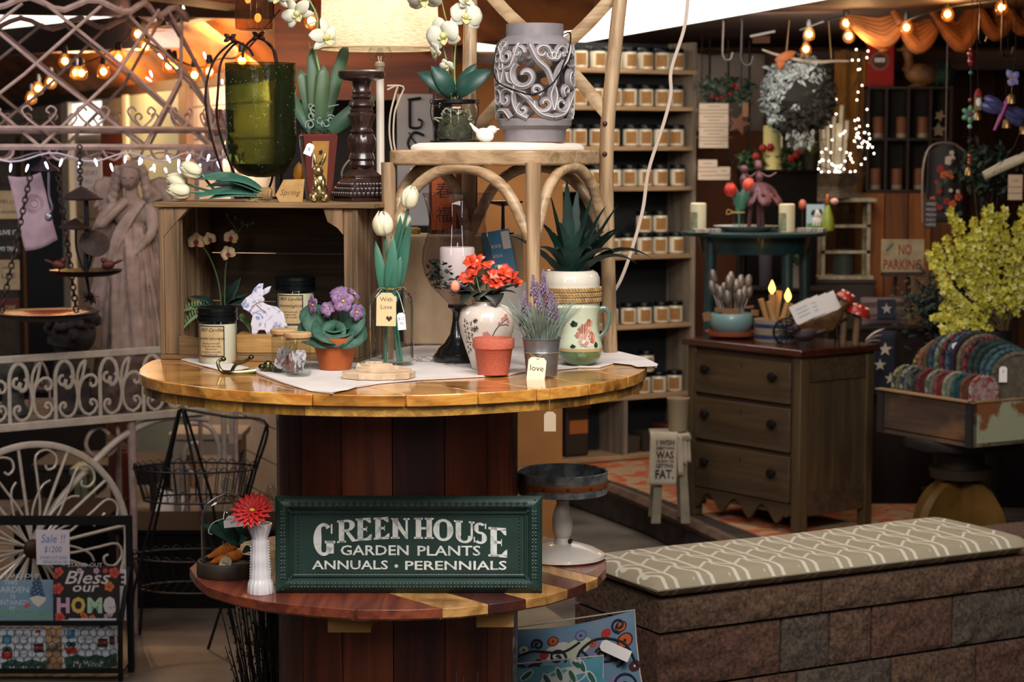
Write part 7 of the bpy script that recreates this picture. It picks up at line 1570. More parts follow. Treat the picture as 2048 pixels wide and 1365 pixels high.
for i, (x, h) in enumerate(((-20,120),(-8,128),(4,118),(16,140),(26,110),(-14,96),(10,104))): b = B(k); b.tube(bez([(x*.8, i % 3*4-4,0),(x, i % 3*4-4, h*.5),(x*1.15, i % 3*4-4, h)], 8),4.5,0,8); b.build('branch', mat('birch_pale', 'a39a8c', .8, c2='8a8070', ns=20), t2)
fl_ = glow('fairy_glow', 'fff0d8', 8)
t3 = thing('fairy_lights', 'tiny warm white fairy lights on wires arching up from the flared planter', 'lights', t.location+Vector((0,-.03,50*k)))
b = B(k); b.sph((0,0,0),1.8,0,6); f0 = None
def frl(x, y_, z_):
    global f0
    if f0 is None: f0 = b.build('bulb', fl_, t3, loc=(x*k, y_*k, z_*k))
    else: pcopy(f0, t3,(x*k, y_*k, z_*k))
wp_ = [[(10,0,0),(-28,0,60),(-20,0,110),(20,0,150),(40,0,190),(46,0,235)], [(0,0,0),(-40,-4,20),(-60,0,60),(-20,0,90)], [(10,0,0),(30,0,50),(56,0,90),(40,4,110),(20,0,60)], [(20,0,0),(44,0,60),(60,4,60),(40,0,20)]]
for w_ in wp_: bb = B(k); bb.tube(bez(w_, 30),.8,0,4); bb.build('wire', iron, t3)
for i in range(96):
    w_ = bez(wp_[i % 4], 30); q = w_[R.randrange(31)]; frl(q.x+rnd(-20,20), q.y+rnd(-10,4), max(2, q.z+rnd(-18,18)))
point('fairy_fill', t3.location+Vector((.0,-.15,.2)),1.6,(1,.85,.62),.1)
# moss wreath hanging from a branch
p = P(1598,190,10.0); k = K(10.0); t = thing('moss_wreath', 'large grey moss ball wreath hanging by strings from a birch branch', 'wreath', p)
mg = mat('moss_lit', '9aa3a4', .8, c2='59605c', ns=40); md = mat('moss_shaded', '24251f', .9, c2='0f0f0c', ns=30)
b = B(k); b.sph((0,10,0),(66,50,76),0,20, j=.35); b.build('core', mat('core_black', '060403', .9), t)
b = B(k)
for i in range(1500):
    u_ = Vector((rnd(-1,1), rnd(-1,.5), rnd(-1,1)))
    if u_.length < .1: continue
    u_.normalize(); c = Vector((u_.x*66, u_.y*50+10, u_.z*76))*rnd(.92,1.06); d = Vector((rnd(-1,1), rnd(-.6,.6), rnd(-1,.6)))*rnd(8,18)
    b.leaf(c, c+d, rnd(2.5,5),0 if (u_.z-u_.x*1.1+rnd(-.5,.5)) > .1 else 1, tuple(u_),4,.3,4)  # pale strands upper left, dark lower right: light and shade put into the colour
for i in range(80): x = rnd(-20,30); c = Vector((x, -10,-66-rnd(0,30))); b.leaf(c, c+Vector((rnd(-8,8),0,-rnd(8,22))),4, i % 2,(0,-1,0),2,.3,4)
b.build('moss_strands', [mg, md], t, solid=.0015)
b = B(k); b.tube(bez([(-78,-30,88),(-40,-20,76),(10,-20,66),(40,-20,64),(66,-20,66),(96,-20,66)], 16), [1.5+2*sin(pi*i/16) for i in range(17)], 0,7); b.build('birch_branch', mat('birch_pale', 'a39a8c', .8, c2='8a8070', ns=20), t)
b = B(k); b.leaf((-52,-30,66),(-10,-26,84),9,0,(0,-1,0),4,.3,5); b.leaf((-40,-30,70),(-44,-26,48),8,0,(0,-1,0),4,.3,5); b.build('rust_leaf', mat('leaf_rust2', '8a4c22', .7), t, solid=.001)
for x0_, x1_ in ((-30,-20),(60,50),(0,22)): b = B(k); b.tube([(x0_, -20,70),(x1_, -20,190)], .9,0,5); b.build('hanging_string', twine, t)
# pillar candle in a rose ring, garlands
p = P(1545,335,10.3); zc_ = lowbox('plant_table', 'dark narrow plant table holding the rose candle ring', 'table', 1560,340,10.25,150,.25, mat('table_blackish', '0b0807', .95, spec=.1))
k = K(10.35); t = thing('candle_ring', 'cream pillar candle in a ring of red roses and green leaves', 'candle', Vector((P(1546,335,10.35).x, 10.37, zc_+.0006)))
b = B(k); b.lathe([(19,0),(19,86),(16,88),(0,84)], 0,24); b.build('pillar_candle', mat('candle_yellow', 'c4b878', .4, sss=.2), t)
def foliage(b, n_, f_, w, L_, m=0, mods=1):
    for i in range(n_):
        c = Vector(f_()); d = Vector((rnd(-1,1), rnd(-1,.6), rnd(-.7,1))); d.normalize(); b.leaf(c, c+d*L_*rnd(.7,1.3), w, m if mods == 1 else i % mods, (0,-.5,1),1.5,.2,4)
gl_ = mat('ring_leaf', '33502c', .6, c2='213a20', ns=40); rs = mat('rose_red', '8c1612', .5)
b = B(k); foliage(b, 260, lambda: (rnd(-66,76), rnd(-14,10), rnd(0,34)),4.5,16); b.build('leaf_ring', gl_, t, solid=.001)
for x, z_ in ((-22,42),(-8,44),(44,28),(34,22),(52,36),(-36,26)):
    b = B(k)
    for r_ in range(3):
        for i in range(6): a = i*1.05+r_*.5; b.leaf((x, -22, z_),(x+(9-r_*2.4)*cos(a),-22-r_*2, z_+(9-r_*2.4)*sin(a)),4,0,(0,-1,0),2.5,.4,4)
    b.build('rose', rs, t, solid=.001)
p = P(1450,185,10.75); k = K(10.75); t = thing('berry_garland', 'leafy garland with red berries draped above the paper notes', 'garland', p)
b = B(k); b.tube(bez([(-48,0,2),(-10,0,-4),(30,0,6),(70,0,10)], 10),2,0,5); foliage(b, 170, lambda: (rnd(-46,52), rnd(-10,4), rnd(-20,26)),5,16,0,2); b.build('leaves', [mat('garland_leaf', '24382c', .6), mat('garland_leaf_pale', '5a6a58', .6)], t, solid=.001)
for x, z_ in ((-26,-8),(-6,-10),(10,-4),(22,8),(28,16),(14,14),(-16,-14)): b = B(k); b.sph((x, -12, z_),4.6,0,8); b.build('berry', rs, t)
b = B(k); b.tube([(30,6,-4),(50,4,300)], .8,0,4); b.tube([(-46,6,-4),(-46,4,300)], .8,0,4); b.build('hanger', iron, t)
p = P(1478,248,10.4); k = K(10.4); t = thing('rusty_star', 'rusty metal star ornament with hanging tag beside the large paper note', 'ornament', p)
b = B(k); b.prism([((26 if i % 2 == 0 else 11)*sin(i*pi/5+.3),(26 if i % 2 == 0 else 11)*cos(i*pi/5+.3)) for i in range(10)], -3,3); b.build('star', mat('rust_brown', '5a3018', .6,.3), t, bevel=.003); b = B(k); b.box(6,18,-5,-4,14,42); b.build('kraft_tag', km_, t); b = B(k); b.tube([(4,0,24),(4,0,500)], .7,0,4); b.build('wire', iron, t)
# black rods and S hooks
for i, (px, y0, y1, lab) in enumerate(((1418,128,290, 'thin black iron rod nearest the shelf unit, hanging in front of the pale wall'),(1455,118,320, 'thin black iron rod between the shelf unit and the moss wreath, behind the garland'),(1497,118,330, 'thin black iron rod closest to the moss wreath'))):
    p = P(px, y1,10.9); b = B(); b.tube([(0,0,0),(0,0, ZC-.02-p.z)], .006,0,6); b.tube(bez([(0,0,0),(.02,0,-.03),(.04,0,0)], 6),.006,0,6); tag(b.build('iron_rod', blackm, loc=p), lab, 'rod')
def shook(px, y0, y1, Y, lab, r=12, m=None):
    p = P(px, y1, Y); k = K(Y); b = B(k); h = y1-y0; b.tube(bez([(r*2,0, r*1.5),(r*1.6,0,2),(r*.6,0,0),(0,0, r),(0,0, h*.5),(1,0, h),(0,0,(ZC-p.z)/k)], 26),1.6,0,6); tag(b.build('hanging_hook', m or blackm, loc=p), lab, 'hook')
hs_ = mat('hook_steel', '6d6560', .35,.9)
shook(1445,50,120,9.6, 'steel hanging hook nearest the shelf unit, under the skylight', 10, hs_); shook(1482,50,130,9.5, 'black hanging hook next to the steel one, under the skylight')
shook(2003,0,112,8.3, 'large black J hook hanging above the purple butterfly'); shook(1958,20,86,8.4, 'black wire hook holding the bead chime', 8)
# pale wall sheet behind the rods, white shelf edge, kraft boxes
p = P(1455,330,11.6); k = K(11.6); t = thing('wall_sheet', 'pale printed cloth banner hanging on the back wall behind the iron rods', 'banner', p); b = B(k); b.grid(lambda u, v: (-62+u*134,2*sin(u*9),60+v*160-4*sin(u*7)*v),14,6); b.build('cloth', mat('banner_pale', '9c8f86', .9, c2='8a7c74', ns=6), t, solid=.003)
b = B(k); b.tube([(-64,0,222),(74,0,222)], 2.5,0,6); b.build('rod', iron, t)
p = P(1460,350,11.2); k = K(11.2); zq = lowbox('kraft_cabinet', 'brown cabinet behind the paper notes and rusty star', 'cabinet', 1462,262,11.2,140,.3, mat('cab_brown', '5a3420', .8, spec=.2))
p = P(1524,68,10.6); k = K(10.6); t = thing('drying_rack', 'small white-topped wooden rack hanging near the ceiling beams', 'rack', p); b = B(k); b.box(-24,26,-4,4,-2,2,0, RY(-.2)); b.build('white_bar', whitecard, t); b = B(k); b.box(-18,16,0,10,-18,-4); b.build('wooden_block', mat('block_brown', '5a3018', .7), t); b = B(k); b.tube([(0,4,0),(0,4,60)], 1,0,4); b.build('hanger', iron, t)
p = P(1612,330,10.5); k = K(10.5); t = thing('leafy_plant', 'light green leafy plant beside the rose candle ring', 'plant', Vector((p.x, 10.35, zc_+.0006)))
b = B(k); b.lathe([(14,0),(18,26),(14,26),(0,22)], 0,16); b.build('pot', mat('pot_dark', '161412', .6), t); b = B(k)
for i in range(16): a = i*.7; b.leaf((0,-4,24),(34*cos(a),-6+14*sin(a),62+30*sin(a*1.7)),7,0,(0,0,1),10,.2,6)
b.build('leaves', mat('lime_leaf', '5f7a34', .6), t, solid=.001)

# ================================================================ CUBBY CABINET AND SHELF THINGS
Yc = 10.9; k = K(Yc); zc0 = P(1800,385, Yc).z; cb = wood('cubby_wood', '2c160e', '180b07', 'X', 5,.55); x0c = (1730-1024)*k
t = thing('cubby_cabinet', 'dark reddish wooden cubbyhole cabinet holding small candles', 'cabinet', (x0c, Yc, zc0-.0)); Wc = (1900-1730); Hc = 385-175
b = B(k); b.box(0, Wc, 40,44,0, Hc); b.build('back_panel', mat('cubby_back', '0a0605', .8), t)
for x in (0,36,80,124, Wc-5): b = B(k); b.box(x, x+5,0,40,0, Hc); b.build('upright', cb, t)
for z_ in (0,103, Hc-5): b = B(k); b.box(0, Wc, -1,40, z_, z_+5); b.build('shelf_board', cb, t)
b = B(); hgt = zc0-.17; b.box(0,.42,.0,.12,-hgt, -.0); 
for px, row, lab in ((1756,1, 'small brown labelled candle in the upper first cubby'),(1803,1, 'small brown labelled candle in the upper second cubby'),(1845,1, 'small brown labelled candle in the upper third cubby'),(1752,0, 'small brown labelled candle in the lower first cubby'),(1795,0, 'small brown labelled candle in the lower second cubby'),(1840,0, 'small brown labelled candle in the lower third cubby')):
    t = thing('boxed_candle', lab, 'candle', Vector(((px-1024)*k, Yc+.05, zc0+(5.3+(103 if row else 0))*k))); b = B(k); b.lathe([(10,0),(11,2),(11,10),(11,40),(0,41)], 0,18); b.build('jar', c_wax if 0 else mat('cubby_wax', '8d8070', .5), t); b = B(k); b.lathe([(11.4,9),(11.4,40),(10,42),(0,42)], 0,18, cap=False); b.build('brown_label', mat('cubby_label', '6d4028', .7), t)
p = Vector(((1876-1024)*k, Yc+.05, zc0+108.5*k)); t = thing('paper_star', 'cream folded paper stars in the upper corner cubby', 'ornament', p); b = B(k); b.prism([((15 if i % 2 == 0 else 8)*sin(i*pi/5),15+(15 if i % 2 == 0 else 8)*cos(i*pi/5)) for i in range(10)], -3,3); b.prism([((12 if i % 2 == 0 else 6)*sin(i*pi/5+.4)+2,44+(12 if i % 2 == 0 else 6)*cos(i*pi/5+.4)) for i in range(10)], -3,3); b.build('stars', mat('paper_cream', '8f7c60', .8), t)
# support wall cabinet under cubby: narrow pine cupboard
t = thing('pine_cupboard', 'tall orange pine plank cupboard under the cubbyhole cabinet', 'cupboard', (x0c-.02, Yc+.0, PZ)); b = B(); 
for i in range(4): b.box(i*.125, i*.125+.118,0,.2,0, zc0-PZ-.004, i % 2)
b.build('plank_body', [wood('pine_orange', '9a5a1e', '6b3a10', 'Z', 5,.6), wood('pine_orange_b', '864c18', '5a300c', 'Z', 5,.6)], t)
b = B(); b.box(-.004,.5,-.012,.0,.55,.60); b.build('rail', wood('pine_rail', '5a300e', '3a1e08', 'X', 5,.6), t)
# yellow cloth
p = P(1708,395,11.1); k = K(11.1); t = thing('mustard_curtain', 'mustard yellow curtain hanging behind the fairy lights', 'curtain', p); b = B(k); b.grid(lambda u, v: (-42+u*66,5*sin(u*16)+3*sin(u*7+v*3),-8+v*300),30,8); b.build('cloth', mat('mustard_cloth', '9c6a1c', .85, c2='7d5012', ns=8, sheen=.2), t, solid=.003); b = B(k); b.tube([(-46,0,292),(28,0,292)], 3,0,6); b.build('rod', iron, t)
ztop = zc0+Hc*K(Yc)
k = K(Yc)
t = thing('red_tin', 'bright red tin box with round pictorial emblem and white bulbs glinting on it', 'tin', Vector(((1757-1024)*k, Yc+.05, ztop+.0006))); t['label'] = 'bright red tin box with a round brown emblem on top of the cubby cabinet'
b = B(k); b.box(-25,27,-8,20,0,92); b.build('tin_body', mat('tin_red', '9c120e', .35, coat=.4), t, bevel=.003); b = B(k); b.lathe([(0,0),(19,0),(19,1.2),(0,1.2)], 0,28, X=TR(-2,-8.2,50) @ RX(pi/2)); b.lathe([(0,0),(14,0),(14,1.2),(0,1.2)], 1,24, X=TR(-2,-9.6,50) @ RX(pi/2)); b.box(-12,8,-11.6,-11,48,56,2); b.fit('ROSES', -10,6,49.5,4,-11.8,1); b.build('round_emblem', [mat('emblem_tan', '7d5a3c', .6), mat('emblem_brown', '4a2018', .6), whitecard], t)
t = thing('duck_decoy', 'carved tan wooden duck decoy on top of the cubby cabinet', 'figurine', Vector(((1836-1024)*k, Yc+.08, ztop+.0006))); b = B(k); b.sph((6,0,24),(34,18,22),0,16, RY(.15)); b.tube(bez([(-20,0,30),(-18,0,50),(-22,0,70)], 8), [14,13,11,10,9,9,10,11,10], 0,12); b.sph((-22,0,76),(13,10,12),0,12); b.sph((-38,0,74),(9,5,3),0,8); b.sph((36,0,34),(12,6,7),0,8); b.lathe([(18,0),(18,4)], 0,16); b.build('decoy_body', mat('decoy_tan', '8a5c30', .6, c2='6b401c', ns=14), t, remesh=.003)
b = B(k); b.leaf((4,-18,36),(42,-14,22),12,0,(0,-1,.2),4,.2,6); b.sph((-27,-9,79),2,0,6); b.build('wing', mat('decoy_dark', '4a2a14', .6), t, solid=.001)
t = thing('topiary_ball', 'dark green boxwood ball at the corner of the cubby cabinet top', 'plant', Vector(((1884-1024)*k, Yc+.06, ztop+.0006+22*k))); t.location.z = ztop+.0006; b = B(k); b.sph((0,0,24),21,0,16); foliage(b, 300, lambda: (lambda v: v.normalized()*21+Vector((0,0,24)))(Vector((rnd(-1,1), rnd(-1,1), rnd(-1,1)))),2,6); b.build('foliage', mat('boxwood', '123a28', .8, c2='0c2418', ns=60), t)
# draped orange gauze along the ceiling
t = thing('gauze_swag', 'orange gauze fabric swagged along the ceiling with the globe lights', 'drape', P(1900,0,9.2)); L0 = t.location; og = mat('orange_gauze', '8a4c18', .85, c2='6b380e', ns=14)
segs = [[(1790,30),(1830,66),(1868,50)], [(1868,30),(1920,64),(1952,20)], [(1950,0),(1985,40),(2025,20)], [(2010,5),(2040,30),(2075,0)], [(1700,42),(1760,56),(1800,40)]]
for sg in segs:
    b = B()
    for j in range(5):
        pts = [P(x+(j-2)*3, y-22+j*9*(1 if i == 1 else .5),9.2-.02*j)-L0-Vector((0,0,.03)) for i, (x, y) in enumerate(sg)]; b.tube(bez(pts, 14), lambda q: .012+.022*sin(pi*q),0,8)
    b.build('gauze_fold', og, t)

# ================================================================ RIGHT HANGING CHIMES
gold2 = mat('bell_brass', '8a6a42', .35,.8)
def bell(b, x, z_, s, m=0): b.lathe([(s, 0),(s*.96, s*.3),(s*.8, s*1.6),(s*.5, s*2),(0, s*2.1)], m, 16, c=(x, 0, z_-s*2.1))
Yh = 8.3; k = K(Yh)
p = P(1940,235, Yh); t = thing('bead_chime', 'beaded wind chime with a pale green metal flower and small brass bell', 'wind chime', p)
b = B(k); b.tube([(0,0,-130),(0,0,236)], .9,0,5); b.build('cord', blackm, t)
for z_, r, c_ in ((125,8, 'a02438'),(110,7, 'a02438'),(88,4.5, '3a8fae'),(34,4.5, '8c1c30'),(-18,5, '7fb8a8'),(-76,4, 'a8551e'),(-84,3.5, 'b03a3a'),(-90,3.5, 'a8551e')): b = B(k); b.sph((0,0, z_),(r, r, r*(1.4 if r > 6 else 1)),0,10); b.build('bead', mat('bead'+c_, c_, .2, coat=.6), t)
b = B(k)
for i in range(6): a = i*pi/3+.5; b.sph((11*cos(a),-3,6+11*sin(a)),(5.6,2,8),0,10, RY(pi/2-a))
b.build('green_petals', mat('petal_mint', '5f8a6c', .4,.2), t); b = B(k); b.sph((0,-4,6),(5,3,5),0,10); b.build('flower_centre', mat('centre_plum', '6b3550', .4), t); b = B(k); bell(b, 0,-98,8); b.build('bell', gold2, t)
p = P(1956,215, Yh-.1); t = thing('gnome_bell', 'hanging wooden gnome ornament with red cap above a brass bell', 'wind chime', p)
b = B(k); b.box(-7,7,-3,3,-6,24); b.build('wooden_body', mat('gnome_wood', '8a6a44', .7), t, bevel=.003); b = B(k); b.lathe([(8,0),(7,6),(3,14),(0,16)], 0,14, c=(0,-1,22)); b.build('red_cap', mat('cap_red', '8d1f1a', .7), t); b = B(k); b.sph((0,-4,10),(5,2,9),0,10); b.build('white_beard', whitecard, t); b = B(k); bell(b, 0,-8,8); b.build('bell', gold2, t); b = B(k); b.tube([(0,0,36),(-4,0,100),(-6,0,216)], .8,0,4); b.build('cord', blackm, t)
p = P(2010,222, Yh-.2); t = thing('dragonfly_ornament', 'large purple-winged metal dragonfly with magenta body and small bells', 'ornament', p); dp = mat('wing_purple', '4d4a78', .4,.3, c2='3c3a66', ns=20)
for a, L_, w in ((2.55,46,11),(2.95,46,12),(-.25,44,12),(-.7,46,11)):
    b = B(k); b.leaf((-2,0,2),(-2+L_*cos(a),0,2+L_*sin(a)), w, 0,(0,-1,0),3,.2,8, lambda q: .35+.65*sin(pi*min(1, q*.8+.1)) if q < .99 else .3); b.build('wing', dp, t, solid=.002)
b = B(k); b.tube([(4,-2,18),(-6,-2,-6),(-20,-2,-38)], [6,5,3], 0,10); b.sph((6,-2,22),6,0,10); b.build('body', mat('body_magenta', '7a2460', .35,.3), t); b = B(k); bell(b, 4,-14,9); bell(b, 36,-28,8); b.tube([(4,0,-14),(2,0,4)], .8,0,4); b.tube([(36,0,-28),(30,0,0)], .8,0,4); b.build('bells', gold2, t); b = B(k); b.tube([(0,0,4),(4,0,90),(0,0,220)], .6,0,4); b.build('cord', blackm, t)
p = P(2024,158, Yh-.3); t = thing('butterfly_bell', 'small lavender butterfly hanging above a brass bell', 'wind chime', p); b = B(k); b.leaf((0,0,0),(-10,0,18),7,0,(0,-1,0),2,.2,5); b.leaf((0,0,0),(-4,0,-14),8,0,(0,-1,0),2,.2,5); b.leaf((0,0,0),(12,0,-10),6,0,(0,-1,0),2,.2,5); b.leaf((0,0,0),(12,0,14),7,0,(0,-1,0),2,.2,5); b.build('wings', mat('wing_lavender', '8d8ac0', .4), t, solid=.002); b = B(k); b.sph((-1,-3,0),(3,2,7),0,8); b.build('body', mat('butterfly_orange', 'b0783c', .5), t); b = B(k); bell(b, 0,-28,9); b.tube([(0,0,-28),(0,0,-12)], .8,0,4); b.build('bell', gold2, t); b = B(k); b.tube([(0,0,10),(6,0,40),(4,0,190)], .8,0,4); b.build('cord', blackm, t)
p = P(1968,352,7.9); k = K(7.9); t = thing('wooden_swing', 'pale wooden bird swing bar hanging by black cords above the forsythia', 'ornament', p); b = B(k); b.tube([(0,0,0),(40,0,20),(100,0,46)], [9,11,10], 0,12); b.build('pale_bar', mat('bar_pale', 'b9ab90', .6, c2='a3957a', ns=20), t); b = B(k); b.tube([(16,-10,6),(60,0,60),(90,0,150)], .9,0,4); b.tube([(30,-10,14),(90,0,60),(100,0,150)], .9,0,4); b.build('cord', blackm, t)
# floral apron, greenery, small signs
p = P(1888,445,10.0); k = K(10.0); t = thing('floral_apron', 'dark apron with orange, red and white flower print hanging on a curved rack', 'apron', p)
b = B(k); b.grid(lambda u, v: ((-38+u*76)*(1-.08*v),5*sin(u*8)+2*sin(v*6), v*150+6*sin(u*pi)*v),16,8); b.build('apron_cloth', mat('apron_navy', '1a181c', .85), t, solid=.003)
b = B(k)
for i in range(26):
    x = rnd(-32,32); z_ = rnd(6,142); r = rnd(4,8); m_ = i % 4
    for q in range(5): a = q*1.257; b.sph((x+r*.6*cos(a),-8, z_+r*.6*sin(a)),(r*.5,.8, r*.5), m_, 6)
b.build('flower_print', [mat('print_orange', '9c4a1e', .8), mat('print_red', '7a2018', .8), mat('print_pale', 'a3968a', .8), mat('print_green', '2f4030', .8)], t)
b = B(k); b.tube([(0,0,156),(0,0,392)], 1,0,4); b.tube(bez([(-42,0,0),(-44,0,100),(-30,0,150),(10,0,158),(40,0,140)], 20),2.4,0,6); b.build('rack', mat('rack_grey', '6b5f58', .5,.3), t)
plaque(1861,428,24,58, [('WINE', .78,7,.8),('MADE', .6,6,.8),('FRESH', .42,6,.8),('DAILY', .25,6,.8),('HERE', .08,6,.8)], 'small narrow black sign with white words below the floral apron', mat('plaque_black', '16140f', .6), Y=9.6, im=mat('sign_grey', '9a94a0', .8))
note(2030,350,28,50,9.4,3, 'cream paper note with red line above the forsythia bush')
p = P(1800,545,9.9); k = K(9.9); t = thing('parking_sign', 'old cream metal sign with red words no parking leaning behind the teal lantern table', 'sign', p); t['label'] = 'old cream metal sign reading no parking in faded red'
b = B(k); b.box(-38,48,-1,1,0,66); b.build('plate', mat('sign_cream', '8a7e60', .7, c2='6d6248', ns=14), t, bevel=.002); b = B(k); b.fit('NO', -4,22,36,20,-1.6,0, bold=.02); b.fit('PARKING', -34,42,6,20,-1.6,0, bold=.02); b.prism([(-30,44),(-16,60),(-14,56),(-26,42)], -1.8,-1.2,1); b.build('lettering', [mat('sign_red', '6b1c18', .7), mat('sign_teal', '2c4a44', .7)], t)
zpk = P(1800,600,9.9).z
lowbox('display_table', 'dark table behind the dresser carrying star cushions', 'table', 1800,655,9.3,220,.5, mat('bench_dark', '1d1411', .8, spec=.2)); zt9 = P(1800,655,9.3).z
t = thing('easel_stand', 'dark iron easel holding the no parking sign', 'easel', Vector((P(1800,545,9.93).x, 9.93, PZ))); b = B(); hh_ = P(1800,545,9.9).z-PZ; b.tube([(-.08,0,0),(-.02,0, hh_)], .01,0,6); b.tube([(.1,0,0),(.04,0, hh_)], .01,0,6); b.box(-.09,.12,-.05,.01, hh_-.02, hh_-.002); b.build('easel', iron, t)
# star pillow (flag) and star throw
nb = mat('navy_star_cloth', '0f1526', .9); stp = mat('stripe_cloth', '5d4f50', .9, c2='3d2322', ns=6, stretch=(.1,.1,4), rng=(.48,.52))
def star(b, cx, cz, r, y_, m=0, th=.8): b.prism([(cx+(r if i % 2 == 0 else r*.4)*sin(i*pi/5), cz+(r if i % 2 == 0 else r*.4)*cos(i*pi/5)) for i in range(10)], y_, y_+th, m)
def pillow(b, w, h, d, m=0, n_=14, X=None):
    def f_(sg): return lambda u, v: ((u-.5)*w*(1-.06*sin(pi*v)), sg*d*.5*(max(0, sin(pi*u))*max(0, sin(pi*v)))**.62, h*.5+(v-.5)*h*(1-.09*sin(pi*u)))
    b.grid(f_(-1), n_, n_, m, X); b.grid(f_(1), n_, n_, m, X)
k = K(9.3); t = thing('star_cushion', 'navy cushion with a pale star and muted stripes on the dark table', 'cushion', Vector(((1780-1024)*k, 9.42, zt9+.001))); t.rotation_euler = (-.3,.0,.1)
b = B(k); pillow(b, 92,60,26); b.build('cushion_body', stp, t); b = B(k); b.prism([(-16,10),(22,10),(24,50),(-14,50)], -13.5,-12.5,0); star(b, 4,30,12,-14.4,1); b.build('star_panel', [nb, mat('star_pale', '8a8284', .9)], t)
k = K(9.0); t = thing('star_throw', 'navy throw with white stars hanging beside the dresser', 'throw', Vector(((1788-1024)*k, 9.18, P(1788,790,9.18).z))); b = B(k); b.grid(lambda u, v: (-22+u*46,3*sin(u*6), v*132),8,8); b.build('throw_cloth', nb, t, solid=.004); b = B(k); star(b, 0,94,15,-5,0); star(b, -10,62,13,-5,0); star(b, 12,34,13,-5,0); b.build('stars', mat('star_white', 'b0a494', .9), t)
k = K(9.4); t = thing('kraft_box', 'small tan kraft box beside the star cushion', 'box', Vector(((1834-1024)*k, 9.4, zt9+.001))); b = B(k); b.box(-14,16,0,20,0,32); b.build('box', mat('kraft_box', '7a5230', .8), t, bevel=.003); b = B(k); b.box(-15,17,-1,21,28,33); b.build('lid', mat('kraft_box', '7a5230', .8), t)
def bush(name, lab, px, py, Y, rx, rz_, n_, cols, w, L_, zb_=PZ, cat='plant'):
    p = P(px, py, Y); k = K(Y); t = thing(name, lab, cat, (p.x, Y, zb_)); cz = (p.z-zb_)/k
    b = B(k); foliage(b, n_, lambda: (lambda v: (v.x*rx, v.y*rx*.6, cz+v.z*rz_))(Vector((R.gauss(0,.5), R.gauss(0,.5), R.gauss(0,.5)))), w, L_, 0, len(cols)); b.build('foliage', cols, t)
    b = B(k)
    for i in range(7): b.tube(bez([(0,0,30),(rnd(-.2,.2)*rx, 0, cz*.6),(rnd(-.7,.7)*rx, rnd(-.2,.2)*rx, cz+rnd(-.3,.4)*rz_)], 6),1.6,0,5)
    b.build('stems', dl, t); b = B(k); b.lathe([(24,0),(32,40),(28,40),(0,34)], 0,16); b.build('pot', mat('pot_dark', '161412', .6), t)
dg = [mat('ever_a', '14241c', .7), mat('ever_b', '1c3026', .7)]
bush('evergreen_plant', 'dark evergreen potted plant between the star cushion and the forsythia', 1880,610,9.2,60,60,900, dg, 3,16)
bush('hanging_greenery', 'trailing dark greenery beside the floral apron', 1975,340,9.8,50,44,420, dg, 4,18)
# forsythia
p = P(1978,560,8.75); k = K(8.75); t = thing('forsythia_bush', 'large bright yellow-green forsythia spray behind the crate of fabric cosies', 'plant', (p.x, 8.75, PZ)); cz0 = (p.z-PZ)/k
fys = [mat('forsythia_a', 'c4bc3e', .6), mat('forsythia_b', 'aca42c', .6), mat('forsythia_c', 'd2cc74', .6)]
br_ = []
for i in range(38):
    q = i/37; a = radians(205-q*190+rnd(-8,8)); L_ = rnd(80,150)*(1.05 if 60 < math.degrees(a) < 130 else .95); st = Vector((rnd(-14,40), rnd(-20,30), cz0-100)); e = Vector((L_*cos(a)*.95+10, rnd(-50,50), cz0-20+L_*sin(a)*1.28)); 
    br_.append(bez([st, st.lerp(e, .5)+Vector((cos(a)*18,0,10)), e], 22))
b = B(k)
for w_ in br_: b.tube(w_, [2-1.4*j/22 for j in range(23)], 0,5)
b.build('branches', mat('fors_branch', '4a3a1c', .8), t)
b = B(k)
for w_ in br_:
    for j in range(5,23):
        for s in range(4):
            c = w_[j]+Vector((rnd(-7,7), rnd(-7,7), rnd(-7,7))); X = aim(c, (rnd(-1,1),-1.2, rnd(-.6,1)), rnd(0,3)); r = rnd(5,8.5); mm = R.choice((0,0,1,2))
            for q in range(4): a = q*pi/2; b.leaf((0,0,0),(r*cos(a), r*sin(a), r*.4), r*.36, mm, (0,0,1), r*.15,.2,3, X=X)
b.build('blossoms', fys, t)
b = B(k); b.lathe([(30,0),(44, cz0-150),(48, cz0-100),(42, cz0-100),(0, cz0-110)], 0,24); b.build('pot', mat('pot_dark', '161412', .6), t)

# ================================================================ CRATE OF FABRIC COSIES ON A PEDESTAL
Yk = 7.8; kk = K(Yk); c0 = P(1945,897, Yk); c1 = P(1756,872, Yk*1.06); c0.z = c0.z; dvc = Vector((c1.x-c0.x, c1.y-c0.y)); 
thc = atan2(-dvc.y, -dvc.x); Lc = dvc.length; zc = c0.z; Hcr = (897-806)*kk; Dc = .50
t = thing('fabric_crate', 'worn brown wooden crate with chipped pale end panel, full of fabric bowl cosies', 'crate', (c1.x, c1.y, zc), thc)
cwf = wood('worn_crate', '4f3a2a', '33251b', 'X', 6,.8,0,.5, '6b4a30'); cpt = mat('peeling_paint', '9a9a7c', .7, c2='7a4a28', ns=9, rng=(.5,.56), bump=.4)
b = B(); b.box(.03, Lc-.03,0,.018,.02, Hcr-.006); b.build('front_board', cwf, t, bevel=.002)
b = B(); b.box(0, Lc, Dc-.018, Dc, 0, Hcr); b.build('back_board', cwf, t); b = B(); b.box(0, Lc, 0, Dc, 0,.015); b.build('bottom_board', cwf, t)
b = B(); b.box(0,.018,0, Dc, 0, Hcr); b.build('end_board', cwf, t)
b = B(); b.box(Lc-.018, Lc, .0, Dc, 0, Hcr*1.0); b.build('painted_end_board', cpt, t, bevel=.002)
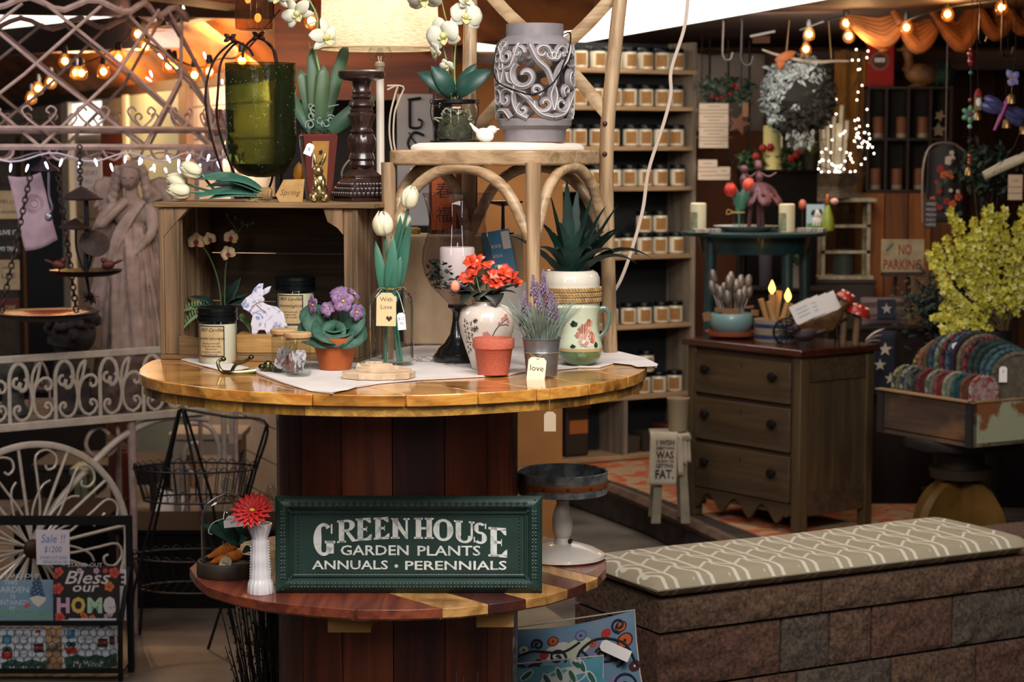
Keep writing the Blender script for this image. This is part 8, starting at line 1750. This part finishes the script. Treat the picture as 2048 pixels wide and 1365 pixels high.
for x in (0, Lc-.035): b = B(); b.box(x, x+.035,-.008,.02,0, Hcr); b.build('corner_post', wood('crate_post', '1d1612', '120d0a', 'Z', 6,.8), t)
b = B(); b.box(-.006, Lc+.004,-.014,.02, Hcr, Hcr+.006); b.box(Lc-.02, Lc+.006,-.014, Dc, Hcr, Hcr+.006); b.build('raw_top_edge', wood('raw_edge', '9c7c58', '7d5e3e', 'X', 6,.7), t)
XC = Matrix.Translation((c1.x, c1.y, zc)) @ RZ(thc)
cos_c = [('c4b060', '6b5a2c'),('8a7a4c', 'a33a2a'),('7a3a2c', '4a5a3c'),('1c2c44', '3d5a7a'),('a39a84', '4a6a4c'),('14181f', '8a2430'),('22344c', '4a6a8a'),('2c1824', '1d1420'),('8a7458', '6d5a40'),('1c1c1c', '9c3040'),('14221e', '2c4a40'),('16221f', '22443c'),('1f3a44', '3c6470'),('2a4a50', '4a7478'),('7a6a52', '5c5040')]
nm = ['yellow and cream', 'tan and red', 'rust floral', 'navy flecked', 'cream and green', 'black and red', 'blue denim', 'plum', 'tan woven', 'black with red dots', 'dark pine green', 'deep green', 'teal', 'light teal', 'taupe with a white hoop']
def cosy(x, y_, r, h, c2_, lab, grp=None, thk=.012, rz_=0.0):
    dk = lambda h: tuple(v*.5+.08*sum(hexc(h))/3 for v in hexc(h)); m_ = mat('cosy'+c2_[0]+c2_[1], dk(c2_[0]),.9, c2=dk(c2_[1]), ns=70, rng=(.46,.54), bump=.4)
    q = XC @ Vector((x, y_, .017)); t = thing('fabric_cosy', lab, 'cosy', q, thc+rz_, grp)
    b = B(); n_ = 18; pts = [Vector((0, r*cos(pi*(i/n_)*1.0), h-r+r*sin(pi*i/n_)*1.0)) for i in range(n_+1)]; pts = [Vector((0, r, .0))]+pts+[Vector((0,-r, 0))]
    b.tube(bez(pts, 44), lambda u: thk*(1+.12*sin(u*120)),0,8); b.build('braided_rim', m_, t)
    b = B(); b.prism([(p_.y, p_.z) for p_ in pts], -.004,.004,0, RZ(pi/2)); b.build('inner_panel', mat('cosyin'+c2_[1], dk(c2_[1]),.9, c2=dk(c2_[0]), ns=40), t)
    return t
for i in range(15):
    x = .05+i*(Lc-.09)/14; h = .33+.06*sin(pi*(i/14)**.8); t = cosy(x, Dc*.55,.10, h, cos_c[i], 'tall %s fabric cosy, back row of the worn crate' % nm[i], thk=.010, rz_=-.5)
for i in range(10):
    x = .05+i*(Lc-.1)/9; c2_ = [('b0a070', '3c4a34'),('a0a090', '2c3a4c'),('20201e', '6a6a60'),('8c2420', '5c1a18'),('a39c94', '5a6a4c'),('7a1c1c', 'a04040'),('b0a490', '7a8a6c'),('1c4048', '2c6a70'),('8a4a24', '6b3a1c'),('b03028', 'b0a8a0')][i]
    n2 = ['pale sage', 'white and blue', 'black and grey', 'deep red', 'white and olive', 'crimson', 'cream and mint', 'dark teal', 'ginger brown', 'red rimmed white'][i]
    cosy(x, .10,.052, Hcr+.075, c2_, 'small %s fabric cosy, front row of the worn crate' % n2, thk=.009, rz_=-.4)
for x, y_, z_, lab in ((.22,.20,.37, 'white price tag tied to the navy flecked cosy'),(.30,.2,.36, 'kraft price tag beside the white one on the cosies'),(Lc-.05,.2,.30, 'white price tag on the taupe cosy at the crate corner')):
    q = XC @ Vector((x, y_, z_)); k = K(7.9); o = cardtag('price_tag', 16,32, [('7', 14,9)], None, k, RY(-.4) if x < .4 else None, kraft if 'kraft' in lab else whitecard); o.location = q; tag(o, lab, 'tag')
# pedestal
pc_ = XC @ Vector((Lc*.45, Dc*.45,0)); t = thing('round_pedestal', 'dark round pedestal table with mustard yellow half-moon legs under the worn crate', 'table', (pc_.x, pc_.y, PZ)); hp = zc-PZ-.001
b = B(); b.lathe([(.2, hp-.05),(.235, hp-.04),(.24, hp-.01),(.235, hp),(0, hp)], 0,40); b.build('round_top', mat('ped_dark', '171210', .5), t); b = B(); b.lathe([(.09, hp-.13),(.1, hp-.05)], 0,24); b.lathe([(.12, hp-.17),(.13, hp-.13)], 0,24); b.build('neck', mat('ped_mid', '2c2014', .6), t)
must = mat('mustard_board', '6b4c16', .6, c2='523810', ns=8)
for a in (thc+.1, thc+.1+pi/2):
    b = B(); R2 = .235; b.prism([(R2*cos(pi*i/24),(hp-.17)-R2*1.0+R2*sin(pi*i/24)) for i in range(25)]+[(-R2*1.02,0),(R2*1.02,0)], -.02,.02,0, RZ(a-thc)); o = b.build('half_moon_leg', must, t); o.rotation_euler = (0,0, thc)
lowbox('black_cabinet', 'black cabinet on slim legs at the picture edge beyond the worn crate', 'cabinet', 2050,850,9.2,120,.4, mat('cab_black', '100c0c', .6))
lowbox('far_bench', 'dark bench behind the pedestal of the worn crate', 'bench', 1830,900,10.2,150,.3, mat('bench_dark', '1d1411', .8, spec=.2))

# ================================================================ STOOL WITH TOWEL, CROCK
Ys = 8.75; k = K(Ys); zs0 = P(1345,875, Ys).z; pcx = P(1342,875, Ys).x; t = thing('step_stool', 'small off-white wooden stool with splayed legs beside the dresser', 'stool', (pcx, Ys, PZ)); hs0 = zs0-PZ; sw = mat('stool_white', '8f8672', .7, c2='7a705c', ns=14)
t.location.y = Ys+.16; t.location.x = (1342-1024)*(Ys+.16)/F; k = K(Ys+.16)
b = B(); b.box(-.085,.085,-.12,.12, hs0-.02, hs0); b.build('seat', sw, t, bevel=.004)
for s in (-1,1): b = B(); b.prism([(s*.03, hs0-.02),(s*.06, hs0-.02),(s*.085,0),(s*.045,0)][::s], -.1,-.07); b.build('leg', sw, t); b = B(); b.prism([(s*.03, hs0-.02),(s*.06, hs0-.02),(s*.085,0),(s*.045,0)][::s], .07,.1); b.build('leg', sw, t)
tl = thing('printed_towel', 'off-white tea towel with bold black joke lettering draped over the stool', 'towel', t.location+Vector((-.02,-.126, hs0))); tw = mat('towel_white', 'b9ab98', .9, c2='a89a86', ns=14, sheen=.2); k = K(Ys)
b = B(k); b.grid(lambda u, v: ((-34+u*56)+(-6)*(v > .5)*0-v*3,(-2+1.5*sin(u*7) if v > .12 else 26-26*v/.12*1.0),4-(v-.12)*118 if v > .12 else 4+3*sin(v/.12*pi*.5)),10,18); b.build('front_drape', tw, tl, solid=.003)
b = B(k)
for j, (x, h) in enumerate(((26,86),(34,64),(42,60))): b.grid(lambda u, v, x=x, h=h: (x-6+u*10+v*3,2+j*4+2*sin(u*5),5-v*h),4,8)
b.build('side_folds', tw, tl, solid=.003)
b = B(k)
for (s, a_, c_, z_, h) in (('I WISH', -22,14,-18,11),('EVERYTHING', -22,14,-27,6),('WAS', -23,13,-45,15),('AS EASY AS', -22,13,-53,5),('GETTING', -23,12,-64,8),('FAT.', -24,13,-86,18)): b.fit(s, a_, c_, z_, h, -4.6,0, bold=.03)
b.build('lettering', ink, tl)
p = t.location+Vector((.035,-.02, hs0+.006)); t = thing('stone_crock', 'plain beige stoneware crock standing on the stool behind the towel', 'crock', p); k = K(8.9); b = B(k); b.lathe([(17,0),(19,2),(22,62),(23,64),(23,68),(20,68),(18,60),(0,50)], 0,28); b.build('crock', mat('crock_beige', '8a7a62', .6), t)
# spray on the floor by the shelf
p = P(1075,925,9.9); k = K(9.9); t = thing('dry_garland', 'dark dried garland strand lying at the foot of the shelf unit', 'garland', Vector((.08,10.2,.0005))); b = B(); pts = [Vector((.06*i-.15,.02*sin(i*2),.012+.01*(i % 2))) for i in range(7)]; b.tube(bez(pts, 20),.006,0,5)
for q in bez(pts, 26): b.leaf(q, q+Vector((rnd(-.02,.02), rnd(-.03,.03),.012)),.007,0,(0,0,1),0,.2,3)
b.build('strand', dl, t)

# ================================================================ STONE BENCH, CUSHION, PILLOWS
bz = .50; FLb = Vector((.415,5.80)); thb = atan2(.64,1.181); Lb = 2.6; Db = .47
stone = mat('split_stone', '6e513c', .95, c2='33261d', ns=75, rng=(.3,.68), bump=1, bs=90); stone2 = mat('split_stone_grey', '5f5144', .95, c2='302822', ns=75, rng=(.3,.68), bump=1, bs=90); stone3 = mat('split_stone_red', '6b4836', .95, c2='33231c', ns=75, rng=(.3,.68), bump=1, bs=90)
t = thing('stone_bench', 'low bench wall built of rough split-face stone blocks', 'bench', (FLb.x, FLb.y, 0), thb)
def rough(b, x0, x1, z0, z1, yf, m, n_=14):
    nx = max(3, int((x1-x0)/.014)); nz = max(3, int((z1-z0)/.014))
    def f_(u, v):
        e = min(u, 1-u)*nx; e2 = min(v, 1-v)*nz; ed_ = min(1, min(e, e2)*.9); x = x0+(x1-x0)*u; z_ = z0+(z1-z0)*v
        return (x, yf-ed_*(.006+.011*noise.noise(Vector((x*16, z_*22, yf*9)))+.006*noise.noise(Vector((x*45, z_*50,3)))), z_)
    b.grid(f_, nx, nz, m)
rws = [(.405, bz, [0,.58,1.2,1.8,2.6], -.012),(.235,.40, [0,.44,.62,.78,1.1,1.5,1.9,2.6], .0),(.065,.23, [0,.34,.5,.86,1.2,1.6,2.1,2.6], .0),(-.0,.06, [0,.5,1.0,1.5,2.6], 0)]
mi = 0
for z0, z1, xs, yf in rws:
    for i in range(len(xs)-1):
        b = B(); m_ = (i*2+int(z0*10)) % 3; rough(b, xs[i]+.004, xs[i+1]-.004, z0, z1-.004, yf, 0); b.box(xs[i]+.004, xs[i+1]-.004, yf+.001, Db, z0, z1-.004); b.build('stone_block', [stone, stone2, stone3][m_] if yf == 0 else stone, t)
b = B(); b.box(.01,2.58,.02, Db-.02,.0, bz-.02); b.build('mortar_core', mat('mortar', '1a1512', .95), t)
cushm = bpy.data.materials.new('lattice_fabric'); cushm.use_nodes = True; nt = cushm.node_tree; bs_ = nt.nodes['Principled BSDF']; N = nt.nodes.new; Lk = nt.links.new
tc = N('ShaderNodeTexCoord'); sx = N('ShaderNodeSeparateXYZ'); Lk(tc.outputs['Object'], sx.inputs[0])
def MT(op, a, b_=None, c=None):
    n = N('ShaderNodeMath'); n.operation = op
    for i, v in enumerate((a, b_, c)):
        if v is None: continue
        if isinstance(v, (int, float)): n.inputs[i].default_value = v
        else: Lk(v, n.inputs[i])
    return n.outputs[0]
cu_ = MT('MULTIPLY', sx.outputs[0], 1/.125); cvv = MT('MULTIPLY', MT('SUBTRACT', sx.outputs[1], sx.outputs[2]),1/.12)
# interlaced zigzag + rings lattice: |tri(u)-+..| lines
tri = MT('PINGPONG', cu_, .5); zz1 = MT('ABSOLUTE', MT('SUBTRACT', MT('FRACT', MT('ADD', cvv, tri)),.5)); l1 = MT('LESS_THAN', zz1,.055)
st_ = MT('LESS_THAN', MT('ABSOLUTE', MT('SUBTRACT', MT('FRACT', cu_),.5)),.05); st2 = MT('LESS_THAN', MT('ABSOLUTE', MT('SUBTRACT', MT('FRACT', MT('ADD', cu_, .32)),.5)),.045)
sn = MT('MULTIPLY', MT('SINE', MT('MULTIPLY', cvv, 2*pi)),.09); st3 = MT('LESS_THAN', MT('ABSOLUTE', MT('SUBTRACT', MT('FRACT', MT('ADD', cu_, sn)),.16)),.05)
al = MT('MAXIMUM', MT('MAXIMUM', l1, st_), st3)
mxn = N('ShaderNodeMix'); mxn.data_type = 'RGBA'; Lk(al, mxn.inputs[0]); mxn.inputs[6].default_value = (*hexc('a0947c'),1); mxn.inputs[7].default_value = (*hexc('d4cbbb'),1); Lk(mxn.outputs[2], bs_.inputs['Base Color']); bs_.inputs['Roughness'].default_value = .9
t = thing('bench_cushion', 'long taupe bench cushion with pale geometric lattice pattern on the stone bench', 'cushion', (FLb.x, FLb.y, bz+.0008), thb)
b = B(); Lq = 1.42; Dq = .46; x00 = .0
def cf(sg):
    def f_(u, v):
        e = (max(0, min(1, min(u, 1-u)*Lq/.05))); e2 = max(0, min(1, min(v, 1-v)*Dq/.05)); q = (1-(1-e)**2)**.5*(1-(1-e2)**2)**.5
        return (x00-.01+u*Lq, -.02+v*Dq, .03+sg*(.03 if sg > 0 else .028)*q+(.006*sin(u*9)*sin(v*3) if sg > 0 else 0))
    return f_
b.grid(cf(1),60,26,0); b.grid(cf(-1),40,14,0); b.build('cushion_body', cushm, t)
b = B(); rp_ = [(x00-.01,-.02),(x00-.01+Lq, -.02),(x00-.01+Lq, -.02+Dq),(x00-.01,-.02+Dq)]; b.tube([(x, y_, .03) for x, y_ in rp_], .003,0,6, True); b.build('piping', mat('cushion_piping', '8d816c', .9), t)
# pale board and pillows on the floor
p = P(1120,1240,6.3); t = thing('cardboard_box', 'large flat pale cardboard box lying behind the bright pillows', 'box', (.02,5.75,.0),.3); b = B(); b.box(0,.2,0,.6,0,.42); b.build('box_body', mat('card_pale', '8d7e68', .85, c2='7d6e58', ns=8), t, bevel=.003); b = B(); b.box(.0,.06,-.004,.0,.1,.42); b.build('tape', mat('tape_pale', '93a09a', .5), t)
t.location = (.07,5.5,0)
def artpillow(name, lab, px, py, Y, w, h, rotx, rz_, ry, basem, deco, zb0):
    k = K(Y); p = P(px, py, Y); t = thing(name, lab, 'pillow', Vector((p.x, Y, zb0))); t.rotation_euler = (rotx, ry, rz_)
    D = 60
    b = B(k); pillow(b, w, h, D, 0,40); b.build('pillow_body', basem, t)
    b = B(k); b.tube([((u-.5)*w*(1-.06*sin(pi*v)),0, v*h) for u, v in [(0,0),(.25,0),(.5,0),(.75,0),(1,0),(1,.25),(1,.5),(1,.75),(1,1),(.75,1),(.5,1),(.25,1),(0,1),(0,.75),(0,.5),(0,.25)]], 1.6,0,5, True); b.build('edge_seam', mat('seam_white', 'b8b4ac', .8), t)
    def surf(x, z_, off):
        v = z_/h; u = x/w/(1-.06*sin(pi*v))+.5; u = min(max(u, .0),1); v = min(max(v, 0),1); return Vector((x, -D*.5*(max(0, sin(pi*u))*max(0, sin(pi*v)))**.62-off, h*.5+(z_-h*.5)*(1-.09*sin(pi*u))))
    def disc(b, x, z_, r, m, off, asp=1, ro=0):
        n_ = 18; c = surf(x, z_, off+.5); vs = [c]+[surf(x+r*cos(a)*cos(ro)-r*asp*sin(a)*sin(ro), z_+r*cos(a)*sin(ro)+r*asp*sin(a)*cos(ro), off) for a in [i*2*pi/n_ for i in range(n_)]]; b.add(vs, [(0,1+i, 1+(i+1) % n_) for i in range(n_)], m)
    def line(b, pts, r, m, off=1.3): b.tube([surf(v.x, v.z, off) for v in bez(pts, 30)] if len(pts) < 12 else [surf(v[0], v[1], off) for v in pts], r, m, 5)
    b = B(k); deco(b, disc, line); b.build('printed_pattern', PM, t); return t, k
PM = [mat('pp_navy', '10131f', .85), mat('pp_orange', 'b0501c', .85), mat('pp_red', 'a3241c', .85), mat('pp_blue', '3c5486', .85), mat('pp_cream', 'b0b49c', .85), mat('pp_pink', 'b0605c', .85), mat('pp_green', '1c5444', .85), mat('pp_white', 'b9b8b4', .85), mat('pp_teal', '3f8290', .85), mat('pp_maroon', '3d1418', .85), mat('pp_lilac', '6f7290', .85)]
def swirl(b, line, cx, cz, r, a0, s=1, w=4.2): line(b, [(cx+(2+(r-2)*i/30)*cos(a0+s*i/30*9), cz+(2+(r-2)*i/30)*sin(a0+s*i/30*9)) for i in range(31)], w*.62,0)
def deco1(b, disc, line):
    for (x, z_, r, m, asp) in ((-70,150,46,10,.6),(60,190,40,10,.6),(10,210,36,4,.5),(-30,210,30,7,.5),(80,110,40,10,.7)): disc(b, x, z_, r, m, .15, asp, .4)
    line(b, [(-130,150),(-90,128),(-40,138),(0,170),(20,205),(60,222),(110,200),(128,150)], 3,0); line(b, [(-10,165),(-30,120),(-30,90)], 3,0); line(b, [(20,205),(40,180),(80,170),(110,186)], 2.6,0); line(b, [(-130,196),(-80,214),(-20,206),(20,222)], 2.6,0); line(b, [(-120,110),(-90,90),(-60,120)], 2.6,0)
    for (x, z_, r, a0, s) in ((-78,168,20,0,1),(14,152,22,1,1),(96,116,28,2,-1),(-110,178,14,1,-1),(104,240,16,2,1),(60,190,12,0,1),(-30,196,19,2,-1),(-66,228,13,1,1),(40,172,17,3,1),(90,176,20,1,-1)): swirl(b, line, x, z_, r, a0, s)
    for (x, z_, r, m1, m2, m3) in ((-112,130,17,9,1,0),(-8,128,13,10,5,0),(20,188,14,3,10,0),(66,196,16,2,4,0),(112,206,18,9,1,0),(-40,166,11,9,9,7),(124,150,13,9,9,7),(-56,204,10,2,2,2),(76,230,11,2,2,2),(-96,218,13,3,4,0),(-34,232,12,9,1,0),(24,236,13,3,10,0),(108,236,13,0,1,0),(-70,190,8,9,9,7),(46,214,8,2,1,0),(-4,104,20,0,1,0),(26,118,16,3,10,0),(46,140,10,2,1,0)):
        disc(b, x, z_, r, m1,.9,.85,.5); disc(b, x, z_, r*.8, m2,1.2,.85,.5); disc(b, x, z_, r*.2, m3,1.8)
def deco2(b, disc0, line0):
    def disc(b, x, z_, *a): disc0(b, x*1.08, z_+30, *a)
    def line(b, pts, r, m): line0(b, [(x*1.08, z_+30) for x, z_ in pts], r, m)
    for i, (x, z_, r, m, asp) in enumerate(((-80,150,60,7,.35),(0,130,60,8,.5),(60,150,50,7,.4),(100,120,50,8,.6),(-30,90,60,7,.4),(-110,110,40,8,.5),(40,100,50,7,.3))): disc(b, x, z_, r, m, .15, asp, .7-i*.3)
    for i, (x, z_, ro) in enumerate(((-116,158,1.9),(-92,160,2),(-60,168,-.3),(-10,164,.6),(28,150,2),(52,158,1.8),(76,150,1.9),(96,168,1.9),(112,140,2),(84,176,2.2),(-20,120,1),(20,100,2),(120,110,2))): disc(b, x, z_, 17,7,.7,.45, ro); disc(b, x, z_, 14,6,1.1,.36, ro)
    for (x, z_, r, m1, m2, m3) in ((-128,150,14,3,2,0),(-100,134,18,3,2,9),(-76,146,13,9,9,7),(72,104,16,3,1,0),(100,108,14,3,4,0),(40,80,14,9,2,7)): disc(b, x, z_, r, m1,1.0,.8,.3); disc(b, x, z_, r*.7, m2,1.3,.8,.3); disc(b, x, z_, r*.25, m3,1.9)
    for x, z_ in ((-60,120),(-40,116),(10,136),(60,126),(0,80)): line(b, [(x, z_),(x+10, z_+3),(x+18, z_)], 1,0)
pb = mat('pillow_blue', '51748a', .85, c2='6a7f94', ns=8); pb2 = mat('pillow_turquoise', '3f7f90', .85, c2='5a94a0', ns=8)
Yp = 5.36; kp = K(Yp)
t, k_ = artpillow('throw_pillow', 'blue throw pillow with black swirls and orange discs leaning against the stone bench', 1172,1365, Yp, 282,262,-.18,.0,-.15, pb, deco1, P(1160,1496, Yp).z)
zpil = P(1160,1490, Yp).z
cd_ = cardtag('price_tag', 24,64, [], t, kp, RY(-1.0), whitecard); cd_.location = Vector((62,-40,206))*kp
Yp2 = 5.18; t, k_ = artpillow('throw_pillow', 'turquoise throw pillow with green leaves and white patches in front of the swirl pillow', 1082,1365, Yp2,300,210,-.15,.0,-.10, pb2, deco2, P(1060,1532, Yp2).z)
pzt = min(zpil, P(1060,1500, Yp2).z)
t = thing('floor_basket', 'dark low crate under the two bright pillows', 'crate', (P(1110,1365,5.3).x, 5.0,0)); b = B(); b.box(-.2,.2,0,.42,0, pzt-.004); b.build('crate_body', mat('bench_dark', '1d1411', .8, spec=.2), t, bevel=.004); b = B(); b.box(-.21,.21,-.01,.43, pzt-.03, pzt-.003); b.build('rim', iron, t)
